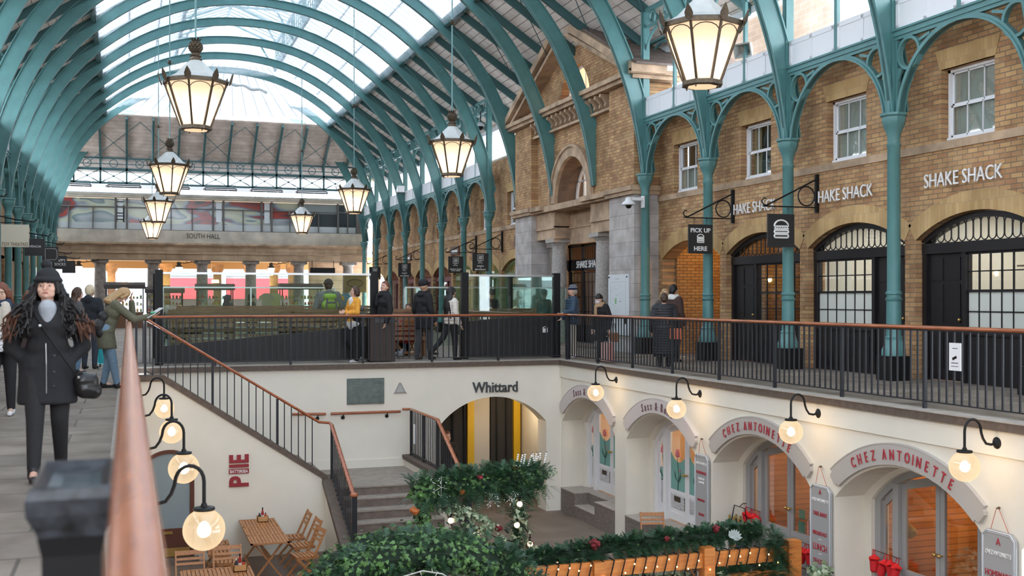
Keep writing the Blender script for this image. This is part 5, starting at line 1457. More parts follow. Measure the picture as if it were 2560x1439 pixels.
def hanging_lantern(label):
    r = root('hanging_lantern', label, 'lantern', (0, 0, 0), 0, 'pineapple-topped hanging lanterns')
    A0 = pi / 8; RB, RT, ZB, ZT = 0.265, 0.545, 0.07, 0.83
    def kid(name, mb, m, sm=False, par=None):
        o = obj(name, mb, m, None, sm); o.parent = par or r; return o
    def P(i, z, ex=0.0):
        t_ = (z - ZB) / (ZT - ZB); rr = RB + (RT - RB) * t_ + ex; a = A0 + i * pi / 4
        return Vector((rr * cos(a), rr * sin(a), z))
    for i in range(8):
        mb = MB(); mb.add([P(i, ZB), P(i + 1, ZB), P(i + 1, ZT), P(i, ZT)], [(0, 1, 2, 3)]); kid('glass_panel', mb, lantern_glass())
    for i in range(8):
        mb = MB(); mb.bar(P(i, ZB, 0.008), P(i, ZT, 0.008), 0.032, 0.032)
        kid('corner_bar', mb, M_BRONZE)
        # little arch at the head of each panel
        a_, b_ = P(i, 0.66, 0.01), P(i + 1, 0.66, 0.01); pts = []
        for k_ in range(9):
            t_ = k_ / 8; z = 0.66 + 0.145 * sin(pi * t_); q = P(i, z, 0.012).lerp(P(i + 1, z, 0.012), 0.5 - 0.5 * cos(pi * t_)); pts.append(q)
        mb = MB(); mb.tube(pts, 0.0075, 5); kid('panel_arch', mb, M_BRONZE)
    mb = MB(); mb.lathe((0, 0, 0), [(RT + 0.0, 0.82), (RT + 0.045, 0.825), (RT + 0.05, 0.88), (RT + 0.02, 0.90)], 8, A0); kid('rim', mb, M_BRONZE)
    for i in range(8):
        mb = MB(); c_ = P(i, ZT, 0.055); a = A0 + i * pi / 4; t_ = Vector((-sin(a), cos(a), 0)); o_ = Vector((cos(a), sin(a), 0))
        sh = [(0, -0.02), (0.055, 0.03), (0.06, 0.09), (0.035, 0.15), (0, 0.21), (-0.035, 0.15), (-0.06, 0.09), (-0.055, 0.03)]
        f_ = [c_ + t_ * u + o_ * (0.02 + v_ * 0.30) + Vector((0, 0, v_ )) for u, v_ in sh]; g_ = [p - o_ * 0.018 for p in f_]
        mb.add(f_ + g_, [tuple(range(8)), tuple(range(15, 7, -1))] + [(k_, (k_ + 1) % 8, 8 + (k_ + 1) % 8, 8 + k_) for k_ in range(8)]); kid('leaf_ornament', mb, M_BRONZE)
    mb = MB(); mb.lathe((0, 0, 0), [(RB + 0.0, 0.0), (RB + 0.035, 0.01), (RB + 0.03, 0.07), (RB, 0.08)], 8, A0)
    kid('bottom_ring', mb, M_BRONZE)
    mb = MB(); mb.lathe((0, 0, 0), [(RB - 0.05, -0.004), (RB - 0.05, -0.001)], 8, A0); kid('bottom_glass', mb, lantern_glass())
    mb = MB()
    for i in range(4): a = i * pi / 2 + 0.3; mb.cyl((RB * 0.9 * cos(a), RB * 0.9 * sin(a), 0.01), (RB * 0.9 * cos(a), RB * 0.9 * sin(a), -0.03), 0.012, 6)
    kid('drop_knob', mb, M_BRONZE)
    mb = MB(); mb.lathe((0, 0, 0), [(RT + 0.02, 0.885), (0.40, 0.98), (0.22, 1.16), (0.10, 1.27)], 8, A0); kid('roof', mb, M_GALV)
    mb = MB(); mb.lathe((0, 0, 0), [(0.10, 1.26), (0.115, 1.275), (0.115, 1.295), (0.085, 1.305), (0.085, 1.33), (0.105, 1.34), (0.10, 1.355), (0.07, 1.37), (0.075, 1.395), (0.05, 1.41)], 16); kid('neck', mb, M_BRASS if False else M_BRONZE, True)
    # pineapple: a studded ovoid
    v = []; f = []; nr = 7; nc = 12
    for j in range(nr + 1):
        t_ = j / nr; rr = 0.125 * sin(pi * (0.12 + 0.76 * t_)) ** 0.7; z = 1.40 + 0.22 * t_
        for k_ in range(nc):
            a = 2 * pi * (k_ + 0.5 * (j % 2)) / nc; v.append((rr * cos(a), rr * sin(a), z))
    mb = MB(); cen = []
    for j in range(nr):
        for k_ in range(nc):
            a0 = j * nc + k_; a1 = j * nc + (k_ + 1) % nc; b0 = (j + 1) * nc + (k_ + (j % 2)) % nc; b1 = (j + 1) * nc + (k_ + 1 + (j % 2)) % nc
            q = (Vector(v[a0]) + Vector(v[a1]) + Vector(v[b0]) + Vector(v[b1])) / 4
            q = q + Vector((q.x, q.y, 0)).normalized() * 0.022; ci = len(v) + len(cen); cen.append(tuple(q))
            f += [(a0, a1, ci), (a1, b1, ci), (b1, b0, ci), (b0, a0, ci)]
    mb.add(v + cen, f); pn = kid('pineapple', mb, M_BRONZE)
    mb = MB()
    for k_ in range(10):
        a = 2 * pi * k_ / 10; d_ = Vector((cos(a), sin(a), 0)); s_ = Vector((-sin(a), cos(a), 0))
        p0 = Vector((0, 0, 1.61)) + d_ * 0.05; p1 = Vector((0, 0, 1.66)) + d_ * 0.10; p2 = Vector((0, 0, 1.645)) + d_ * 0.145
        mb.add([p0 - s_ * 0.02, p0 + s_ * 0.02, p1 + s_ * 0.016, p1 - s_ * 0.016, p2], [(0, 1, 2, 3), (3, 2, 4)])
    kid('leaf_crown', mb, M_BRONZE, par=pn)
    mb = MB(); mb.cyl((0, 0, 1.6), (0, 0, 8.6), 0.018, 8); kid('hanging_rod', mb, mat('rod_teal', (0.16, 0.30, 0.31), 0.4))
    mb = MB(); mb.lathe((0, 0, 3.9), [(0.02, -0.07), (0.05, -0.04), (0.03, -0.02), (0.055, 0.0), (0.03, 0.03), (0.045, 0.05), (0.02, 0.08)], 10); mb.tube([(-0.13, 0, 3.93), (-0.09, 0, 3.87), (0.09, 0, 3.87), (0.13, 0, 3.93)], 0.008, 5); kid('rod_knuckle', mb, M_BRONZE, True)
    mb = MB(); mb.ball((0, 0, 0.42), 0.11, 12, 8, (1, 1, 1.5)); kid('bulb', mb, mat('lantern_bulb', (1, 0.9, 0.75), 0.5, emit=(1.0, 0.86, 0.66), es=7.0))
    return r
ln0 = hanging_lantern('x')
LAN = [(7.75, 13.95, 4.43, 'largest hanging lantern, over the court next to the loudspeaker'), (7.75, 26.8, 4.50, 'hanging lantern in front of the gabled entrance range'), (7.75, 39.6, 4.50, 'hanging lantern before the middle of the far brick range'), (7.75, 52.3, 4.48, 'small hanging lantern in front of the printed glass band, shop side'),
       (1.16, 20.75, 4.46, 'big hanging lantern over the stair head, topmost of the shaded side row'), (1.16, 33.9, 4.46, 'second hanging lantern of the row toward the shaded side'), (1.16, 46.6, 4.46, 'third hanging lantern of the row toward the shaded side'), (1.16, 59.0, 4.46, 'last hanging lantern, half hidden under the third one')]
for i, (x, y, z, lb) in enumerate(LAN):
    o = ln0 if i == 0 else copy_tree(ln0)
    place(o, (x, y, z), (0.12 if i != 0 else 0.38) + (pi / 8 if i % 2 else 0), lb)
    lamp('POINT', (x, y, z + 0.45), 26, (1.0, 0.72, 0.45), 0.12)

# ================================================================ globe lamps on swan necks
M_GLOBE = None
def globe_mat():
    m = bpy.data.materials.new('amber_globe_glass'); m.use_nodes = True
    t = m.node_tree; t.nodes.remove(t.nodes['Principled BSDF'])
    tr = t.nodes.new('ShaderNodeBsdfTransparent'); tr.inputs[0].default_value = (1, 0.95, 0.86, 1)
    em = t.nodes.new('ShaderNodeEmission'); em.inputs[0].default_value = (1.0, 0.74, 0.46, 1); em.inputs[1].default_value = 0.75
    gl = t.nodes.new('ShaderNodeBsdfGlossy'); gl.inputs['Roughness'].default_value = 0.08
    lw = t.nodes.new('ShaderNodeLayerWeight'); lw.inputs[0].default_value = 0.4
    a = t.nodes.new('ShaderNodeMixShader'); mr = t.nodes.new('ShaderNodeMapRange'); mr.inputs[3].default_value = 0.36; mr.inputs[4].default_value = 0.85
    t.links.new(lw.outputs['Facing'], mr.inputs[0]); t.links.new(mr.outputs[0], a.inputs[0])
    b = t.nodes.new('ShaderNodeMixShader'); b.inputs[0].default_value = 0.08
    t.links.new(tr.outputs[0], a.inputs[1]); t.links.new(em.outputs[0], a.inputs[2])
    t.links.new(a.outputs[0], b.inputs[1]); t.links.new(gl.outputs[0], b.inputs[2]); t.links.new(b.outputs[0], t.nodes['Material Output'].inputs['Surface'])
    return m
M_GLOBE = globe_mat()
def globe_lamp():
    """arm comes off a wall plate at the origin along +X, globe hangs from its end"""
    r = root('globe_lamp', 'x', 'wall lamp', (0, 0, 0), 0, 'globe lamps round the court')
    def kid(n_, mb, m, sm=True): o = obj(n_, mb, m, None, sm); o.parent = r; return o
    mb = MB(); mb.lathe((0, 0, 0), [(0.095, 0), (0.095, 0.012), (0.075, 0.02), (0.07, 0.035), (0.045, 0.045), (0.03, 0.07), (0.022, 0.075)], 18); mb.xf(Matrix.Rotation(pi / 2, 4, 'Y')); kid('wall_plate', mb, M_BLACK)
    pts = [(0.03, 0, 0), (0.12, 0, -0.015), (0.19, 0, 0.0), (0.235, 0, 0.06), (0.26, 0, 0.13)]
    pts += [(0.38 - 0.115 * cos(a), 0, 0.15 + 0.135 * sin(a)) for a in [pi * i / 10 for i in range(1, 11)]] + [(0.495, 0, -0.05)]
    mb = MB(); mb.tube(pts, 0.0155, 8); kid('swan_neck', mb, M_BLACK)
    mb = MB(); mb.lathe((0.495, 0, -0.09), [(0.085, 0), (0.09, 0.012), (0.085, 0.025), (0.03, 0.032), (0.02, 0.06)], 18); kid('gallery', mb, M_BLACK)
    mb = MB(); mb.ball((0.495, 0, -0.25), 0.172, 28, 18); kid('globe', mb, M_GLOBE)
    mb = MB(); mb.ball((0.495, 0, -0.24), 0.045, 12, 8, (1, 1, 1.3)); kid('bulb', mb, mat('globe_bulb', (1, 0.9, 0.7), 0.5, emit=(1, 0.84, 0.6), es=16)); 
    return r
gl0 = globe_lamp()
lb_l = ['nearest globe lamp beside the long handrail', 'second globe lamp beside the long handrail', 'third globe lamp beside the long handrail', 'last globe lamp beside the long handrail under the stair kerb']
lb_r = ['globe lamp past the arch at the far corner, first on the shop wall', 'globe lamp between the two mauve arch signs and the grey ones', 'globe lamp between the two grey arch signs', 'globe lamp beyond the grey arch sign nearest the frame edge']
first = True
for i, y in enumerate((9.45, 12.95, 16.6, 20.15)):
    o = gl0 if first else copy_tree(gl0); first = False
    place(o, (0.1, y, -0.26), 0, lb_l[i]); lamp('POINT', (0.595, y, -0.5), 17, (1, 0.70, 0.40), 0.06)
for i, y in enumerate((20.62, 17.12, 13.62, 10.14, 6.66)):
    o = copy_tree(gl0); place(o, (9.42 if False else 9.5, y, -0.26), pi, lb_r[i] if i < 4 else 'globe lamp outside the view'); lamp('POINT', (9.0, y, -0.5), 17, (1, 0.70, 0.40), 0.06)

# ================================================================ hanging signs on the brick range
def bracket_sign(y, label, kind):
    o = root('hanging_sign', label, 'sign', (12.9, y, 3.0))
    mb = MB(); mb.box(12.93, 13.0, y - 0.03, y + 0.03, 3.12, 3.88); obj('wall_bar', mb, M_BLACK, o)
    mb = MB(); mb.cyl((12.95, y, 3.22), (11.72, y, 3.22), 0.014, 6); mb.bar((12.95, y, 3.78), (11.82, y, 3.24), 0.02, 0.03)
    mb.tube([(11.84, y, 3.23), (11.74, y, 3.25), (11.70, y, 3.32), (11.75, y, 3.38), (11.80, y, 3.37)], 0.014, 6)
    mb.tube([(12.72 + 0.19 * cos(a * pi / 12), y, 3.44 + 0.19 * sin(a * pi / 12)) for a in range(24)], 0.014, 6, closed=True)
    for x in (11.98, 12.3): mb.tube([(x, y, 3.21), (x + 0.02, y, 3.18), (x, y, 3.15), (x - 0.02, y, 3.18)], 0.006, 5, closed=True); mb.cyl((x, y, 3.15), (x, y, 3.06), 0.004, 5)
    obj('bracket', mb, M_BLACK, o)
    mb = MB(); mb.box(11.83, 12.43, y - 0.02, y + 0.02, 2.42, 3.07); bd = obj('board', mb, mat('sign_black', (0.02, 0.02, 0.022), 0.5), o)
    yy = y - 0.022; c_ = 12.13
    if kind == 'pickup':
        text('PICK UP', (c_, yy, 2.94), 0.50, 0.10, M_WTXT, '-Y', o, bold=0.02); text('HERE', (c_, yy, 2.53), 0.33, 0.10, M_WTXT, '-Y', o, bold=0.02)
        burger(o, c_, 2.745, yy, 0.17)
    elif kind == 'burger': burger(o, c_, 2.75, yy, 0.32, th=0.03)
    else:
        mb = MB(); P4 = [(c_ - 0.11, yy, 2.80), (c_ + 0.11, yy, 2.80), (c_ + 0.11, yy, 3.01), (c_ - 0.11, yy, 3.01)]
        mb.tube(P4, 0.008, 4, closed=True); mb.tube([(c_ - 0.05, yy, 2.88), (c_ + 0.02, yy, 2.86), (c_ + 0.05, yy, 2.93), (c_ - 0.02, yy, 2.95)], 0.012, 4, closed=True)
        mb.tube([(c_ - 0.08, yy, 2.78), (c_ - 0.02, yy, 2.76), (c_ + 0.04, yy, 2.79)], 0.008, 4)
        for k_ in range(6): mb.cyl((c_ - 0.08 + 0.03 * k_, yy, 2.83), (c_ - 0.06 + 0.03 * k_, yy, 2.99), 0.004, 4)
        obj('line_drawing', mb, M_WTXT, o)
        mb = MB(); mb.tube([(c_ - 0.1 + 0.02 * k_, yy, 2.69 + 0.025 * ((k_ * 5) % 3)) for k_ in range(10)], 0.006, 4); obj('script_flourish', mb, M_WTXT, o)
        if kind == 'bakery':
            text('BAKERY', (c_, yy, 2.60), 0.26, 0.045, M_WTXT, '-Y', o, bold=0.02); text('&', (c_, yy, 2.54), 0.04, 0.04, M_WTXT, '-Y', o); text('RESTAURANT', (c_, yy, 2.475), 0.42, 0.05, M_WTXT, '-Y', o, bold=0.02)
        else:
            text('BREAKFAST  BRUNCH', (c_, yy, 2.57), 0.46, 0.04, M_WTXT, '-Y', o, bold=0.02); text('LUNCH  DINNER', (c_, yy, 2.51), 0.36, 0.04, M_WTXT, '-Y', o, bold=0.02)
bracket_sign(21.93, 'black hanging sign reading pick up here with a small burger', 'pickup')
bracket_sign(18.70, 'black hanging sign with only a large white burger outline', 'burger')
bracket_sign(38.25, 'black bakery and restaurant hanging sign beside the gabled entrance pier', 'bakery')
bracket_sign(41.45, 'black hanging sign listing four meals, next after the pier sign', 'meals')
bracket_sign(49.9, 'black bakery hanging sign before the dark red arches', 'bakery')
bracket_sign(56.4, 'smallest black bakery hanging sign at the end of the brick range', 'bakery')
for y, lb, s_ in ((44.4, 'small tilted brown wall plaque between the bakery signs, nearer', 1), (52.6, 'small brown wall plaque between the bakery signs, farther', 1), (36.2, 'red and white wall board half hidden by the entrance pier', 1)):
    o = root('wall_plaque', lb, 'sign', (12.95, y, 3.4)); mb = MB(); mb.box(12.93, 12.99, y - 0.62, y + 0.62, 3.25, 3.6); obj('board', mb, mat('plum_board', (0.16, 0.09, 0.075), 0.6), o)
    mb = MB(); mb.box(12.92, 12.93, y - 0.45, y + 0.4, 3.33, 3.45); obj('print', mb, M_WTXT, o)
for i, (ya_, yb_) in enumerate(((15.56, 13.76), (18.78, 16.95), (22.02, 20.18))):
    o = root('wall_lettering', 'white raised two-word shop name over the %s' % ['widest shopfront', 'kitchen window shopfront', 'shopfront behind the burger sign'][i], 'lettering', (12.95, (ya_ + yb_) / 2, 3.4))
    text('SHAKE SHACK', (12.96, (ya_ + yb_) / 2, 3.42), ya_ - yb_, 0.235, M_WTXT, '-X', o, depth=0.012, bold=-0.005)
o = root('door_lettering', 'white shop name on the dark fascia inside the gabled entrance', 'lettering', (13.28, 31.1, 2.45))
text('SHAKE SHACK', (13.28, 30.95, 2.47), 1.9, 0.22, M_WTXT, '-X', o, depth=0.01)
# dome camera, loudspeaker, cctv
o = root('dome_camera', 'white dome camera strapped to the iron column beside the granite pier', 'camera', (12.3, 25.3, 4.0))
mb = MB(); mb.box(12.36, 12.40, 25.28, 25.42, 3.72, 4.02); mb.box(12.05, 12.36, 25.30, 25.40, 3.90, 3.98); obj('bracket', mb, M_WHITE, o)
mb = MB(); mb.lathe((11.98, 25.35, 3.78), [(0.17, 0.0), (0.18, 0.02), (0.14, 0.08), (0.09, 0.11), (0.08, 0.18), (0.03, 0.2)], 20); obj('housing', mb, M_WHITE, o, True)
mb = MB(); mb.ball((11.98, 25.35, 3.77), 0.08, 14, 8); obj('lens', mb, M_BLACK, o, True)
o = root('loudspeaker', 'grey horn loudspeaker above the white panels beside the largest lantern', 'speaker', (12.6, 20.6, 6.8))
mb = MB(); c_ = Vector((12.55, 20.7, 6.78)); d_ = Vector((-0.75, -0.45, -0.35)).normalized()
s1 = d_.cross(Vector((0, 0, 1))).normalized(); u1 = s1.cross(d_)
def quad(c, w, h): return [c - s1 * w - u1 * h, c + s1 * w - u1 * h, c + s1 * w + u1 * h, c - s1 * w + u1 * h]
a_ = quad(c_ + d_ * 0.16, 0.21, 0.16); b_ = quad(c_ - d_ * 0.14, 0.10, 0.08); i_ = quad(c_ + d_ * 0.16, 0.18, 0.13); j_ = quad(c_ + d_ * 0.02, 0.10, 0.07)
mb.add(a_ + b_ + i_ + j_, [(0, 1, 5, 4), (1, 2, 6, 5), (2, 3, 7, 6), (3, 0, 4, 7), (4, 5, 6, 7), (0, 1, 9, 8), (1, 2, 10, 9), (2, 3, 11, 10), (3, 0, 8, 11), (8, 9, 13, 12), (9, 10, 14, 13), (10, 11, 15, 14), (11, 8, 12, 15), (12, 13, 14, 15)])
obj('horn', mb, mat('speaker_grey', (0.42, 0.42, 0.39), 0.5), o)
mb = MB(); mb.tube([c_ + d_ * 0.05, c_ + d_ * 0.13], [0.085, 0.06], 14); obj('driver', mb, mat('speaker_dark', (0.2, 0.19, 0.16), 0.5), o)
mb = MB(); mb.box(12.6, 12.66, 20.6, 20.66, 6.5, 6.75); obj('bracket', mb, M_TEAL, o)
o = root('ceiling_camera', 'small dark dome camera hung from the clerestory before the gable', 'camera', (12.2, 38.6, 7.6))
mb = MB(); mb.cyl((12.25, 38.6, 7.9), (12.25, 38.6, 8.3), 0.02, 6); mb.lathe((12.25, 38.6, 7.62), [(0.02, -0.02), (0.11, 0.03), (0.13, 0.12)], 14); obj('dome', mb, M_BLACK, o, True)
mb = MB(); mb.lathe((12.25, 38.6, 7.74), [(0.14, 0), (0.14, 0.08), (0.05, 0.16)], 14); obj('housing', mb, M_WHITE, o, True)
for y, lb in ((41.2, 'white floodlight fixed above the arcade beam beyond the gable'), (51.0, 'white floodlight fixed above the arcade beam near the far end')):
    o = root('floodlight', lb, 'light', (12.3, y, 6.5)); mb = MB(); mb.box(12.05, 12.35, y - 0.2, y + 0.2, 6.45, 6.75); mb.xf(Matrix.Identity(4)); obj('housing', mb, M_WHITE, o)
    mb = MB(); mb.box(12.03, 12.05, y - 0.15, y + 0.15, 6.5, 6.7); obj('lens', mb, M_STEEL, o)
# neighbouring pale brick gable seen over the coping
mb = MB(); mb.box(17.5, 18.0, 24.5, 30.5, 4, 12); mb.box(17.5, 18.0, 37, 58, 4, 10)
struct('wall_neighbour', mb, brick_mat('pale_washed_brick', (0.62, 0.55, 0.46), (0.52, 0.45, 0.38), (0.66, 0.62, 0.56), 0.5, 0.17, 0.012, var=0.2))
mb = MB(); mb.strip([(24.0, 9.8), (31.0, 9.8)], [(24.0, 9.9), (31.0, 9.9)], 0, 13.6, 17.5); struct('roof_neighbour', mb, M_WHITE)
mb = MB(); mb.box(13.4, 17.4, 35, 62, 6.3, 6.4); struct('roof_flat', mb, lg)

# ================================================================ shaded side: shop wall, signs
mb = MB()
for n in range(-3, 15):
    y = YN(n); mb.box(-4.9, -4.6, y - 0.55, y + 0.55, 0, 4.4)
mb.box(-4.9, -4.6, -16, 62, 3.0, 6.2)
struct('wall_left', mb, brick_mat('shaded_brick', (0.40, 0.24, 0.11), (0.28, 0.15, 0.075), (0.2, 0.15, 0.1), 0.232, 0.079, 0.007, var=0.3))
mb = MB(); mb.box(-6.5, -6.4, -3, 62, 0, 3.2); mb.box(-6.4, -4.6, -3, 62, 3.0, 3.1)
struct('wall_left_shops', mb, mat('dim_shop_back', (0.30, 0.17, 0.08), 0.8))
for y in (34, 42, 50): lamp('POINT', (-5.4, y, 2.4), 16, (1, 0.62, 0.28), 0.1)
def side_sign(x0, x1, y, z0, z1, label, m, lines, tm, arm=True):
    o = root('hanging_sign', label, 'sign', ((x0 + x1) / 2, y, z1))
    mb = MB(); mb.box(x0, x1, y - 0.02, y + 0.02, z0, z1); obj('board', mb, m, o)
    mb = MB(); mb.tube([(-4.62, y, z1 + 0.34), (XL, y, z1 + 0.28), ((x0 + x1) / 2, y, z1 + 0.14), (x1 + 0.12, y, z1 + 0.08), (x1 + 0.2, y, z1 + 0.16)], 0.02, 6); mb.cyl((x0 + 0.1, y, z1), (x0 + 0.1, y, z1 + 0.2), 0.006, 5); mb.cyl((x1 - 0.1, y, z1), (x1 - 0.1, y, z1 + 0.15), 0.006, 5); mb.cyl((XL, y, z1 + 0.05), (x1, y, z1 + 0.05), 0.01, 5); obj('bracket', mb, M_BLACK, o)
    for s_, cx, cz, w, h in lines: text(s_, (cx, y - 0.022, cz), w, h, tm, '-Y', o)
side_sign(-3.34, -2.62, 33.6, 2.85, 3.48, 'cream toy shop sign board hanging from the shaded columns', mat('sign_cream', (0.72, 0.66, 0.52), 0.6), [('TOY THEATRES', -2.98, 2.93, 0.68, 0.10)], mat('umber_letter', (0.20, 0.13, 0.06), 0.7))
side_sign(-3.15, -2.55, 38.7, 2.80, 3.36, 'black hanging sign with small white serif name beside the toy sign', mat('sign_black', (0.02, 0.02, 0.022), 0.5), [('VENCHI', -2.84, 3.1, 0.34, 0.07)], M_WTXT)
side_sign(-3.0, -2.45, 44.3, 2.78, 3.35, 'black hanging sign with a thin white cut-corner frame', mat('sign_black', (0.02, 0.02, 0.022), 0.5), [('SMALL', -2.7, 3.12, 0.26, 0.05)] if False else [], M_WTXT)
mb = MB(); mb.tube([(-2.9, 44.27, 2.86), (-2.56, 44.27, 2.86), (-2.5, 44.27, 2.93), (-2.5, 44.27, 3.2), (-2.56, 44.27, 3.27), (-2.9, 44.27, 3.27)], 0.006, 4, closed=True)
sg = [o for o in bpy.data.objects if o.get('label') == 'black hanging sign with a thin white cut-corner frame'][0]; obj('frame_line', mb, M_WTXT, sg)
side_sign(-2.95, -2.38, 48.9, 2.62, 3.18, 'black sock shop sign lowest of the shaded side signs', mat('sign_black', (0.02, 0.02, 0.022), 0.5), [('HAPPY', -2.64, 2.99, 0.42, 0.11), ('SOCKS', -2.64, 2.83, 0.42, 0.11)], M_WTXT)
side_sign(-2.75, -2.2, 52.5, 2.55, 3.1, 'black blank hanging sign half behind the sock shop sign', mat('sign_black', (0.02, 0.02, 0.022), 0.5), [], M_WTXT)
side_sign(-3.6, -3.13, 31.0, 3.1, 3.95, 'bright blue hanging sign cut by the frame edge', mat('sign_cyan', (0.02, 0.36, 0.60), 0.5), [], M_WTXT)
# ================================================================ arch name boards and recessed shop doors
RA = (1.46 ** 2 + 0.62 ** 2) / 1.24; CZA = -0.80 - RA
def arch_board(c, m, label, txt, tm, h, adv, wsc, mid=0.0):
    o = root('arch_sign', label, 'sign', (9.48, c, -0.7))
    a0 = radians(39.5); n = 26; r0, r1 = RA + 0.035, RA + 0.305
    A = [(c + r0 * sin(a0 - 2 * a0 * i / n), CZA + r0 * cos(a0 - 2 * a0 * i / n)) for i in range(n + 1)]
    B = [(c + r1 * sin(a0 - 2 * a0 * i / n), CZA + r1 * cos(a0 - 2 * a0 * i / n)) for i in range(n + 1)]
    mb = MB(); mb.strip(A, B, 0, 9.445, 9.5)
    for s_ in (1, -1):   # shouldered ends
        a1 = a0 * s_; q = []
        for rr, da in ((r0 + 0.04, 0), (r0 + 0.04, 0.018), (r0 + 0.07, 0.03), (r1 - 0.07, 0.03), (r1 - 0.04, 0.018), (r1 - 0.04, 0)):
            a = a1 + da * s_; q.append((c + rr * sin(a), CZA + rr * cos(a)))
        mb.prism(q, 0, 9.445, 9.5)
    obj('board', mb, m, o)
    mb = MB(); r2 = r1 + 0.016
    C_ = [(c + r2 * sin(a0 - 2 * a0 * i / n), CZA + r2 * cos(a0 - 2 * a0 * i / n)) for i in range(n + 1)]
    mb.strip(B, C_, 0, 9.44, 9.5); obj('moulding', mb, m, o)
    arc_text(txt, c, CZA, r0 + (r1 - r0) / 2 - h / 2, 9.44, mid, h, tm, o, adv, wsc=wsc)
    return o
M_MAUVE = mat('mauve_letter', (0.20, 0.10, 0.11), 0.6); M_CRIM = mat('crimson_letter', (0.42, 0.035, 0.05), 0.6)
arch_board(ARC[0], M_SIGNL, 'pale mauve curved gift shop sign over the arch at the far corner', 'Sass & Belle', M_MAUVE, 0.155, 0.95, 0.62)
arch_board(ARC[1], M_SIGNL, 'pale mauve curved gift shop sign with its full two-word name', 'Sass & Belle', M_MAUVE, 0.155, 0.95, 0.62)
arch_board(ARC[2], M_SIGNG, 'putty grey curved cafe sign with red capitals over the wine rack', 'CHEZ ANTOINETTE', M_CRIM, 0.14, 1.05, 0.62)
arch_board(ARC[3], M_SIGNG, 'putty grey curved cafe sign with red capitals, largest in view', 'CHEZ ANTOINETTE', M_CRIM, 0.14, 1.05, 0.62)

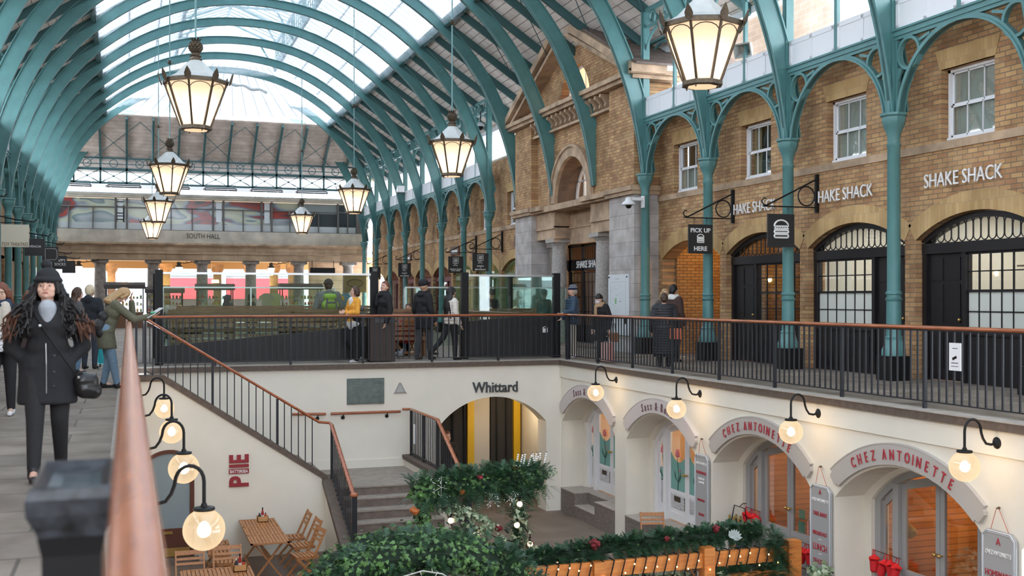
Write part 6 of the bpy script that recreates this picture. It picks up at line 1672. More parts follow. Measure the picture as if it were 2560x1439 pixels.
def lattice(mb, x, y0, y1, z0, z1, n=6):
    s = (y1 - y0) / n
    k = int((z1 - z0) / s)
    for i in range(-k, n + 1):
        for q in (1, -1):
            ya, za = (y0 + i * s, z0) if q == 1 else (y0 + (i + k) * s, z0)
            pts = []
            for t in (0, 1):
                yy = ya + q * t * k * s; zz = z0 + t * k * s; pts.append((yy, zz))
            (a, b), (c_, d) = pts
            # clip to y range
            def clip(p, q2, lim, hi):
                return p
            lo, hi = y0, y1
            if a > c_: a, b, c_, d = c_, d, a, b
            if c_ <= lo or a >= hi: continue
            if a < lo: b = b + (lo - a) / (c_ - a) * (d - b); a = lo
            if c_ > hi: d = b + (hi - a) / (c_ - a) * (d - b); c_ = hi
            mb.bar((x, a, b), (x, c_, d), 0.012, 0.012, (1, 0, 0))
def recess_doors(c, label, m, style, floor=ZL):
    o = root('shop_doors', label, 'door', (10.05, c, floor)); x = 10.06
    Ai = arch_pts(c, -1.45, 1.3, 0.60, 20); Ao = arch_pts(c, -1.45, 1.18, 0.50, 20)
    mb = MB(); mb.strip(Ai, Ao, 0, x, x + 0.10); mb.box(x, x + 0.1, c - 1.3, c - 1.18, floor, -1.45); mb.box(x, x + 0.1, c + 1.18, c + 1.3, floor, -1.45)
    zt = lambda y: -1.45 + 0.50 - (1.18 ** 2 + 0.25) / 1.0 + sqrt(max(0, ((1.18 ** 2 + 0.25) / 1.0) ** 2 - (y - c) ** 2))
    for y in (c + 0.82, c - 0.82): mb.box(x - 0.03, x + 0.1, y - 0.06, y + 0.06, floor, zt(y) + 0.02)
    obj('frame', mb, m, o)
    sill = -2.32
    bays_ = [(c + 0.88, c + 1.18, 'side_light'), (c + 0.0, c + 0.76, 'door_leaf'), (c - 0.76, c - 0.0, 'door_leaf'), (c - 1.18, c - 0.88, 'side_light')]
    for y0, y1, nm in bays_:
        mb = MB(); st_ = 0.085 if nm == 'door_leaf' else 0.05; dx = 0.03 if nm == 'door_leaf' else 0.045
        ym = (y0 + y1) / 2; zt0, zt1 = zt(y0) + 0.0, zt(y1)
        mb.box(x + dx, x + dx + 0.04, y0 + 0.004, y0 + st_, floor + 0.03, zt0); mb.box(x + dx, x + dx + 0.04, y1 - st_, y1 - 0.004, floor + 0.03, zt1)
        q = [(y0 + st_, zt(y0 + st_) - 0.12), (y1 - st_, zt(y1 - st_) - 0.12), (y1 - st_, zt(y1 - st_)), (y0 + st_, zt(y0 + st_))]
        mb.prism(q, 0, x + dx, x + dx + 0.04)
        mb.box(x + dx, x + dx + 0.04, y0 + st_, y1 - st_, sill - 0.10, sill); mb.box(x + dx, x + dx + 0.04, y0 + st_, y1 - st_, floor + 0.03, floor + 0.18)
        mb.box(x + dx + 0.012, x + dx + 0.03, y0 + st_, y1 - st_, floor + 0.18, sill - 0.1)
        lf = obj(nm, mb, m, o)
        gp = [(y0 + st_, sill), (y1 - st_, sill), (y1 - st_, zt(y1 - st_) - 0.12), (y0 + st_, zt(y0 + st_) - 0.12)]
        mb = MB(); mb.prism(gp, 0, x + dx + 0.018, x + dx + 0.022)
        obj('pane', mb, M_GLASS, lf)
        if style == 'gift':
            # painted scene on the glass: low teal hill, cream sky, pink flowers and stems
            za, zb_ = sill, sill + (zt(ym) - sill) * 0.62
            mb = MB(); P_ = [(y0 + st_, za)] + [(y1 - st_ , za)] + [(y0 + st_ + (y1 - y0 - 2 * st_) * (1 - i / 8), zb_ - 0.28 * abs(sin(i / 8 * 2.2 + (0.4 if nm == 'door_leaf' else 1.2)))) for i in range(9)]
            mb.prism(P_, 0, x + dx + 0.010, x + dx + 0.016); obj('painted_hill', mb, mat('painted_teal', (0.20, 0.42, 0.38), 0.7), lf)
            mb = MB(); mb.tube([(x + dx, ym, za), (x + dx, ym - 0.04, za + 0.3), (x + dx, ym + 0.02, za + 0.62)], 0.007, 4)
            for s_ in (-1, 1): mb.tube([(x + dx, ym - 0.02, za + 0.15), (x + dx, ym + s_ * 0.1, za + 0.26), (x + dx, ym + s_ * 0.12, za + 0.36)], [0.006, 0.016, 0.003], 4)
            obj('painted_stem', mb, mat('painted_stem', (0.05, 0.12, 0.08), 0.7), lf)
            mb = MB()
            for i in range(7): a = pi * i / 6; mb.tube([(x + dx - 0.002, ym, za + 0.66), (x + dx - 0.002, ym + 0.10 * cos(a), za + 0.68 + 0.13 * sin(a))], [0.028, 0.006], 5)
            mb.ball((x + dx, ym - 0.09, za + 0.4), 0.03, 6, 4, (0.2, 1, 1)); obj('painted_flower', mb, mat('painted_pink', (0.62, 0.20, 0.24), 0.7), lf)
        mb = MB(); lattice(mb, x + dx - 0.002, y0 + st_ + 0.03, y1 - st_ - 0.03, floor + 0.28, floor + 0.28 + (0.30 if nm == 'door_leaf' else 0.45), 9 if nm == 'door_leaf' else 5); obj('vent_lattice', mb, m, lf)
        mb = MB(); mb.box(x + dx + 0.008, x + dx + 0.014, y0 + st_ + 0.02, y1 - st_ - 0.02, floor + 0.27, floor + 0.28 + (0.32 if nm == 'door_leaf' else 0.47)); obj('vent_back', mb, mat('vent_dark', (0.12, 0.07, 0.05), 0.8), lf)
        if nm == 'door_leaf':
            mb = MB(); s_ = 1 if y0 == c else -1; ky = c + s_ * 0.045
            mb.ball((x - 0.03, ky, -2.25 + 0.28), 0.027, 10, 8); mb.cyl((x - 0.02, ky, -1.97), (x + 0.03, ky, -1.97), 0.012, 8); obj('knob', mb, M_BRASS, lf)
            if s_ == 1: mb = MB(); mb.box(x + dx - 0.008, x + dx, ym - 0.13, ym + 0.13, -2.52 - 0.02, -2.42 - 0.02); obj('letter_plate', mb, M_BRONZE, lf)
    # the room behind
    rm = MB(); d = 2.2
    rm.box(x + d, x + d + 0.1, c - 1.55, c + 1.55, ZL, -0.5); rm.box(x + 0.25, x + d, c + 1.5, c + 1.6, ZL, -0.5); rm.box(x + 0.25, x + d, c - 1.6, c - 1.5, ZL, -0.5); rm.box(x + 0.1, x + d, c - 1.6, c + 1.6, -0.6, -0.5)
    struct('wall_shop_interior', rm, brick_mat('warm_cafe_brick', (0.55, 0.30, 0.13), (0.42, 0.20, 0.08), (0.30, 0.16, 0.07), 0.26, 0.09, 0.01, var=0.3) if style == 'cafe' else mat('gift_room', (0.72, 0.50, 0.30), 0.8))
    return o
recess_doors(ARC[0], 'white painted gift shop doors with flower decals at the far corner', M_WHITE, 'gift', -2.95)
recess_doors(ARC[1], 'white painted gift shop doors with flower decals behind the second mauve sign', M_WHITE, 'gift', -2.95)
recess_doors(ARC[2], 'grey painted cafe doors beside the hanging wine rack', M_GREYP, 'cafe', -3.45)
recess_doors(ARC[3], 'grey painted cafe doors with an amber lit brick room, largest in view', M_GREYP, 'cafe', -3.45)
for i in (0, 1): lamp('POINT', (11.2, ARC[i], -1.2), 30, (1, 0.72, 0.48), 0.15)
for i in (2, 3): lamp('POINT', (11.6, ARC[i] + 0.3, -1.3), 34, (1, 0.52, 0.2), 0.08)
# granite steps before the gift shop doors
for i in (0, 1):
    c = ARC[i]; o = root('door_steps', 'grey granite door step block with a cut-in middle tread, %s' % ['at the far corner', 'under the second mauve sign'][i], 'steps', (9.7, c, ZL))
    mb = MB(); mb.box(9.80, 10.4, c - 1.44, c + 1.44, ZL, -2.97); mb.box(9.46, 9.80, c + 0.62, c + 1.44, ZL, -2.97); mb.box(9.46, 9.80, c - 1.44, c - 0.5, ZL, -2.97); mb.box(9.46, 9.80, c - 0.5, c + 0.62, ZL, -3.24)
    obj('block', mb, mat('step_granite', (0.20, 0.165, 0.145), 0.8, noise=0.25, nscale=18), o)
    mb = MB(); mb.box(9.80, 10.4, c - 1.44, c + 1.44, -2.97, -2.95); mb.box(9.45, 9.80, c + 0.62, c + 1.44, -2.97, -2.95); mb.box(9.45, 9.80, c - 1.44, c - 0.5, -2.97, -2.95); mb.box(9.45, 9.80, c - 0.5, c + 0.62, -3.24, -3.22)
    obj('worn_tread', mb, mat('step_granite_top', (0.42, 0.37, 0.32), 0.7, noise=0.15, nscale=10), o)

# ================================================================ hanging menu boards on the piers
def menu_board(y0, y1, zt, zb, label, rows):
    o = root('menu_board', label, 'sign', (9.45, (y0 + y1) / 2, zt)); yc = (y0 + y1) / 2; w = (y1 - y0) / 2; k = 0.07
    P_ = [(y0, zb), (y1, zb), (y1, zt - k), (y1 - k, zt), (y0 + k, zt), (y0, zt - k)]
    mb = MB(); mb.prism(P_, 0, 9.45, 9.48); obj('board', mb, M_GREYP, o)
    def fr(e): return [(9.446, y0 + e, zb + e), (9.446, y1 - e, zb + e), (9.446, y1 - e, zt - k - e * 0.4), (9.446, y1 - k - e * 0.4, zt - e), (9.446, y0 + k + e * 0.4, zt - e), (9.446, y0 + e, zt - k - e * 0.4)]
    mb = MB(); mb.tube(fr(0.012), 0.007, 4, closed=True); mb.tube(fr(0.03), 0.004, 4, closed=True); obj('border', mb, mat('pale_border', (0.66, 0.68, 0.72), 0.5), o)
    mb = MB()
    for s_ in (-1, 1): mb.cyl((9.44, yc + s_ * 0.02, zt + 0.26), (9.47, yc + s_ * w * 0.55, zt - 0.01), 0.004, 5)
    obj('cord', mb, mat('red_cord', (0.5, 0.12, 0.06), 0.7), o)
    mb = MB(); mb.ball((9.45, yc - 0.01, zt + 0.27), 0.018, 8, 6); mb.cyl((9.45, yc + 0.03, zt + 0.26), (9.5, yc + 0.03, zt + 0.26), 0.008, 6); obj('hook', mb, M_BRONZE, o)
    for s_, z, wd, h, col in rows:
        if s_ == '-':
            mb = MB(); mb.box(9.444, 9.45, yc - wd / 2, yc + wd / 2, zt - z, zt - z + 0.008); obj('dash', mb, M_WTXT, o)
        else: text(s_, (9.447, yc, zt - z), wd, h, M_CRIM if col == 'r' else M_WTXT, '-X', o, depth=0.004)
    return o
menu_board(13.30, 13.80, -1.29, -2.95, 'grey menu board listing five meals between the two cafe arches', [('A', 0.10, 0.06, 0.07, 'r'), ('CHEZ ANTOINETTE', 0.22, 0.40, 0.045, 'w'), ('TAKE AWAY', 0.42, 0.34, 0.06, 'r'), ('BREAKFAST', 0.70, 0.34, 0.055, 'r'), ('-', 0.79, 0.07, 0, 0), ('LUNCH', 0.90, 0.33, 0.095, 'r'), ('-', 1.0, 0.07, 0, 0), ('TEATIME', 1.11, 0.34, 0.07, 'r'), ('-', 1.2, 0.07, 0, 0), ('APERO', 1.31, 0.35, 0.085, 'r'), ('-', 1.40, 0.07, 0, 0), ('DINNER', 1.52, 0.35, 0.085, 'r')])
menu_board(9.84, 10.36, -1.27, -3.0, 'grey menu board reading homemade French cuisine by the frame corner', [('A', 0.12, 0.07, 0.08, 'r'), ('CHEZ ANTOINETTE', 0.26, 0.40, 0.05, 'w'), ('HOMEMADE', 0.50, 0.40, 0.075, 'r'), ('FRENCH', 0.63, 0.22, 0.05, 'w'), ('CUISINE', 0.72, 0.22, 0.05, 'w'), ('BREAKFAST', 0.90, 0.36, 0.05, 'r')])
menu_board(16.80, 17.28, -1.31, -2.95, 'grey menu board beside the second gift shop door', [('CHEZ ANTOINETTE', 0.16, 0.36, 0.04, 'w'), ('HOMEMADE', 0.32, 0.34, 0.05, 'r'), ('FRENCH', 0.43, 0.2, 0.035, 'w'), ('CUISINE', 0.49, 0.2, 0.035, 'w'), ('BREAKFAST', 0.80, 0.25, 0.04, 'r'), ('TEATIME', 1.05, 0.2, 0.04, 'r'), ('DINNER', 1.35, 0.2, 0.04, 'r')])

# ================================================================ red stockings, wine rack, small things at the cafe doors
M_RED = mat('red_felt', (0.62, 0.012, 0.02), 0.75)
def stocking():
    r = root('red_stocking', 'x', 'decoration', (0, 0, 0), 0, 'red felt pots on the cafe doors')
    mb = MB(); mb.lathe((0, 0, -0.2), [(0.035, 0), (0.055, 0.02), (0.062, 0.15), (0.066, 0.16)], 10); o = obj('pot', mb, M_RED, None, True); o.parent = r
    mb = MB(); random.seed(2)
    for i in range(9): a = 2 * pi * i / 9; mb.ball((0.045 * cos(a), 0.045 * sin(a), -0.02 + 0.02 * random.random()), 0.032, 7, 5, (1, 1, 0.8))
    mb.ball((0, 0, 0.01), 0.04, 8, 6); o = obj('flower', mb, mat('bright_red_petals', (0.85, 0.015, 0.02), 0.7), None, True); o.parent = r
    mb = MB(); mb.tube([(0, -0.03, -0.02), (0, -0.01, 0.11), (0, 0.02, 0.12), (0, 0.03, -0.02)], 0.006, 5); o = obj('ribbon', mb, M_RED); o.parent = r
    return r
s0 = stocking(); first = True
for c, lb, ys in ((ARC[2], 'above the man by the wine rack', (1.14, 1.02, 0.90, 0.80)), (ARC[3], 'on the amber lit cafe doors', (1.20, 0.98, 0.86, 0.72)), (ARC[2], 'on the door beside the menu board', (-0.42, -0.56, -0.68))):
    rod = MB(); rod.cyl((10.0, c + max(ys) + 0.05, -2.16 if min(ys) > 0 else -2.42), (10.0, c + min(ys) - 0.05, -2.16 if min(ys) > 0 else -2.42), 0.006, 6)
    tag(obj('hanging_rod', rod, M_BRONZE), 'thin dark rod carrying red pots %s' % lb, 'rod')
    for i, dy in enumerate(ys):
        o = s0 if first else copy_tree(s0); first = False
        place(o, (9.97, c + dy, (-2.26 if dy > 0 else -2.52) - 0.02 * (i % 2)), 0.4 * i, 'red flower pot %s, %s from far end' % (lb, nth(i)))
        o.rotation_euler = (0.25 if i % 2 else -0.15, 0.1, 0.4 * i)
o = root('wine_rack', 'black wire wine carrier hanging full of bottles beside the grey cafe doors', 'rack', (9.85, 16.45, -2.6))
mb = MB()
for z in (-2.64, -2.5): mb.tube([(9.76, 16.18, z), (9.76, 16.76, z), (9.98, 16.76, z), (9.98, 16.18, z)], 0.008, 5, closed=True)
for y in [16.18 + 0.145 * i for i in range(5)]: mb.tube([(9.76, y, -2.5), (9.76, y, -2.67), (9.98, y, -2.67), (9.98, y, -2.5)], 0.006, 5)
mb.tube([(9.87, 16.18, -2.5), (9.87, 16.3, -2.15), (9.87, 16.64, -2.15), (9.87, 16.76, -2.5)], 0.009, 5); mb.tube([(9.87, 16.47, -2.15), (9.93, 16.47, -2.10), (10.0, 16.47, -2.10)], 0.008, 5)
obj('basket', mb, M_BLACK, o)
bt0 = root('wine_bottle', 'x', 'bottle', (0, 0, 0), 0, 'wine bottles in the wire carrier')
mb = MB(); mb.lathe((0, 0, 0), [(0.037, 0), (0.04, 0.02), (0.04, 0.19), (0.016, 0.25), (0.016, 0.32), (0.019, 0.325), (0.017, 0.335)], 12); q = obj('glass', mb, mat('bottle_green', (0.01, 0.02, 0.012), 0.12), None, True); q.parent = bt0
mb = MB(); mb.lathe((0, 0, 0.06), [(0.0415, 0), (0.0415, 0.09)], 12); q = obj('label', mb, mat('cream_label', (0.75, 0.72, 0.66), 0.6)); q.parent = bt0
mb = MB(); mb.lathe((0, 0, 0.27), [(0.018, 0), (0.02, 0.07)], 10); q = obj('foil', mb, mat('gold_foil', (0.55, 0.42, 0.15), 0.4, metal=0.6)); q.parent = bt0
for i in range(8):
    q = bt0 if i == 0 else copy_tree(bt0)
    place(q, (9.80 if i % 2 else 9.93, 16.25 + 0.145 * (i // 2), -2.66), 0, 'wine bottle in the wire carrier, %s row, %s along' % ('front' if i % 2 else 'back', nth(i // 2)))
o = root('wall_lamp', 'curled iron wall light with a lit candle bulb inside the amber cafe', 'lamp', (11.0, 12.1, -1.5))
mb = MB(); mb.tube([(11.3, 12.1, -1.6), (11.2, 12.1, -1.72), (11.1, 12.05, -1.66), (11.05, 12.05, -1.55)], 0.014, 6); mb.ball((11.25, 12.1, -1.62), 0.05, 8, 6); mb.cyl((11.3, 12.1, -1.62), (12.26, 12.1, -1.62), 0.012, 6); mb.tube([(11.2, 12.2, -1.75), (11.2, 12.35, -1.85), (11.2, 12.3, -1.95), (11.2, 12.24, -1.9)], 0.012, 6); obj('bracket', mb, M_BRONZE, o)
mb = MB(); mb.ball((11.05, 12.05, -1.45), 0.03, 10, 8, (1, 1, 2)); obj('bulb', mb, mat('candle_bulb', (1, 0.7, 0.35), 0.5, emit=(1, 0.6, 0.22), es=22), o)
o = root('enamel_jug', 'cream enamel jug hanging tilted behind the cafe side window', 'jug', (10.35, 12.85, -1.85))
mb = MB(); mb.tube([(10.35, 12.96, -1.74), (10.35, 12.93, -1.76), (10.35, 12.68, -1.88), (10.35, 12.66, -1.89)], [0.085, 0.075, 0.085, 0.06], 14); mb.tube([(10.35, 12.93, -1.84), (10.35, 12.88, -1.96), (10.35, 12.76, -1.93)], 0.012, 6); mb.cyl((10.35, 12.9, -1.7), (10.35, 12.9, -1.1), 0.004, 5); obj('body', mb, mat('enamel_cream', (0.46, 0.40, 0.22), 0.35), o, True)
o = root('ironwork_ornament', 'small black cast motif hanging inside the cafe side window', 'decoration', (10.3, 12.85, -1.5))
mb = MB()
for i in range(7): a = 2 * pi * i / 7; mb.ball((10.3, 12.85 + 0.05 * cos(a), -1.5 + 0.06 * sin(a)), 0.025, 6, 5)
mb.cyl((10.3, 12.85, -1.42), (10.3, 12.85, -1.1), 0.004, 5); obj('casting', mb, M_BRONZE, o)
o = root('leaflet_rack', 'green leaflets and small bottle propped inside the grey cafe door', 'leaflets', (10.2, 14.85, -2.2))
mb = MB(); mb.box(10.12, 10.125, 14.92, 15.10, -2.32, -2.14); mb.box(10.12, 10.125, 14.92, 15.08, -2.1, -1.95); obj('leaflet', mb, mat('leaflet_green', (0.04, 0.28, 0.2), 0.6), o)
mb = MB(); mb.lathe((10.14, 14.82, -2.32), [(0.04, 0), (0.04, 0.2), (0.015, 0.28), (0.015, 0.36)], 10); obj('small_bottle', mb, mat('pink_label', (0.6, 0.25, 0.2), 0.5), o)

# ================================================================ pie shop wall: letters and arched door
o = root('pie_letters', 'dark red upright pie shop letters on the cream stair wall', 'lettering', (2.0, PY - 0.02, -1.8))
text('P', (1.985, PY - 0.02, -2.05), 0.20, 0.36, M_REDT, '-Y', o, depth=0.02, bold=0.03, rot=pi / 2)
text('IE', (1.985, PY - 0.02, -1.665), 0.24, 0.36, M_REDT, '-Y', o, depth=0.02, bold=0.03, rot=pi / 2)
mb = MB(); mb.box(1.80, 2.17, PY - 0.03, PY - 0.01, -1.905, -1.815); obj('band', mb, M_REDT, o)
text('BATTERSEA', (1.985, PY - 0.035, -1.86), 0.33, 0.06, M_WTXT, '-Y', o, depth=0.004, bold=0.01)
o = root('pie_shop_door', 'brown arched door with pale glass under the long handrail', 'door', (0.75, PY, ZL))
Pd = arch_pts(0.72, -1.60, 0.45, 0.20, 12); Pi = arch_pts(0.72, -1.60, 0.37, 0.13, 12)
mb = MB(); mb.strip(Pd, Pi, 1, PY - 0.05, PY + 0.0); mb.box(0.27, 0.35, PY - 0.05, PY, -3.4, -1.6); mb.box(1.09, 1.17, PY - 0.05, PY, -3.4, -1.6); mb.box(0.35, 1.09, PY - 0.03, PY, -3.4, -2.88); mb.box(0.35, 1.09, PY - 0.04, PY, -2.92, -2.86); obj('frame', mb, M_BROWND, o)
mb = MB(); mb.prism([(0.35, -2.86), (1.09, -2.86)] + Pi, 1, PY - 0.02, PY - 0.01); obj('glass', mb, mat('blue_grey_glass', (0.27, 0.32, 0.34), 0.2), o)
mb = MB(); mb.box(0.35, 1.09, PY - 0.045, PY - 0.03, -3.38, -3.22); mb.box(0.62, 0.78, PY - 0.05, PY - 0.04, -2.96, -2.91); obj('kick_plate', mb, M_BRASS, o)
mb = MB(); mb.box(0.2, 1.25, PY - 0.25, PY, ZL, -3.4); struct('trim_door_step', mb, M_STEP)
# plaque, triangle, wall name
o = root('bronze_plaque', 'rectangular grey-green inscribed plaque on the far court wall', 'plaque', (4.9, YF - 0.02, -0.6))
mb = MB(); mb.box(4.49, 5.31, YF - 0.035, YF, -0.89, -0.33); obj('plate', mb, mat('verdigris_plate', (0.13, 0.16, 0.15), 0.5, metal=0.4, noise=0.25, nscale=8), o)
mb = MB()
for i in range(15): mb.box(4.54, 5.26 - 0.1 * ((i * 7) % 3), YF - 0.038, YF - 0.035, -0.38 - i * 0.033, -0.375 - i * 0.033)
obj('inscription', mb, mat('verdigris_raised', (0.20, 0.25, 0.23), 0.5, metal=0.4), o)
o = root('triangular_plaque', 'small grey triangular plaque beside the bronze plate', 'plaque', (5.67, YF - 0.02, -0.6))
tri = lambda k: [(5.67 - 0.145 * k, -0.605 - 0.075 * k), (5.67 + 0.145 * k, -0.605 - 0.075 * k), (5.67 + 0.12 * k, -0.605 - 0.04 * k), (5.67 + 0.02 * k, -0.605 + 0.16 * k), (5.67 - 0.02 * k, -0.605 + 0.16 * k), (5.67 - 0.12 * k, -0.605 - 0.04 * k)]
mb = MB(); mb.prism(tri(1.0), 1, YF - 0.03, YF); obj('plate', mb, mat('zinc_plate', (0.33, 0.32, 0.30), 0.6), o)
mb = MB(); mb.prism(tri(0.65), 1, YF - 0.04, YF - 0.03); obj('raised_centre', mb, mat('zinc_plate2', (0.42, 0.42, 0.40), 0.6), o)
o = root('arch_lettering', 'dark raised tea shop name above the wide far arch', 'lettering', (7.87, YF, -0.6))
text('Whittard', (7.88, YF - 0.02, -0.60), 1.08, 0.24, mat('slate_letter', (0.045, 0.05, 0.055), 0.5), '-Y', o, depth=0.02, bold=0.012)

# ================================================================ folding chairs and tables
def folding_chair(m=M_OAK):
    r = root('folding_chair', 'x', 'chair', (0, 0, 0), 0, 'slatted folding chairs')
    def kid(n_, mb): o = obj(n_, mb, m); o.parent = r; return o
    for i in range(6):
        mb = MB(); mb.box(-0.2, 0.2, -0.2 + i * 0.068, -0.15 + i * 0.068, 0.435, 0.455); kid('seat_slat', mb)
    mb = MB(); mb.box(-0.2, -0.17, -0.2, 0.19, 0.405, 0.435); mb.box(0.17, 0.2, -0.2, 0.19, 0.405, 0.435); kid('seat_frame', mb)
    for s_ in (-1, 1):
        mb = MB(); mb.bar((s_ * 0.215, 0.28, 0.0), (s_ * 0.215, -0.12, 0.45), 0.025, 0.035); mb.bar((s_ * 0.215, -0.12, 0.45), (s_ * 0.215, -0.32, 0.90), 0.025, 0.035); kid('back_leg', mb)
        mb = MB(); mb.bar((s_ * 0.18, -0.24, 0.0), (s_ * 0.18, 0.17, 0.42), 0.025, 0.035); kid('front_leg', mb)
    for i, (z, h) in enumerate(((0.86, 0.07), (0.77, 0.04), (0.70, 0.04))):
        y = -0.32 + (0.90 - z) * 0.2 / 0.45; mb = MB(); mb.bar((-0.21, y, z), (0.21, y, z), 0.018, h, (0, -0.4, 0.9)); kid('back_slat', mb)
    mb = MB(); mb.bar((-0.2, 0.2, 0.09), (0.2, 0.2, 0.09), 0.02, 0.02); mb.bar((-0.17, -0.17, 0.08), (0.17, -0.17, 0.08), 0.02, 0.02); kid('stretcher', mb)
    return r
ch0 = folding_chair(); ch0['label'] = 'x'
spots = [((2.92, 20.85), pi / 2, 'folding chair on the garland side of the slatted table, against the stair wall'), ((2.98, 20.1), pi / 2 + 0.08, 'middle folding chair on the garland side of the slatted table'), ((2.90, 19.3), pi / 2 + 0.15, 'folding chair on the garland side of the slatted table, turned and nearest the viewer'),
         ((1.55, 20.75), -pi / 2, 'folding chair on the door side of the slatted table, against the stair wall'), ((1.52, 20.0), -pi / 2, 'middle folding chair on the door side of the slatted table'), ((1.55, 19.3), -pi / 2 - 0.1, 'folding chair on the door side of the slatted table, half hidden by the globe lamp'),
         ((0.93, 17.95), pi, 'folding chair behind the lower table, nearer the handrail'), ((1.52, 18.12), pi, 'folding chair behind the lower table, nearer the sauce box'),
         ((9.2, 18.35), pi - 0.3, 'folding chair at the small cafe table under the gift shop step'), ((9.05, 15.6), pi / 2, 'folding chair beside the man at the wine rack'), ((8.95, 12.0), pi / 2 + 0.2, 'folding chair under the lowest menu board')]
for i, ((x, y), a, lb) in enumerate(spots):
    o = ch0 if i == 0 else copy_tree(ch0)
    place(o, (x, y, ZL), a, lb)
def slat_table(x0, x1, y0, y1, label, bands=3, m=M_OAK):
    r = root('slatted_table', label, 'table', ((x0 + x1) / 2, (y0 + y1) / 2, ZL)); z = ZL + 0.74
    f = MB(); e = 0.035
    f.box(x0, x1, y0, y0 + e, z - 0.03, z); f.box(x0, x1, y1 - e, y1, z - 0.03, z); f.box(x0, x0 + e, y0, y1, z - 0.03, z); f.box(x1 - e, x1, y0, y1, z - 0.03, z)
    for b in range(1, bands): yy = y0 + b * (y1 - y0) / bands; f.box(x0, x1, yy - 0.03, yy + 0.03, z - 0.03, z)
    obj('top_frame', f, m, r)
    n = int((x1 - x0) / 0.062)
    mb = MB()
    for i in range(n): xx = x0 + e + (i + 0.5) * (x1 - x0 - 2 * e) / n; mb.box(xx - 0.024, xx + 0.024, y0 + e, y1 - e, z - 0.022, z - 0.004)
    obj('top_slats', mb, m, r)
    cx = (x0 + x1) / 2
    for yy in (y0 + 0.25, y1 - 0.25):
        mb = MB(); mb.bar((x0 + 0.04, yy, ZL), (x1 - 0.06, yy, z - 0.03), 0.03, 0.045, (0, 1, 0)); mb.bar((x1 - 0.04, yy + 0.04, ZL), (x0 + 0.06, yy + 0.04, z - 0.03), 0.03, 0.045, (0, 1, 0)); obj('cross_leg', mb, m, r)
    mb = MB(); mb.box(x0 + 0.06, x0 + 0.09, y0 + 0.25, y1 - 0.25, ZL + 0.12, ZL + 0.15); mb.box(cx - 0.02, cx + 0.02, y0 + 0.25, y1 - 0.25, ZL + 0.38, ZL + 0.42); obj('stretcher', mb, m, r)
    return r
slat_table(1.97, 2.62, 19.1, 21.25, 'slatted wooden table standing end-on to the cream stair wall')
slat_table(0.75, 1.80, 15.9, 17.6, 'slatted wooden table in front of two chair backs at the frame edge', 2)
slat_table(8.85, 9.40, 16.75, 17.5, 'small wooden cafe table with a potted plant', 1)
slat_table(8.35, 9.0, 14.9, 15.55, 'cafe table behind the garlanded fence', 1)
def sauce_box(x, y, label):
    z = ZL + 0.74
    r = root('sauce_box', label, 'box', (x, y, z)); mb = MB()
    mb.box(x - 0.1, x + 0.1, y - 0.08, y - 0.07, z, z + 0.1); mb.box(x - 0.1, x + 0.1, y + 0.07, y + 0.08, z, z + 0.1); mb.box(x - 0.1, x - 0.09, y - 0.08, y + 0.08, z, z + 0.1); mb.box(x + 0.09, x + 0.1, y - 0.08, y + 0.08, z, z + 0.1); mb.box(x - 0.1, x + 0.1, y - 0.08, y + 0.08, z, z + 0.01); obj('crate', mb, mat('box_wood', (0.55, 0.30, 0.12), 0.6), r)
    for k_, (dx, h, c_, nm) in enumerate(((-0.055, 0.17, (0.03, 0.03, 0.05), 'dark sauce bottle with white cap'), (0.0, 0.24, (0.35, 0.02, 0.02), 'tall red sauce bottle with pale label'), (0.055, 0.14, (0.6, 0.06, 0.03), 'short red pepper jar'))):
        b_ = root('sauce_bottle', '%s in the crate on the %s' % (nm, 'long table' if y > 20 else 'lower table'), 'bottle', (x + dx, y, z + 0.012)); q = MB(); q.lathe((x + dx, y, z + 0.012), [(0.024, 0), (0.026, h * 0.55), (0.012, h * 0.8), (0.012, h * 0.88)], 10); obj('bottle', q, mat('sauce_%d' % k_, c_, 0.25), b_, True)
        q = MB(); q.lathe((x + dx, y, z + 0.012 + h * 0.88), [(0.013, 0), (0.012, h * 0.14)], 8); obj('cap', q, M_WHITE if k_ == 0 else M_BLACK, b_); q = MB(); q.lathe((x + dx, y, z + 0.012 + h * 0.15), [(0.027, 0), (0.027, h * 0.3)], 10); obj('label', q, mat('cream_label', (0.75, 0.72, 0.66), 0.6), b_)
sauce_box(2.38, 21.0, 'little wooden sauce crate at the wall end of the slatted table'); sauce_box(1.62, 17.3, 'little wooden sauce crate on the lower table')
o = root('potted_plant', 'tiny plant in a grey tin on the small cafe table', 'plant', (9.3, 17.1, ZL + 0.74))
mb = MB(); mb.lathe((9.3, 17.1, ZL + 0.74), [(0.04, 0), (0.055, 0.12)], 12); obj('pot', mb, M_STEEL, o)
mb = MB(); random.seed(8)
for i in range(30): a = random.random() * 6.28; rr = 0.05 * random.random(); mb.ball((9.3 + rr * cos(a), 17.1 + rr * sin(a), ZL + 0.87 + 0.03 * random.random()), 0.016, 5, 4)
obj('foliage', mb, mat('small_leaf', (0.08, 0.16, 0.06), 0.7), o)
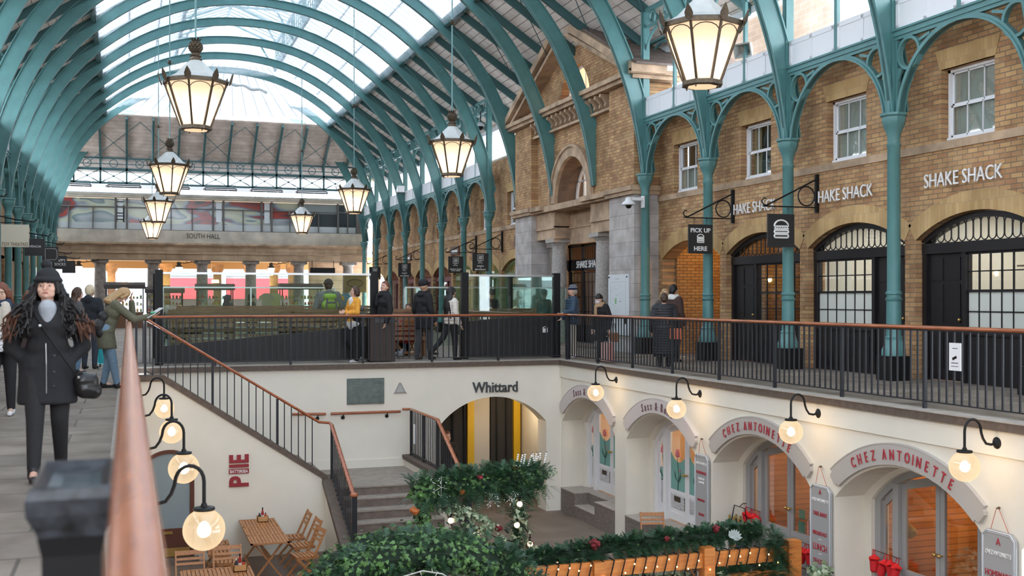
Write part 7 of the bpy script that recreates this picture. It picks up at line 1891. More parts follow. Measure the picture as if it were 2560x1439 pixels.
# ================================================================ greenery
def leaf_mat(name, c1, c2):
    if name in MATS: return MATS[name]
    m, t, b = base_mat(name)
    oi = t.nodes.new('ShaderNodeNewGeometry'); r = t.nodes.new('ShaderNodeValToRGB')
    r.color_ramp.elements[0].color = (*c1, 1); r.color_ramp.elements[1].color = (*c2, 1)
    t.links.new(oi.outputs['Random Per Island'], r.inputs['Fac']); t.links.new(r.outputs['Color'], b.inputs['Base Color'])
    b.inputs['Roughness'].default_value = 0.5
    return m
M_IVY = leaf_mat('ivy_leaf', (0.025, 0.075, 0.025), (0.11, 0.24, 0.06))
M_FIR = leaf_mat('fir_needle', (0.012, 0.045, 0.025), (0.05, 0.125, 0.06))
M_VAR = leaf_mat('variegated_ivy_leaf', (0.10, 0.19, 0.10), (0.50, 0.56, 0.38))
IVY = [(0, 0), (0.30, -0.12), (0.52, 0.10), (0.30, 0.32), (0.34, 0.62), (0.12, 0.58), (0, 0.95), (-0.12, 0.58), (-0.34, 0.62), (-0.30, 0.32), (-0.52, 0.10), (-0.30, -0.12)]
OVAL = [(0, 0), (0.22, 0.25), (0.25, 0.55), (0, 1.0), (-0.25, 0.55), (-0.22, 0.25)]
def rnd_dir(up=0.2):
    while True:
        v = Vector((random.uniform(-1, 1), random.uniform(-1, 1), random.uniform(-1, 1)))
        if 0.1 < v.length < 1: v.normalize(); v.z += up; return v.normalized()
def add_leaf(mb, p, d, n, s, shape):
    sd = d.cross(n)
    if sd.length < 1e-3: return
    sd.normalize(); nn = sd.cross(d)
    vs = [p + sd * (u * s) + d * (v_ * s) - nn * (abs(u) * s * 0.35) for u, v_ in shape]
    mb.add(vs, [tuple(range(len(shape)))])
def add_sprig(mb, p, d, L, nl=9):
    """fir sprig: a spine with flat needles on both sides"""
    sd = d.cross(Vector((0, 0, 1)))
    if sd.length < 1e-3: sd = Vector((1, 0, 0))
    sd.normalize(); w = 0.008
    for i in range(nl):
        t = (i + 0.5) / nl; q = p + d * (L * t) + Vector((0, 0, -0.25 * L * t * t)); l = L * 0.42 * (1 - 0.7 * t) + 0.012
        for s_ in (-1, 1):
            e = q + (sd * s_ * 0.85 + d * 0.6).normalized() * l
            mb.add([q, q + d * w * 1.6, e], [(0, 1, 2)])
def path_pts(pts, n):
    pts = [Vector(p) for p in pts]; Ls = [0]
    for a, b in zip(pts[:-1], pts[1:]): Ls.append(Ls[-1] + (b - a).length)
    out = []
    for i in range(n):
        s_ = Ls[-1] * random.random()
        for k in range(len(pts) - 1):
            if s_ <= Ls[k + 1]: out.append((pts[k].lerp(pts[k + 1], (s_ - Ls[k]) / max(1e-6, Ls[k + 1] - Ls[k])), (pts[k + 1] - pts[k]).normalized())); break
    return out
def bush(mb, pts, R, n, kind, s=0.06, jitter=1.0):
    for p, tdir in path_pts(pts, n):
        d = rnd_dir(0.15); d = (d - tdir * d.dot(tdir) * 0.6)
        if d.length < 1e-3: continue
        d.normalize(); rr = R * (random.random() ** 0.45) * jitter; q = p + d * rr
        if kind == 'fir': add_sprig(mb, q, (d + rnd_dir(0) * 0.6).normalized(), s * random.uniform(1.6, 3.0))
        else:
            n_ = (d + rnd_dir(0) * 0.5).normalized(); dd = rnd_dir(-0.4); dd = (dd - n_ * dd.dot(n_))
            if dd.length < 1e-3: continue
            add_leaf(mb, q, dd.normalized(), n_, s * random.uniform(0.6, 1.25), IVY if kind == 'ivy' else OVAL)
def garland(label, specs, core=None, cat='garland', name='leaf_garland', loc=None):
    """specs: list of (path, radius, count, kind, size)"""
    r = root(name, label, cat, loc or tuple(specs[0][0][0]))
    by = {}
    for pth, R, n, kind, s in specs: bush(by.setdefault(kind, MB()), pth, R, n, kind, s)
    for kind, mb in by.items(): obj({'fir': 'fir_foliage', 'ivy': 'ivy_foliage', 'var': 'variegated_foliage', 'oval': 'laurel_foliage'}[kind], mb, {'fir': M_FIR, 'ivy': M_IVY, 'var': M_VAR, 'oval': M_IVY}[kind], r)
    if core:
        mb = MB()
        for pth, R in core: mb.tube(pth, R, 8)
        obj('dark_core', mb, mat('garland_core', (0.012, 0.03, 0.016), 0.9), r)
    return r
_old = bush
def bush(mb, pts, R, n, kind, s=0.06, jitter=1.0):
    if kind == 'var': return _old(mb, pts, R, n, 'ivy', s, jitter)
    return _old(mb, pts, R, n, kind, s, jitter)
random.seed(21)
# rounded arch of greenery in the front of the court
AX, AY = 3.12, 11.9
arc = [(AX - 1.42, AY, -2.4), (AX - 1.25, AY, -1.98), (AX - 0.92, AY, -1.65), (AX - 0.45, AY, -1.45), (AX + 0.15, AY, -1.42), (AX + 0.7, AY, -1.56), (AX + 1.08, AY, -1.82), (AX + 1.28, AY, -2.2), (AX + 1.35, AY, -2.7), (AX + 1.35, AY, -3.4)]
low = [(AX - 1.42, AY, -2.35), (AX - 1.5, AY, -2.8), (AX - 1.52, AY, -3.4)]
arc_b = [(x, AY + 0.55, z + 0.02) for x, y, z in arc]
garland('big rounded ivy and fir arch at the front of the court', [(arc, 0.26, 2600, 'ivy', 0.062), (arc_b, 0.26, 1500, 'ivy', 0.062), (arc[5:], 0.26, 900, 'fir', 0.075), (arc, 0.25, 800, 'fir', 0.07), (low, 0.28, 700, 'oval', 0.07), (arc[2:6], 0.27, 260, 'oval', 0.06)],
        [(arc, 0.15), (arc_b, 0.15), (low, 0.16)], loc=(AX, AY, ZL))
# hanging moss-like streamers under the arch
garland('drooping fir fringe hanging inside the rounded arch', [([(AX - 0.35, AY, -1.5), (AX - 0.38, AY, -2.35)], 0.14, 420, 'fir', 0.06), ([(AX + 0.1, AY, -1.5), (AX + 0.05, AY, -1.95)], 0.16, 260, 'fir', 0.06)], loc=(AX - 0.35, AY, -2.4))
wire = MB(); wp = [(AX - 0.95, AY - 0.30, -1.92), (AX - 0.75, AY - 0.31, -1.72), (AX - 0.45, AY - 0.31, -1.62), (AX - 0.1, AY - 0.3, -1.55), (AX + 0.12, AY - 0.3, -1.60), (AX + 0.3, AY - 0.3, -1.72), (AX + 0.7, AY - 0.3, -1.9), (AX + 1.05, AY - 0.3, -1.98), (AX + 1.2, AY - 0.3, -2.3)]
wire.tube(wp, 0.008, 5)
for p, t_ in path_pts(wp, 26): d = rnd_dir(0.1); wire.tube([p, p + d * 0.05], [0.006, 0.003], 4)
tag(obj('light_string', wire, mat('silver_wire', (0.55, 0.55, 0.52), 0.4)), 'pale wire light string draped across the rounded ivy arch', 'string lights')
# white seat/planter under the arch
o = root('white_planter', 'white painted timber box half hidden under the ivy arch', 'planter', (AX, AY + 0.3, ZL))
mb = MB(); mb.box(AX - 1.15, AX - 0.45, AY + 0.2, AY + 0.7, ZL, -2.08); obj('side_panel', mb, M_WHITE, o)
mb = MB(); mb.box(AX - 0.12, AX + 0.62, AY + 0.2, AY + 0.7, ZL, -1.98); mb.box(AX - 0.1, AX + 0.75, AY + 0.1, AY + 0.2, -2.25, -2.12); obj('front_panel', mb, M_WHITE, o)
mb = MB(); mb.box(AX - 0.5, AX + 0.1, AY - 0.35, AY + 0.1, -2.55, -2.38); obj('orange_lid', mb, M_PINE, o)
def blossom(p, r, m, label, cat='flower', name='flower_head'):
    mb = MB()
    for i in range(14): d = rnd_dir(0.2); mb.ball(Vector(p) + d * r * 0.6, r * 0.42, 6, 4, (1, 1, 0.8))
    mb.ball(p, r * 0.7, 8, 6); tag(obj(name, mb, m, None, True), label, cat)
M_WFL = mat('white_petals', (0.86, 0.86, 0.84), 0.7); M_DRED = mat('deep_red_petals', (0.16, 0.008, 0.015), 0.7); M_ORB = mat('rust_ribbon', (0.45, 0.13, 0.03), 0.6)
blossom((AX - 1.62, AY - 0.15, -1.88), 0.10, M_WFL, 'large white silk flower at the outer shoulder of the ivy arch')
blossom((AX - 0.72, AY - 0.2, -2.08), 0.065, M_WFL, 'small white silk flower inside the ivy arch near the white box')
blossom((AX + 0.22, AY - 0.25, -1.98), 0.075, M_WFL, 'white silk flower at the crown of the opening in the ivy arch')
blossom((AX + 0.58, AY - 0.2, -2.12), 0.05, mat('cream_petals', (0.8, 0.74, 0.55), 0.7), 'cream silk flower low inside the ivy arch')
M_RED2 = mat('berry_red', (0.55, 0.01, 0.015), 0.4)
for i, (dx, dz, r_) in enumerate(((0.36, -2.1, 0.045), (0.32, -2.18, 0.04), (0.66, -2.18, 0.04), (0.86, -2.25, 0.05), (-0.28, -2.1, 0.035))):
    blossom((AX + dx, AY - 0.3, dz), r_, M_RED2, 'red berry cluster under the ivy arch, %s from the orange lid' % nth(i), 'berries', 'berry_cluster')
o = root('glass_bauble', 'dark plum bauble hanging on a thread under the ivy arch', 'bauble', (AX + 0.05, AY - 0.3, -2.3)); mb = MB(); mb.ball((AX + 0.05, AY - 0.3, -2.32), 0.05, 12, 8); obj('ball', mb, mat('plum_bauble', (0.05, 0.02, 0.05), 0.3), o, True); mb = MB(); mb.cyl((AX + 0.05, AY - 0.3, -2.27), (AX + 0.07, AY - 0.3, -1.75), 0.003, 4); obj('thread', mb, M_BLACK, o)

# square garland gate behind it
gx0, gx1, gy_, gt = 3.75, 5.05, 14.2, -1.10
top = [(gx0 - 0.15, gy_, gt - 0.08), (gx0 + 0.3, gy_, gt - 0.02), (gx0 + 0.9, gy_, gt), (gx1 + 0.15, gy_, gt + 0.05), (gx1 + 0.33, gy_, gt - 0.02)]
lft = [(gx0 - 0.02, gy_, gt - 0.1), (gx0 - 0.05, gy_, gt - 0.6), (gx0 + 0.1, gy_, gt - 1.1), (gx0 + 0.05, gy_, ZL)]
rgt = [(gx1, gy_, gt), (gx1 + 0.02, gy_, gt - 0.6), (gx1 - 0.1, gy_, gt - 1.2), (gx1 - 0.15, gy_, ZL)]
garland('square garland gate of mixed fir and ivy with hanging lights', [(top, 0.20, 900, 'fir', 0.075), (top, 0.20, 1100, 'ivy', 0.055), (lft[:3], 0.15, 500, 'ivy', 0.06), (lft, 0.13, 420, 'oval', 0.08), (rgt, 0.12, 1300, 'var', 0.055), (rgt, 0.15, 500, 'fir', 0.06), (top[:2], 0.18, 120, 'oval', 0.12),
        ([(gx0 + 0.35, gy_ - 0.12, gt - 0.25), (gx0 + 0.7, gy_ - 0.1, gt - 0.45), (gx0 + 0.95, gy_ - 0.1, gt - 0.6)], 0.09, 260, 'var', 0.055), ([(gx1 + 0.25, gy_, gt + 0.05), (gx1 + 0.55, gy_, gt + 0.1)], 0.07, 120, 'var', 0.04)],
        [(top, 0.11), (lft, 0.06), (rgt, 0.07)], loc=(4.4, gy_, ZL))
for i, (x, z, lb) in enumerate(((gx0 - 0.2, gt - 0.28, 'rust orange ribbon rose at the outer corner of the garland gate'), (gx0 + 0.45, gt - 0.07, 'small rust bell among the fir of the garland gate'), (gx0 + 0.7, gt + 0.12, 'crimson bow on top of the garland gate'))):
    blossom((x, gy_ - 0.15, z), 0.07 if i == 0 else 0.045, M_ORB if i < 2 else mat('crimson_bow', (0.4, 0.01, 0.04), 0.6), lb, 'decoration', 'ribbon_rose')
blossom((gx1 + 0.12, gy_ - 0.1, gt - 0.85), 0.07, M_DRED, 'dark red rose on the ivy post of the garland gate'); blossom((gx1 - 0.32, gy_ - 0.1, gt - 0.6), 0.06, M_DRED, 'dark red rose on the inner side of the garland gate post')
# pine sprig with snow tips
o = root('frosted_sprig', 'snow tipped twig cluster standing on the corner of the garland gate', 'twigs', (gx1 + 0.15, gy_, gt + 0.1)); mb = MB(); mt = MB()
for i in range(9):
    p = Vector((gx1 + 0.05 + 0.05 * i - 0.1, gy_, gt + 0.1)); d = Vector((random.uniform(-0.3, 0.5), random.uniform(-0.3, 0.3), 1)).normalized(); mb.tube([p, p + d * 0.3], 0.005, 4)
    for k in range(6): q = p + d * (0.12 + 0.03 * k); mt.ball(q, 0.014, 5, 4)
obj('twig', mb, mat('twig_brown', (0.06, 0.03, 0.03), 0.8), o); obj('snow_tip', mt, M_WFL, o)['kind'] = 'stuff'
# small white berry sparkles
def sparkle(c, label, n=22, spread=0.12):
    o = root('berry_spray', label, 'decoration', c); mb = MB()
    for i in range(n): mb.ball(Vector(c) + Vector((random.uniform(-1, 1) * spread, random.uniform(-0.2, 0.2) * spread, random.uniform(-1, 1) * spread)), 0.008, 5, 4)
    q = obj('white_berries', mb, M_WFL, o); q['kind'] = 'stuff'; mb = MB()
    for i in range(6): a = random.random() * 6.28; mb.tube([c, Vector(c) + Vector((cos(a), 0, sin(a))) * spread], 0.003, 4)
    obj('stem', mb, mat('silver_wire', (0.55, 0.55, 0.52), 0.4), o)
sparkle((gx0 + 0.86, gy_ - 0.2, gt - 0.20), 'white berry spray hanging under the middle of the garland gate'); sparkle((gx0 + 1.12, gy_ - 0.2, gt - 0.18), 'silver twig star under the garland gate', 16, 0.1); sparkle((gx0 - 0.55, gy_ - 0.05, gt - 0.75), 'white berry spray poking out toward the stairs', 18, 0.13); sparkle((gx0 + 0.15, gy_ - 0.2, gt + 0.02), 'white berry spray on top of the garland gate', 16, 0.14)

# festoon strings with round bulbs
def festoon(pts, bulbs, label, leaves=0):
    o = root('festoon_string', label, 'string lights', pts[0]); mb = MB(); mb.tube(pts, 0.008, 5); obj('cable', mb, M_BLACK, o)
    P_ = [Vector(p) for p in pts]
    for t in bulbs:
        k = min(int(t * (len(P_) - 1)), len(P_) - 2); q = P_[k].lerp(P_[k + 1], t * (len(P_) - 1) - k)
        mb = MB(); mb.cyl(q, q - Vector((0, 0, 0.055)), 0.018, 8); s_ = obj('bulb_socket', mb, M_BLACK, o)
        mb = MB(); mb.ball(q - Vector((0, 0, 0.095)), 0.040, 12, 8); obj('bulb', mb, mat('festoon_bulb', (1, 0.8, 0.6), 0.4, emit=(1.0, 0.62, 0.42), es=1.5), s_, True)
    if leaves:
        mb = MB(); bush(mb, pts, 0.07, leaves, 'var', 0.065); obj('ivy_leaves', mb, M_VAR, o)
festoon([(gx0 + 0.15, gy_ - 0.15, gt - 0.25), (gx0 + 0.35, gy_ - 0.15, gt - 0.38), (gx0 + 0.65, gy_ - 0.15, gt - 0.55), (gx0 + 0.95, gy_ - 0.15, gt - 0.72), (gx1 - 0.05, gy_ - 0.15, gt - 0.80)], (0.18, 0.50, 0.80), 'festoon string with three bulbs across the opening of the garland gate', 70)
festoon([(gx1 + 0.05, gy_ - 0.1, gt - 0.85), (gx1 + 0.55, gy_ - 0.3, gt - 1.05), (gx1 + 1.15, gy_ - 0.45, gt - 1.22), (gx1 + 1.75, gy_ - 0.6, gt - 1.30), (gx1 + 2.3, gy_ - 0.7, gt - 1.30)], (0.2, 0.5, 0.78), 'festoon string with ivy running from the garland gate to the fence', 260)
festoon([(gx1 - 0.05, gy_ - 0.2, gt - 0.15), (gx1 - 0.1, gy_ - 0.22, gt - 0.45), (gx1 + 0.1, gy_ - 0.2, gt - 0.7), (gx1 + 0.05, gy_ - 0.2, gt - 1.0), (gx1 - 0.05, gy_ - 0.2, gt - 1.4)], (0.02, 0.25, 0.52, 0.74), 'festoon bulbs climbing the ivy post of the garland gate', 60)

# timber fence with fir garland
FY = 13.1
f = root('timber_fence', 'orange stained timber fence wrapped with fir garland and dark cable', 'fence', (6.8, FY, ZL))
def FZ(x): return -2.03
for x, w in ((5.75, 0.16), (7.35, 0.16), (8.68, 0.20)):
    mb = MB(); mb.box(x - w / 2, x + w / 2, FY - 0.08, FY + 0.08, ZL, -1.93 if x > 7 else -2.0); obj('post', mb, M_PINE, f)
for a, b in ((4.62, 5.67), (5.83, 7.27), (7.43, 8.58)):
    for z in (-2.20, -2.52, -2.86, -3.22):
        mb = MB(); mb.box(a, b, FY - 0.03, FY + 0.03, z, z + 0.20); obj('rail', mb, M_PINE, f)
mb = MB()
for x in [4.7 + 0.155 * i for i in range(25)]:
    mb.tube([(x, FY + 0.06, -1.98), (x + 0.02, FY - 0.06, -1.99), (x - 0.02, FY - 0.07, -2.12), (x - 0.05, FY - 0.06, -2.25)], 0.009, 5)
tag(obj('wound_cable', mb, M_BLACK), 'dark light cable wound round the top rail of the timber fence', 'cable')
mb = MB()
for x in [4.7 + 0.155 * i for i in range(25)]:
    mb.ball((x - 0.03 + 0.05 * random.random(), FY - 0.10, -2.02 - 0.2 * random.random()), 0.011, 6, 5)
o = obj('fairy_light', mb, mat('fairy_glow', (1, 0.7, 0.3), 0.5, emit=(1, 0.58, 0.2), es=6)); tag(o, 'tiny warm fairy lights along the fence cable', 'string lights', kind='stuff')
topf = [(4.75, FY + 0.2, -1.98), (5.4, FY + 0.2, -1.93), (6.1, FY + 0.2, -1.88), (6.9, FY + 0.2, -1.84), (7.6, FY + 0.2, -1.84), (8.3, FY + 0.2, -1.82)]
garland('thick fir garland lying along the top of the timber fence', [(topf, 0.10, 1700, 'fir', 0.055), (topf, 0.10, 260, 'ivy', 0.045), ([(7.5, FY, -2.35), (8.5, FY, -2.35)], 0.09, 420, 'fir', 0.06), ([(8.35, FY, -1.85), (8.5, FY, -2.3)], 0.10, 300, 'fir', 0.07), ([(7.45, FY - 0.05, -2.3), (7.8, FY - 0.05, -2.5)], 0.07, 60, 'var', 0.07)],
        [(topf, 0.07)], loc=(6.5, FY, -2.05))
blossom((5.75, FY + 0.1, -1.80), 0.085, M_DRED, 'dark red velvet rose on the fence garland beyond the middle post'); blossom((6.75, FY + 0.0, -1.78), 0.045, M_DRED, 'small dark red bud on the fence garland'); blossom((7.55, FY + 0.1, -1.72), 0.06, M_DRED, 'dark red rose on the fence garland near the tall posts')
blossom((4.62, FY - 0.05, -1.98), 0.06, M_DRED, 'dark red rose at the gate end of the fence')
garland('variegated ivy clump at the corner of the fence', [([(8.85, FY - 0.3, -2.3), (9.05, FY - 0.5, -2.8)], 0.2, 240, 'var', 0.10)], loc=(9.0, FY - 0.3, ZL), cat='plant', name='ivy_clump')
o = root('red_rose', 'single bright red rose before the five-meal menu board', 'flower', (9.2, FY - 0.15, -2.4)); mb = MB()
for i in range(10): d = rnd_dir(0.3); mb.ball(Vector((9.25, FY - 0.2, -2.5)) + d * 0.035, 0.035, 6, 5)
obj('petals', mb, M_RED, o, True); mb = MB(); mb.tube([(9.25, FY - 0.2, -2.52), (9.2, FY - 0.3, -2.95)], 0.006, 4); obj('stem', mb, M_IVY, o)
o = root('silver_leaf_sprig', 'pale blue silver leaves on the fence garland before the cafe table', 'leaves', (7.9, FY, -1.8)); mb = MB()
for i in range(7): a = -0.6 + 0.35 * i; add_leaf(mb, Vector((7.75, FY, -1.85)), Vector((sin(a) * 0.9, -0.1, cos(a))).normalized(), Vector((0, -1, 0.1)), 0.14, OVAL)
obj('leaf', mb, mat('silver_leaf', (0.42, 0.50, 0.50), 0.6), o)
garland('small planter foliage with orange flower at the foot of the long handrail', [([(0.62, 15.2, -2.9), (0.7, 15.4, -2.7)], 0.22, 300, 'oval', 0.07)], loc=(0.6, 15.2, ZL), cat='plant', name='planter_foliage')
blossom((0.42, 15.0, -2.42), 0.055, mat('orange_petals', (0.8, 0.16, 0.03), 0.6), 'orange flower beside the near globe lamp')
# ================================================================ people
def remesh(mb, vox, name, m, parent, smooth=4):
    me = bpy.data.meshes.new('t'); me.from_pydata(mb.v, [], mb.f)
    bm = bmesh.new(); bm.from_mesh(me); bmesh.ops.recalc_face_normals(bm, faces=bm.faces); bm.to_mesh(me); bm.free()
    o = bpy.data.objects.new('t', me); COL.objects.link(o)
    r = o.modifiers.new('r', 'REMESH'); r.mode = 'VOXEL'; r.voxel_size = vox
    s = o.modifiers.new('s', 'SMOOTH'); s.iterations = smooth; s.factor = 0.5
    dg = bpy.context.evaluated_depsgraph_get()
    out = bpy.data.meshes.new_from_object(o.evaluated_get(dg))
    bpy.data.objects.remove(o); bpy.data.meshes.remove(me)
    out.materials.clear(); out.materials.append(m)
    out.polygons.foreach_set('use_smooth', [True] * len(out.polygons))
    out.name = name
    q = bpy.data.objects.new(name, out); COL.objects.link(q); q.parent = parent
    return q
def cap(mb, a, b, ra, rb=None, n=10):
    rb = ra if rb is None else rb; a = Vector(a); b = Vector(b)
    mb.ball(a, ra, n, 6); mb.ball(b, rb, n, 6)
    if (b - a).length > 1e-4: mb.tube([a, b], [ra, rb], n)
def cloth(c, rough=0.85, name=None): return mat(name or 'cloth_%02x%02x%02x' % tuple(int(x * 255) for x in c), c, rough, noise=0.12, nscale=30)
SKIN = {'fair': mat('skin_fair', (0.66, 0.40, 0.30), 0.5), 'tan': mat('skin_tan', (0.52, 0.30, 0.20), 0.5), 'dark': mat('skin_dark', (0.25, 0.12, 0.07), 0.5), 'asia': mat('skin_warm', (0.68, 0.45, 0.33), 0.5)}
BLK = (0.012, 0.012, 0.015); NAVY = (0.012, 0.022, 0.055); JEAN = (0.13, 0.22, 0.33)
HCOL = {'brown': (0.06, 0.028, 0.016), 'black': (0.010, 0.008, 0.008), 'blond': (0.42, 0.27, 0.13), 'grey': (0.42, 0.38, 0.33), 'fair': (0.62, 0.52, 0.36), 'red': (0.16, 0.055, 0.03)}
def person(label, x, y, z, face, H=1.68, skin='fair', top=None, legs=BLK, shoes=BLK, hair=('brown', 'short'), hat=None, arms=None, lp=None,
           lean=0.0, side=0.0, head=(0, 0), seat=False, scarf=None, vox=0.0115, w=1.0, group=None, under=None, flare=0.0):
    r = root('person', label, 'person', (x, y, z), radians(face), group)
    dz = -0.245 if seat else 0.0
    hip = Vector((0, 0, 0.53 + dz))
    R = Matrix.Translation(hip) @ Matrix.Rotation(-lean, 4, 'X') @ Matrix.Rotation(side, 4, 'Y') @ Matrix.Translation(-hip)
    def U(p): return (R @ Vector((p[0] * w, p[1], p[2] + dz))) * H          # upper body
    def V(p): return Vector(p) * H
    hr = Matrix.Translation((0, 0.0, 0.875)) @ Matrix.Rotation(radians(head[0]), 4, 'Z') @ Matrix.Rotation(radians(head[1]), 4, 'X') @ Matrix.Translation((0, 0, -0.875))
    def Hd(p):
        q = hr @ Vector(p); return (R @ Vector((q[0], q[1], q[2] + dz))) * H
    if lp is None:
        lp = (((-0.058, 0.26, 0.285), (-0.06, 0.24, 0.04)), ((0.058, 0.26, 0.285), (0.06, 0.27, 0.04))) if seat else (((-0.06, 0.01, 0.285), (-0.062, -0.015, 0.045)), ((0.06, 0.01, 0.285), (0.062, -0.015, 0.045)))
    if arms is None:
        arms = (((-0.135, -0.01, 0.645), (-0.14, 0.05, 0.50)), ((0.135, -0.01, 0.645), (0.14, 0.05, 0.50)))
    sh = [U((-0.095, 0, 0.815)), U((0.095, 0, 0.815))]
    el = [V(a[0]) if len(a) > 2 else U(a[0]) for a in arms]; wr = [V(a[1]) if len(a) > 2 else U(a[1]) for a in arms]
    kn = [V(l[0]) for l in lp]; an = [V(l[1]) for l in lp]
    hp = [V((-0.052 * w, 0, 0.53 + dz)), V((0.052 * w, 0, 0.53 + dz))]
    def torso(mb, e=0.0):
        cap(mb, U((-0.042, 0, 0.545)), U((0.042, 0, 0.545)), (0.062 + e) * H); cap(mb, U((-0.025, 0, 0.64)), U((0.025, 0, 0.64)), (0.055 + e) * H)
        cap(mb, U((-0.045, 0.002, 0.745)), U((0.045, 0.002, 0.745)), (0.060 + e) * H); cap(mb, U((-0.075, 0, 0.80)), U((0.075, 0, 0.80)), (0.037 + e) * H)
        for a, b in (((0, 0, 0.55), (0, 0, 0.64)), ((0, 0, 0.64), (0, 0, 0.75))): cap(mb, U(a), U(b), (0.058 + e) * H)
    def arm(mb, i, e=0.0, upto=1.0):
        cap(mb, sh[i], el[i], (0.031 + e) * H, (0.025 + e) * H, 8); wq = el[i].lerp(wr[i], upto); cap(mb, el[i], wq, (0.024 + e) * H, (0.017 + e) * H, 8)
    def leg(mb, i, e=0.0, upto=1.0):
        cap(mb, hp[i], kn[i], (0.050 + e) * H, (0.033 + e) * H); aq = kn[i].lerp(an[i], upto); cap(mb, kn[i], aq, (0.033 + e) * H, (0.022 + e) * H)
    # continuous body with face relief and five-fingered hands
    mb = MB(); torso(mb)
    cap(mb, U((0, -0.002, 0.82)), Hd((0, 0.004, 0.885)), 0.031 * H, 0.030 * H)
    mb.ball(Hd((0, 0.0, 0.940)), 0.0515 * H, 16, 12); mb.ball(Hd((0, 0.006, 0.958)), 0.047 * H, 14, 10)
    cap(mb, Hd((-0.014, 0.024, 0.902)), Hd((0.014, 0.024, 0.902)), 0.026 * H); mb.ball(Hd((0, 0.040, 0.889)), 0.013 * H, 8, 6)
    cap(mb, Hd((0, 0.050, 0.945)), Hd((0, 0.064, 0.921)), 0.005 * H, 0.0078 * H, 8)
    for s_ in (-1, 1):
        mb.ball(Hd((s_ * 0.049, -0.004, 0.928)), 0.011 * H, 8, 6); mb.ball(Hd((s_ * 0.026, 0.034, 0.918)), 0.016 * H, 8, 6)
    cap(mb, Hd((-0.022, 0.043, 0.951)), Hd((0.022, 0.043, 0.951)), 0.007 * H, None, 6)
    for i in (0, 1):
        arm(mb, i); leg(mb, i)
        d = (wr[i] - el[i]).normalized(); s_ = d.cross(Vector((0, 1, 0.2))); s_ = s_.normalized() if s_.length > 0.1 else Vector((1, 0, 0)); n_ = s_.cross(d)
        pc = wr[i] + d * 0.030 * H
        for k in (-1, 0, 1): cap(mb, wr[i] + s_ * 0.006 * k * H, pc + s_ * 0.013 * k * H + d * 0.014 * H, 0.012 * H, 0.010 * H, 6)
        for k, L_ in enumerate((0.040, 0.047, 0.044, 0.034)):
            b_ = pc + s_ * (0.0185 - 0.0125 * k) * H + d * 0.022 * H; m_ = b_ + d * L_ * 0.55 * H + n_ * 0.005 * H; e_ = m_ + (d * 0.75 + n_ * 0.6) * L_ * 0.5 * H
            cap(mb, b_, m_, 0.0057 * H, 0.0053 * H, 6); cap(mb, m_, e_, 0.0053 * H, 0.0047 * H, 6)
        t0 = wr[i] + s_ * 0.014 * H + d * 0.014 * H; t1 = t0 + (s_ * 0.75 + d * 0.7) * 0.026 * H; cap(mb, t0, t1, 0.0075 * H, 0.0065 * H, 6); cap(mb, t1, t1 + (d * 0.95 + n_ * 0.3) * 0.02 * H, 0.0063 * H, 0.0055 * H, 6)
        an2 = an[i]; fwd = (Vector((0, 1, 0)) if not seat else Vector((0, 1, 0)))
        cap(mb, an2, an2 + fwd * 0.07 * H + Vector((0, 0, -0.022 * H)), 0.02 * H, 0.018 * H, 8)
    remesh(mb, vox if vox < 0.01 else vox, 'body', SKIN[skin], r, 2)
    # face
    for s_ in (-1, 1):
        m1 = MB(); m1.ball(Hd((s_ * 0.0205, 0.0475, 0.9385)), 0.0060 * H, 10, 8, (1.1, 1, 0.62)); e_ = obj('eye', m1, mat('eye_white', (0.42, 0.37, 0.35), 0.4), None, True); e_.parent = r
        m1 = MB(); m1.ball(Hd((s_ * 0.0205, 0.0513, 0.9385)), 0.0040 * H, 8, 6, (1, 0.7, 0.85)); q = obj('iris', m1, mat('eye_dark', (0.02, 0.012, 0.01), 0.2), None, True); q.parent = e_
        m1 = MB(); m1.tube([Hd((s_ * 0.0095, 0.0525, 0.9515)), Hd((s_ * 0.021, 0.0525, 0.955)), Hd((s_ * 0.033, 0.0455, 0.951))], 0.0026 * H, 6); q = obj('eyebrow', m1, mat('brow_dark', (0.03, 0.016, 0.01), 0.8), None, True); q.parent = r
    m1 = MB(); m1.tube([Hd((-0.0165, 0.0475, 0.9015)), Hd((-0.006, 0.0545, 0.9045)), Hd((0.006, 0.0545, 0.9045)), Hd((0.0165, 0.0475, 0.9015))], [0.001, 0.0042 * H, 0.0042 * H, 0.001], 8); q = obj('mouth', m1, mat('lip_pink', (0.48, 0.17, 0.15), 0.45), None, True); q.parent = r
    # trousers
    mb = MB(); wide = flare
    for i in (0, 1):
        cap(mb, hp[i] + V((0, 0, 0.03)), kn[i], (0.064) * H, (0.044 + wide * 0.5) * H); aq = kn[i].lerp(an[i], 1.0 - wide * 4); cap(mb, kn[i], aq, (0.044 + wide * 0.5) * H, (0.031 + wide) * H)
    cap(mb, hp[0] + V((0, 0, 0.03)), hp[1] + V((0, 0, 0.03)), 0.068 * H)
    q = remesh(mb, 0.016, 'trousers', cloth(legs), r); 
    for i in (0, 1):
        d = (an[i] - kn[i]).normalized(); fwd = Vector((0, 1, 0)) if d.z < -0.6 else (Vector((0, 0.5, -0.85)) if an[i].y < kn[i].y else Vector((0, 0.9, 0.4)))
        mb = MB(); a0 = an[i] + fwd * -0.012 * H + Vector((0, 0, -0.018 * H)); a1 = an[i] + fwd * 0.085 * H + Vector((0, 0, -0.028 * H if fwd.z > -0.1 else -0.01))
        cap(mb, a0, a1, 0.024 * H, 0.021 * H); cap(mb, an[i] + Vector((0, 0, 0.012 * H)), an[i] - Vector((0, 0, 0.02 * H)), 0.030 * H)
        zmin = 0.003
        mb.v = [(a, b, max(c, zmin) if z <= -3 or True else c) for a, b, c in mb.v]
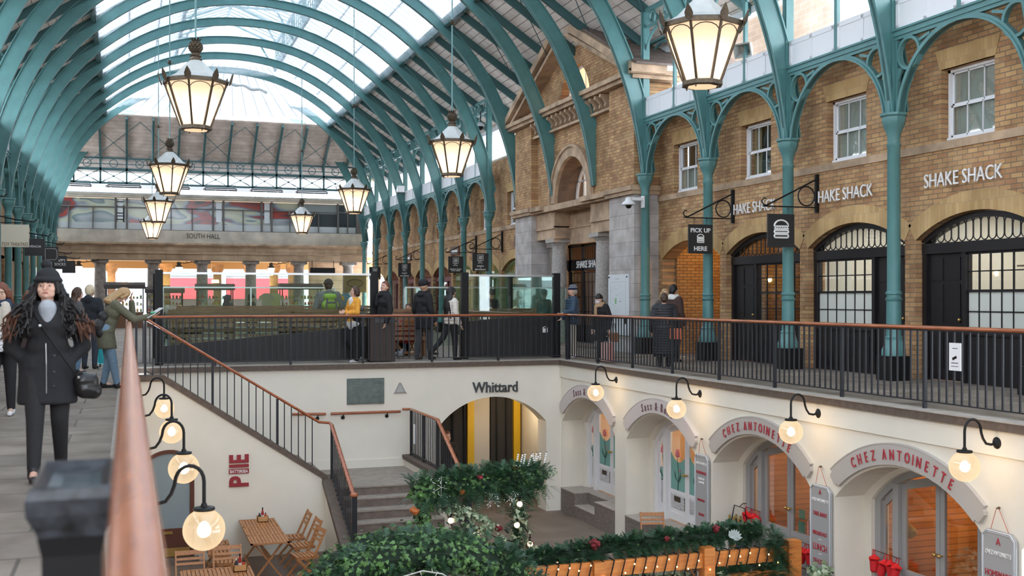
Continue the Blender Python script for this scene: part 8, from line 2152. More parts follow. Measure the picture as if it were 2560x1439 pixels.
        remesh(mb, 0.012, 'shoe', mat('shoe_%s' % ('w' if shoes[0] > 0.3 else 'd' if shoes[0] < 0.03 else 'm'), shoes, 0.5), r, 2)
    # coat / jacket
    if top:
        col, hem, inf, kind = top[:4]; open_ = top[4] if len(top) > 4 else None
        mb = MB(); torso(mb, inf)
        for i in (0, 1): arm(mb, i, inf * 0.75, 0.97)
        hz_ = hem + (dz if not seat else dz)
        if hem < 0.53:
            vs = []; n = 20
            for k in range(7):
                t = k / 6; zz = 0.585 + dz + (hem - 0.585) * t; mx = (kn[0] + kn[1]) / 2 / H; t2 = min(1, max(0, (0.53 + dz - zz) / 0.25)) if not seat else 0; cy = mx.y * t2 * 0.7
                for j in range(n): a = 2 * pi * j / n; vs.append(tuple(V(((0.094 + inf + 0.012 * t) * w * cos(a), cy + (0.066 + inf * 0.9 + 0.006 * t) * sin(a) * (1 + 0.03 * sin(3 * a)), zz))))
            fs = [(k * n + j, k * n + (j + 1) % n, (k + 1) * n + (j + 1) % n, (k + 1) * n + j) for k in range(6) for j in range(n)] + [tuple(range(n)), tuple(range(6 * n, 7 * n))]
            mb.add(vs, fs)
        if kind == 'puffer':
            for k in range(8):
                zz = 0.56 + 0.035 * k
                if zz > 0.82: break
                pts = [U(((0.088 + inf) * cos(a), (0.062 + inf) * sin(a), zz)) for a in [2 * pi * j / 18 for j in range(18)]]; mb.tube(pts, 0.020 * H, 6, closed=True)
            if hem < 0.5:
                for k in range(int((0.54 - hem) / 0.035)):
                    zz = 0.54 - 0.035 * k; pts = [V(((0.108 + inf) * cos(a), (0.072 + inf) * sin(a), zz + dz)) for a in [2 * pi * j / 18 for j in range(18)]]; mb.tube(pts, 0.020 * H, 6, closed=True)
            for i in (0, 1):
                for seg in ((sh[i], el[i], 0.036, 0.030), (el[i], wr[i], 0.029, 0.022)):
                    for k in range(4): t = (k + 0.5) / 4; mb.ball(seg[0].lerp(seg[1], t), (seg[2] + (seg[3] - seg[2]) * t + inf) * H, 8, 6)
        if kind in ('collar', 'puffer'): mb.tube([U((0.048 * cos(a), 0.048 * sin(a) - 0.002, 0.852)) for a in [2 * pi * j / 14 for j in range(14)]], 0.017 * H, 6, closed=True)
        if kind == 'hood': mb.ball(U((0, -0.055, 0.845)), 0.052 * H, 10, 8); mb.tube([U((0.06 * cos(a), 0.05 * sin(a), 0.845)) for a in [pi + pi * j / 8 for j in range(9)]], 0.022 * H, 7)
        remesh(mb, 0.0135 if kind == 'puffer' else 0.015, 'coat' if hem < 0.5 else 'jacket', cloth(col, 0.55 if kind == 'puffer' else 0.85), r, 1 if kind == 'puffer' else 4)
    if under:
        mb = MB(); e2 = (top[2] if top else 0.01) + 0.004
        P_ = [U((-0.032, 0.060 + e2, 0.845)), U((0.032, 0.060 + e2, 0.845)), U((0.030, 0.068 + e2, 0.74)), U((0.0, 0.07 + e2, 0.62)), U((-0.030, 0.068 + e2, 0.74))]
        if len(under) > 3: cap(mb, U((-0.03, 0.022 + e2, 0.60)), U((-0.02, 0.018 + e2, 0.83)), 0.050 * H); cap(mb, U((0.03, 0.022 + e2, 0.60)), U((0.02, 0.018 + e2, 0.83)), 0.050 * H)
        else: cap(mb, U((0, 0.026 + e2, 0.70)), U((0, 0.020 + e2, 0.83)), 0.018 * H, 0.045 * H)
        mb.tube([U((0.036 * cos(a), 0.036 * sin(a) + 0.004, 0.853)) for a in [2 * pi * j / 14 for j in range(14)]], 0.011 * H, 6, closed=True)
        remesh(mb, 0.012, 'sweater', cloth(under[:3]), r)
    if scarf:
        mb = MB()
        for k in range(3): mb.tube([U(((0.052 + 0.008 * k) * cos(a), (0.050 + 0.008 * k) * sin(a), 0.868 - 0.018 * k + 0.006 * sin(a * 3 + k))) for a in [2 * pi * j / 16 for j in range(16)]], 0.019 * H, 7, closed=True)
        cap(mb, U((0.03, 0.075, 0.84)), U((0.035, 0.09, 0.72)), 0.022 * H, 0.026 * H)
        remesh(mb, 0.012, 'scarf', cloth(scarf), r)
    # hair
    hc, st = hair[0], hair[1]; mh = mat('hair_' + hc, HCOL[hc], 0.55, noise=0.3, nscale=60)
    if st != 'none':
        mb = MB(); mb.ball(Hd((0, -0.010, 0.951)), 0.0565 * H, 16, 12); mb.ball(Hd((0, -0.002, 0.968)), 0.0515 * H, 14, 10); mb.ball(Hd((0, -0.028, 0.925)), 0.045 * H, 12, 8)
        if st in ('long', 'bob'):
            L_ = 0.885 if st == 'bob' else (hair[2] if len(hair) > 2 else 0.74)
            for k in range(13):
                a = pi + 0.25 + (pi - 0.5) * k / 12; c_ = (0.050 * cos(a) * 1.08, 0.050 * sin(a) * 0.9 - 0.004); pt = [Hd((c_[0], c_[1], 0.955)), Hd((c_[0] * 1.10, c_[1] * 1.1, 0.90))]
                if st == 'long': pt += [U((c_[0] * 1.25, c_[1] * 1.55 - 0.01, 0.85)), U((c_[0] * 1.5, c_[1] * 1.6 - 0.02, (0.85 + L_) / 2)), U((c_[0] * 1.35, c_[1] * 1.5 - 0.02, L_))]
                else: pt += [Hd((c_[0] * 1.05, c_[1], L_))]
                mb.tube(pt, [0.019 * H] * (len(pt) - 1) + [0.008 * H], 7)
            for s_ in (-1, 1): mb.tube([Hd((s_ * 0.02, 0.03, 0.988)), Hd((s_ * 0.045, 0.026, 0.955)), Hd((s_ * 0.053, 0.014, 0.90))], 0.014 * H, 6)
        if st == 'fringe' or (len(hair) > 3): mb.tube([Hd((-0.04, 0.03, 0.962)), Hd((-0.015, 0.045, 0.965)), Hd((0.015, 0.045, 0.965)), Hd((0.04, 0.03, 0.962))], 0.014 * H, 6)
        remesh(mb, 0.009, 'hair', mh, r, 2)
    if hat:
        kind, hc_ = hat[0], hat[1]; mb = MB()
        if kind == 'beanie':
            mb.ball(Hd((0, -0.008, 0.974)), 0.0595 * H, 18, 12); mb.tube([Hd((0.0555 * cos(a), 0.057 * sin(a) - 0.004, 0.967)) for a in [2 * pi * j / 20 for j in range(20)]], 0.014 * H, 7, closed=True)
            if len(hat) > 2 and hat[2] == 'slouch': mb.ball(Hd((-0.004, -0.03, 1.005)), 0.048 * H, 12, 8)
        elif kind == 'cap':
            mb.ball(Hd((0, -0.006, 0.978)), 0.060 * H, 16, 10); mb.ball(Hd((0, 0.02, 0.99)), 0.048 * H, 12, 8); cap(mb, Hd((-0.025, 0.062, 0.972)), Hd((0.025, 0.062, 0.972)), 0.012 * H)
        elif kind == 'hood':
            mb.ball(Hd((0, -0.02, 0.95)), 0.070 * H, 14, 10); mb.ball(Hd((0, -0.03, 0.90)), 0.060 * H, 12, 8); mb.tube([Hd((0.055 * cos(a), 0.03, 0.94 + 0.062 * sin(a))) for a in [-0.6 + (pi + 1.2) * j / 12 for j in range(13)]], 0.014 * H, 6)
        hb = remesh(mb, 0.0075, {'beanie': 'knitted_hat', 'cap': 'flat_cap', 'hood': 'hood'}[kind], cloth(hc_), r, 1)
        if len(hat) > 2 and hat[2] == 'pom': m1 = MB(); m1.ball(Hd((0.012, -0.02, 1.045)), 0.026 * H, 12, 8); q = obj('bobble', m1, cloth(hc_), None, True); q.parent = hb
        if len(hat) > 2 and hat[2] == 'stripe':
            m1 = MB()
            for k in range(3): zz = 0.985 + 0.016 * k; rr = sqrt(0.0625 ** 2 - (zz - 0.974) ** 2); m1.tube([Hd((rr * cos(a), rr * sin(a) - 0.008, zz)) for a in [2 * pi * j / 20 for j in range(20)]], 0.0035 * H, 5, closed=True)
            q = obj('stripe', m1, cloth((0.5, 0.52, 0.55)), None, True); q.parent = hb
    r['_H'] = H
    return r, U, Hd, V
def held(o, name, mb, m, label, cat, at, smooth=False, rm=None):
    """a thing carried by a person: vertices in that person's frame, but a top-level object"""
    M = wmat(o); base = M @ Vector(at)
    t = root(name, label, cat, tuple(base))
    mb2 = MB(); mb2.v = [tuple(M @ Vector(v)) for v in mb.v]; mb2.f = mb.f; mb2.mi = mb.mi
    if rm:
        mb2.v = [tuple(Vector(v) - base) for v in mb2.v]; remesh(mb2, rm, 'bag_body', m, t)
    else: obj('main_body', mb2, m, t, smooth)
    return t, M
def more(t, M, name, mb, m, smooth=False):
    mb.v = [tuple(M @ Vector(v)) for v in mb.v]; return obj(name, mb, m, t, smooth)

# --- the woman walking towards the viewer
p, U, Hd, V = person('woman in black parka, bobble beanie and cross-body bag walking along the flagstone walk', -0.60, 9.42, 0, 183, 1.60, 'fair', (BLK, 0.36, 0.020, 'collar'), legs=(0.016, 0.016, 0.018), hair=('black', 'long', 0.70),
    hat=('beanie', (0.012, 0.013, 0.016), 'pom'), arms=(((-0.150, -0.03, 0.64), (-0.075, 0.012, 0.555)), ((0.150, -0.03, 0.64), (0.075, 0.012, 0.555))), lp=(((-0.055, 0.02, 0.285), (-0.062, -0.11, 0.045)), ((0.055, 0.09, 0.29), (0.06, 0.16, 0.045))), under=(0.34, 0.37, 0.41), head=(-12, 2), w=1.12, vox=0.0062)
H = 1.60; random.seed(31)
mt = MB(); md = MB()
for i in range(340):
    s_ = -1 if i % 2 else 1; a = random.uniform(0.1, 1.0)
    st_ = Vector((s_ * 0.054, 0.004 - 0.05 * random.random(), 0.945 - 0.03 * random.random())); pts = []
    outx = s_ * (0.06 + 0.13 * a); 
    for k in range(9):
        t = k / 8; q = Vector((st_.x + (outx - st_.x) * t ** 1.2, st_.y + 0.085 * sin(t * 2) * random.uniform(0.4, 1), st_.z - (0.17 + 0.09 * random.random()) * t)); q += Vector((random.uniform(-1, 1), random.uniform(-1, 1), 0)) * 0.008 * (1 + t)
        pts.append(U(q))
    n0 = 6
    md.tube(pts[:n0 + 1], [0.0058 * H] * (n0 + 1), 5); (mt if a > 0.62 else md).tube(pts[n0:], [0.0058 * H, 0.005 * H, 0.002], 5)
q = obj('curls', md, mat('hair_black', HCOL['black'], 0.55), None, True); q.parent = p; q = obj('curl_tips', mt, mat('chestnut_tips', (0.11, 0.045, 0.025), 0.6), None, True); q.parent = p
mb = MB(); mb.tube([U((0.006, 0.100, 0.66)), U((0.004, 0.106, 0.56)), V((0.004, 0.102, 0.47)), V((0.004, 0.10, 0.38))], 0.004, 5); q = obj('zip', mb, M_STEEL); q.parent = p
mb = MB()
for zz in (0.60, 0.52, 0.45): mb.ball(V((-0.03, 0.102, zz)), 0.010, 8, 6)
q = obj('button', mb, mat('dark_button', (0.06, 0.06, 0.07), 0.3)); q.parent = p
mb = MB(); cap(mb, V((-0.16, 0.05, 0.47)), V((-0.20, 0.05, 0.47)), 0.075, 0.06); cap(mb, V((-0.17, 0.05, 0.43)), V((-0.21, 0.05, 0.42)), 0.08, 0.07)
t, M = held(p, 'shoulder_bag', mb, mat('black_leather', (0.015, 0.015, 0.016), 0.3), 'black leather cross-body bag at the hip of the beanie woman', 'bag', V((-0.18, 0.05, 0.42)), rm=0.012)
mb = MB(); mb.tube([U((0.075, 0.0, 0.865)), U((0.05, 0.075, 0.80)), U((0.0, 0.105, 0.70)), U((-0.07, 0.105, 0.58)), V((-0.14, 0.09, 0.49))], 0.008, 6); more(t, M, 'strap', mb, M_BLACK)
mb = MB(); mb.ball(U((0.03, 0.102, 0.745)), 0.014, 10, 6); mb.ball(V((-0.14, 0.1, 0.49)), 0.012, 8, 6); more(t, M, 'buckle', mb, M_STEEL)

# --- others on the walk
p, U, Hd, V = person('woman in navy patterned scarf and cream sweater at the frame edge', -1.43, 14.5, 0, 178, 1.58, 'asia', (BLK, 0.50, 0.014, 'plain'), legs=BLK, shoes=(0.7, 0.7, 0.72), hair=('red', 'long', 0.76), scarf=(0.02, 0.035, 0.075), under=(0.55, 0.50, 0.43, 1), head=(-10, -14), arms=(((-0.14, 0, 0.65), (-0.08, 0.13, 0.62)), ((0.14, 0, 0.65), (0.08, 0.12, 0.60))), vox=0.009)
mb = MB(); mb.box(-0.22, 0.10, 0.24, 0.32, 0.78, 1.02)
t, M = held(p, 'tote_bag', mb, mat('bag_white', (0.72, 0.72, 0.74), 0.4), 'white geometric panelled bag carried by the scarfed woman', 'bag', (0, 0.28, 0.78))
mb = MB()
for i in range(5): x = -0.22 + 0.08 * i; mb.bar((x, 0.322, 0.78), (x, 0.322, 1.02), 0.005, 0.005)
for i in range(4): zz = 0.78 + 0.08 * i; mb.bar((-0.22, 0.322, zz), (0.10, 0.322, zz), 0.005, 0.005)
for i in range(4):
    for j in range(3): x = -0.22 + 0.08 * i; zz = 0.78 + 0.08 * j; mb.bar((x, 0.322, zz + (0.08 if (i + j) % 2 else 0)), (x + 0.08, 0.322, zz + (0 if (i + j) % 2 else 0.08)), 0.005, 0.005)
more(t, M, 'seam_lines', mb, M_BLACK)
mb = MB(); mb.bar((0.06, 0.22, 0.8), (0.08, 0.05, 1.42), 0.03, 0.006); more(t, M, 'strap', mb, M_BLACK)
person('dark haired woman glimpsed between the scarfed woman and the beanie woman', -1.30, 17.6, 0, 175, 1.60, 'asia', (BLK, 0.45, 0.015, 'collar'), hair=('black', 'long', 0.8))
person('auburn haired girl glimpsed low behind the beanie woman', -1.28, 16.6, 0, 190, 1.50, 'asia', ((0.05, 0.03, 0.03), 0.45, 0.015, 'collar'), hair=('red', 'bob'))
person('brown haired woman in profile behind the beanie woman', -0.90, 22.3, 0, -80, 1.60, 'fair', ((0.09, 0.085, 0.085), 0.45, 0.015, 'hood'), legs=JEAN, hair=('brown', 'long', 0.78))
person('man with short fair hair in a dark jacket standing by the blue suitcase', -0.72, 23.6, 0, -20, 1.66, 'fair', ((0.014, 0.018, 0.026), 0.48, 0.024, 'hood'), legs=(0.03, 0.04, 0.06), hair=('fair', 'short'), w=1.1)
p, U, Hd, V = person('reader in olive parka and jeans leaning on the handrail with a newspaper', -0.33, 18.35, 0, -88, 1.64, 'fair', ((0.125, 0.125, 0.085), 0.38, 0.018, 'hood'), legs=(0.16, 0.25, 0.34), hair=('blond', 'long', 0.80), lean=0.30, head=(0, -38),
    arms=(((-0.10, 0.25, 0.655), (-0.03, 0.235, 0.83), 1), ((0.10, 0.25, 0.655), (0.10, 0.40, 0.69), 1)), lp=(((-0.055, 0.03, 0.28), (-0.055, -0.02, 0.045)), ((0.05, 0.06, 0.285), (0.05, 0.10, 0.045))), vox=0.0075)
mb = MB(); cap(mb, (-0.08, -0.03, 1.12), (0.08, -0.03, 1.12), 0.09); cap(mb, (-0.09, -0.10, 0.98), (0.09, -0.10, 0.98), 0.11); cap(mb, (-0.09, -0.06, 0.88), (0.09, -0.06, 0.88), 0.10)
held(p, 'backpack', mb, mat('black_nylon', (0.02, 0.02, 0.022), 0.6), 'black backpack worn by the leaning reader', 'backpack', (0, -0.12, 0.9), rm=0.015)
mb = MB(); mb.add([(0.02, 0.55, 1.10), (0.30, 0.62, 1.10), (0.30, 0.85, 1.26), (0.02, 0.80, 1.26), (0.02, 0.55, 1.104), (0.30, 0.62, 1.104), (0.30, 0.85, 1.264), (0.02, 0.80, 1.264)], [(0, 1, 2, 3), (4, 5, 6, 7), (0, 1, 5, 4), (1, 2, 6, 5), (2, 3, 7, 6), (3, 0, 4, 7)])
t, M = held(p, 'newspaper', mb, mat('newsprint', (0.62, 0.62, 0.62), 0.8), 'folded newspaper in the hands of the leaning reader', 'newspaper', (0.15, 0.7, 1.1))
mb = MB(); mb.box(0.06, 0.26, 0.66, 0.74, 1.175, 1.20); more(t, M, 'green_print', mb, mat('green_print', (0.1, 0.42, 0.25), 0.7))
o = root('suitcase', 'turquoise cabin suitcase beside the man with fair hair', 'suitcase', (-0.44, 23.9, 0)); mb = MB(); cap(mb, (0, 0, 0), (0, 0, 0), 0.001)
mb = MB(); mb.box(-0.58, -0.33, 23.8, 24.0, 0.08, 0.50); o2 = obj('shell', mb, mat('turquoise_shell', (0.0, 0.30, 0.34), 0.5), o); b_ = o2.modifiers.new('b', 'BEVEL'); b_.width = 0.03; b_.segments = 3
mb = MB(); mb.box(-0.53, -0.52, 23.92, 23.93, 0.5, 0.95); mb.box(-0.39, -0.38, 23.92, 23.93, 0.5, 0.95); mb.box(-0.53, -0.38, 23.91, 23.94, 0.94, 0.97); obj('handle', mb, M_STEEL, o)
mb = MB()
for x in (-0.55, -0.36): mb.cyl((x, 23.84, 0.04), (x + 0.03, 23.84, 0.04), 0.04, 10)
obj('wheel', mb, M_BLACK, o)

# --- along the far railing
p, U, Hd, V = person('woman in yellow jacket with arms crossed looking up', 4.70, 24.02, 0, 112, 1.66, 'fair', ((0.78, 0.36, 0.05), 0.53, 0.012, 'collar'), legs=BLK, shoes=(0.7, 0.7, 0.72), hair=('brown', 'bob'), head=(-12, 12), flare=0.03,
    arms=(((-0.13, 0.03, 0.66), (0.03, 0.11, 0.665)), ((0.13, 0.03, 0.66), (-0.03, 0.12, 0.645))), lp=(((-0.05, 0.0, 0.285), (-0.05, 0.0, 0.045)), ((0.06, 0.03, 0.30), (0.06, -0.13, 0.09))), vox=0.0085, under=(0.7, 0.7, 0.7))
mb = MB(); cap(mb, (-0.09, -0.13, 1.20), (0.09, -0.13, 1.20), 0.07); cap(mb, (-0.09, -0.16, 1.0), (0.09, -0.16, 1.0), 0.09); cap(mb, (-0.09, -0.14, 0.86), (0.09, -0.14, 0.86), 0.08)
held(p, 'backpack', mb, mat('grey_nylon', (0.10, 0.11, 0.12), 0.6), 'slim grey backpack on the woman in the yellow jacket', 'backpack', (0, -0.15, 0.9), rm=0.015)
mb = MB(); cap(mb, (-0.08, 0.015, 0.86), (0.08, 0.015, 0.86), 0.118, 0.118); cap(mb, (-0.05, 0.02, 0.80), (0.05, 0.02, 0.80), 0.105); remesh(mb, 0.014, 'shirt_hem', cloth((0.62, 0.62, 0.62)), p)
person('bearded man in a black coat looking up beside the dark litter bin', 5.42, 24.22, 0, 105, 1.78, 'fair', (BLK, 0.42, 0.022, 'collar'), hair=('red', 'short'), head=(25, 12), scarf=BLK, w=1.08)
person('man in black flat cap and black coat strolling past the screens', 6.46, 24.75, 0, -60, 1.80, 'tan', (BLK, 0.40, 0.022, 'collar'), legs=(0.05, 0.052, 0.06), hair=('black', 'none'), hat=('cap', BLK), head=(-22, 0), w=1.1, lp=(((-0.05, -0.02, 0.28), (-0.055, -0.06, 0.045)), ((0.06, 0.05, 0.285), (0.065, 0.06, 0.045))), vox=0.0085, scarf=BLK)
p, U, Hd, V = person('woman in cream puffer jacket with very long dark hair striding along', 7.02, 24.35, 0, -78, 1.66, 'asia', ((0.66, 0.61, 0.55), 0.50, 0.018, 'puffer'), legs=(0.015, 0.015, 0.018), hair=('black', 'long', 0.60, 1), head=(-8, 0), w=1.05, lp=(((-0.05, -0.10, 0.31), (-0.055, -0.27, 0.12)), ((0.05, 0.03, 0.285), (0.055, 0.03, 0.045))), vox=0.0085)
mb = MB(); mb.bar((0.12, 0.12, 1.38), (-0.03, 0.15, 1.15), 0.03, 0.01); mb.bar((0.12, -0.12, 1.36), (0.2, -0.12, 0.95), 0.03, 0.01); held(p, 'bag_strap', mb, M_BLACK, 'black shoulder strap across the cream puffer jacket', 'strap', (0.1, 0.1, 1.2))
person('man in navy puffer jacket and striped beanie holding the railing', 9.98, 24.22, 0, 84, 1.70, 'fair', ((0.018, 0.045, 0.085), 0.47, 0.020, 'puffer'), legs=(0.48, 0.43, 0.36), shoes=(0.35, 0.33, 0.3), hair=('grey', 'short'), hat=('beanie', NAVY, 'stripe'), arms=(((-0.14, 0.03, 0.66), (-0.15, 0.17, 0.63)), ((0.14, -0.02, 0.65), (0.14, 0.1, 0.56))), w=1.12, vox=0.0085)
p, U, Hd, V = person('masked shopper in black coat and tan checked scarf bending forward', 10.12, 22.75, 0, 118, 1.52, 'asia', (BLK, 0.30, 0.022, 'hood'), hair=('black', 'fringe'), scarf=(0.42, 0.27, 0.16), lean=0.22, head=(0, -8), w=1.05, lp=(((-0.055, 0.10, 0.28), (-0.06, 0.14, 0.045)), ((0.055, -0.02, 0.285), (0.055, -0.13, 0.05))))
mb = MB(); cap(mb, Hd((-0.014, 0.045, 0.905)), Hd((0.014, 0.045, 0.905)), 0.038, 0.038); remesh(mb, 0.009, 'face_mask', cloth((0.72, 0.66, 0.72)), p)
mb = MB()
for s_ in (-1, 1): mb.tube([Hd((s_ * 0.022 + 0.016 * cos(a), 0.058, 0.94 + 0.014 * sin(a))) for a in [2 * pi * j / 12 for j in range(12)]], 0.0018, 4, closed=True)
q = obj('spectacles', mb, M_STEEL); q.parent = p
o = root('shopping_bag', 'pink and cream striped carrier bag behind the railing', 'bag', (9.98, 22.2, 0.02))
mb = MB(); mb.box(9.92, 10.04, 21.98, 22.48, 0.03, 0.44); obj('bag_body', mb, mat('pink_paper', (0.62, 0.27, 0.24), 0.6), o)
mb = MB()
for i in range(7): mb.box(9.915, 10.045, 22.0 + i * 0.07, 22.03 + i * 0.07, 0.03, 0.44)
obj('stripes', mb, mat('cream_paper', (0.70, 0.58, 0.52), 0.6), o)
mb = MB(); mb.tube([(9.98, 22.1, 0.44), (9.98, 22.15, 0.58), (9.98, 22.3, 0.58), (9.98, 22.35, 0.44)], 0.006, 5); obj('handle', mb, M_WHITE, o)
o = root('leather_handbag', 'tan leather handbag above the pink striped carrier bag', 'bag', (10.1, 22.1, 0.5)); mb = MB(); mb.box(10.06, 10.16, 22.02, 22.30, 0.46, 0.66); obj('bag_body', mb, mat('tan_leather', (0.30, 0.13, 0.06), 0.45), o); mb = MB(); mb.tube([(10.11, 22.06, 0.66), (10.11, 22.1, 0.86), (10.11, 22.22, 0.86), (10.11, 22.26, 0.66)], 0.008, 5); obj('handle', mb, M_BRONZE, o)
p, U, Hd, V = person('person in long black quilted coat with red strap facing the passage', 10.42, 20.35, 0, -25, 1.50, 'fair', ((0.012, 0.014, 0.02), 0.14, 0.030, 'puffer'), hair=('brown', 'short'), w=1.15)
mb = MB(); mb.bar((-0.1, -0.13, 1.20), (0.16, -0.14, 0.78), 0.03, 0.01); t, M = held(p, 'shoulder_bag', mb, mat('rust_leather', (0.42, 0.08, 0.03), 0.5), 'rust red shoulder bag of the person in the quilted coat', 'bag', (0.15, -0.12, 0.6)); mb = MB(); mb.box(0.10, 0.34, -0.18, -0.06, 0.58, 0.80); more(t, M, 'pouch', mb, mat('rust_leather', (0.42, 0.08, 0.03), 0.5))
person('man in brown coat with white fleece collar beside the passage', 11.45, 21.9, 0, -72, 1.70, 'tan', ((0.055, 0.028, 0.022), 0.42, 0.022, 'plain'), hair=('black', 'short'), scarf=(0.68, 0.66, 0.62), w=1.08)
person('blond woman almost hidden behind the man with fleece collar', 11.75, 22.9, 0, 170, 1.62, 'fair', ((0.1, 0.08, 0.07), 0.45, 0.015, 'collar'), hair=('blond', 'long', 0.78))

# --- seated and standing beyond the benches
p, U, Hd, V = person('tall hiker in grey jacket seen from behind with a lime backpack', 4.62, 26.85, 0, 4, 1.84, 'dark', ((0.17, 0.18, 0.19), 0.46, 0.026, 'hood'), hair=('black', 'short'), hat=('beanie', (0.02, 0.02, 0.025)), w=1.25)
mb = MB(); cap(mb, (-0.08, -0.17, 1.45), (0.08, -0.17, 1.45), 0.09); cap(mb, (-0.10, -0.20, 1.25), (0.10, -0.20, 1.25), 0.12); cap(mb, (-0.09, -0.18, 1.08), (0.09, -0.18, 1.08), 0.10)
t, M = held(p, 'backpack', mb, mat('lime_nylon', (0.28, 0.46, 0.05), 0.6), 'lime green and grey backpack on the tall hiker', 'backpack', (0, -0.2, 1.1), rm=0.016)
mb = MB(); mb.tube([(-0.10, -0.30, 1.42), (-0.13, -0.325, 1.2), (-0.06, -0.33, 1.05)], 0.025, 6); mb.tube([(0.10, -0.30, 1.42), (0.13, -0.325, 1.2), (0.06, -0.33, 1.05)], 0.025, 6); mb.tube([(-0.09, -0.31, 1.32), (0.09, -0.31, 1.32)], 0.03, 6); more(t, M, 'grey_panel', mb, cloth((0.12, 0.13, 0.14)), True)
G = 'guests behind the benches'
person('guest with golden hair seated low behind the nearest bench', 1.28, 30.35, 0, 5, 1.62, 'fair', ((0.10, 0.11, 0.10), 0.5, 0.02, 'hood'), hair=('blond', 'short'), seat=True, group=G)
person('guest in black cap of hair leaning on the bench beside the golden haired one', 1.72, 30.4, 0, 40, 1.62, 'tan', (BLK, 0.5, 0.02, 'collar'), hair=('black', 'short'), seat=True, group=G, lean=0.2)
person('guest with grey hood seated at the post end of the bench', 0.98, 30.5, 0, 0, 1.6, 'fair', ((0.08, 0.09, 0.085), 0.5, 0.03, 'hood'), hair=('grey', 'short'), seat=True, group=G)
person('figure in navy blue hood beyond the benches', 2.72, 32.6, 0, -60, 1.50, 'fair', ((0.02, 0.04, 0.10), 0.45, 0.03, 'hood'), hair=('brown', 'none'), hat=('hood', (0.02, 0.04, 0.10)), group=G)
person('woman in black beanie with pale bag strap beyond the benches', 3.42, 33.0, 0, -70, 1.52, 'fair', (BLK, 0.45, 0.02, 'collar'), hair=('black', 'short'), hat=('beanie', BLK), group=G)
person('guest in navy beanie seated low at the middle of the far bench', 4.02, 30.3, 0, -60, 1.56, 'fair', (NAVY, 0.5, 0.02, 'collar'), hair=('brown', 'short'), hat=('beanie', NAVY), seat=True, group=G)
person('guest in pointed grey hood seated beside the tall hiker', 4.42, 30.2, 0, 20, 1.58, 'fair', ((0.05, 0.055, 0.07), 0.5, 0.03, 'hood'), hair=('brown', 'none'), hat=('hood', (0.05, 0.055, 0.07)), seat=True, group=G)
person('seated diner in grey top holding a cup between the two strolling men', 6.25, 27.3, 0, -150, 1.66, 'fair', ((0.16, 0.18, 0.20), 0.5, 0.016, 'plain'), legs=JEAN, shoes=(0.6, 0.6, 0.6), hair=('black', 'short'), seat=True, arms=(((-0.13, 0.05, 0.68), (-0.02, 0.12, 0.80)), ((0.13, 0.05, 0.68), (0.03, 0.12, 0.80))))
person('seated diner in black jacket behind the flat-capped man', 6.82, 27.6, 0, 150, 1.68, 'tan', (BLK, 0.5, 0.018, 'collar'), hair=('brown', 'short'), seat=True)
person('seated diner in red quilted jacket with back turned', 6.42, 26.3, 0, 15, 1.45, 'fair', ((0.35, 0.012, 0.02), 0.5, 0.022, 'puffer'), hair=('black', 'bob'), seat=True)
person('older man in dark cap standing behind the burger mark screen', 8.98, 27.4, 0, 185, 1.62, 'tan', (BLK, 0.45, 0.022, 'collar'), hair=('grey', 'short'), hat=('cap', (0.02, 0.02, 0.022)), head=(0, -22))
person('grey haired cafe guest bending low behind the burger mark screen', 8.40, 25.85, 0, -60, 1.56, 'fair', ((0.15, 0.13, 0.12), 0.5, 0.016, 'collar'), hair=('grey', 'short'), seat=True, lean=0.12)
person('blond cafe guest seated behind the burger mark screen', 9.12, 25.85, 0, 75, 1.58, 'fair', ((0.12, 0.13, 0.13), 0.5, 0.016, 'collar'), hair=('fair', 'bob'), seat=True)
o = root('cafe_table', 'round dark cafe table between the seated diners', 'table', (6.5, 26.9, 0)); mb = MB(); mb.lathe((6.5, 26.9, 0.7), [(0.3, 0), (0.3, 0.03)], 20); obj('top', mb, M_OAKX, o); mb = MB(); mb.lathe((6.5, 26.9, 0), [(0.2, 0), (0.2, 0.02), (0.025, 0.05), (0.025, 0.7)], 12); obj('pedestal', mb, M_BLACK, o)
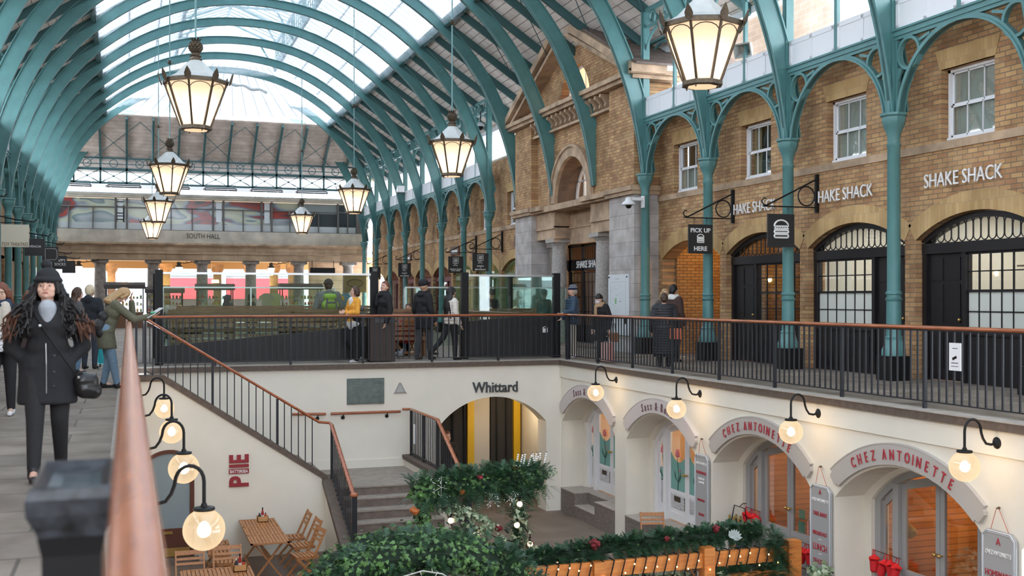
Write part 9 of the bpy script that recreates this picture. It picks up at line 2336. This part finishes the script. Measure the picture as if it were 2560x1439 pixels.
for x, y, a, lb in ((6.25, 27.3, -150, 'dark cafe chair under the diner with the cup'), (6.82, 27.6, 150, 'dark cafe chair under the diner in black'), (6.42, 26.3, 15, 'dark cafe chair under the diner in red'), (1.28, 30.35, 5, 'seat under the golden haired guest'), (9.0, 14.95, 60, 'wooden chair under the bearded cafe guest')):
    q = copy_tree(ch0); place(q, (x, y, 0 if y > 20 else ZL), radians(a), lb, 'chairs under seated guests'); 
p, U, Hd, V = person('bearded cafe guest with dark swept hair behind the fence garland', 9.0, 14.95, ZL + 0.06, 60, 1.76, 'fair', ((0.016, 0.02, 0.03), 0.5, 0.018, 'collar'), hair=('brown', 'short'), seat=True, head=(38, -4), vox=0.009)
mb = MB(); cap(mb, Hd((-0.02, 0.036, 0.893)), Hd((0.02, 0.036, 0.893)), 0.034, 0.034); q = remesh(mb, 0.01, 'beard', mat('hair_brown', HCOL['brown'], 0.6), p)
p, U, Hd, V = person('person in black coat and brown skirt passing under the wide far arch', 7.02, 24.75, ZL, 200, 1.80, 'fair', (BLK, 0.45, 0.03, 'collar'), legs=(0.10, 0.05, 0.04), hair=('red', 'short'), w=1.15)
mb = MB(); cap(mb, (-0.22, 0.06, 0.9), (-0.30, 0.06, 0.86), 0.10, 0.08); held(p, 'shoulder_bag', mb, mat('olive_leather', (0.06, 0.05, 0.03), 0.5), 'dark olive bag hanging from the person under the arch', 'bag', (-0.26, 0.06, 0.8), rm=0.014)
o = root('pigeon', 'grey pigeon standing behind the far railing', 'bird', (5.78, 24.3, 0.02)); mb = MB()
mb.ball((5.78, 24.3, 0.16), 0.075, 12, 8, (1.5, 0.85, 0.9)); mb.ball((5.87, 24.3, 0.25), 0.035, 10, 8); cap(mb, (5.83, 24.3, 0.2), (5.86, 24.3, 0.25), 0.04, 0.03); cap(mb, (5.68, 24.3, 0.15), (5.60, 24.3, 0.11), 0.04, 0.018); mb.tube([(5.90, 24.3, 0.25), (5.93, 24.3, 0.24)], [0.01, 0.003], 6); mb.cyl((5.78, 24.28, 0.10), (5.78, 24.28, 0.02), 0.008, 6); mb.cyl((5.78, 24.32, 0.10), (5.78, 24.32, 0.02), 0.008, 6)
mb.v = [(a - 5.78, b - 24.3, c - 0.02) for a, b, c in mb.v]; remesh(mb, 0.007, 'body', mat('pigeon_grey', (0.20, 0.21, 0.23), 0.6), o, 2)
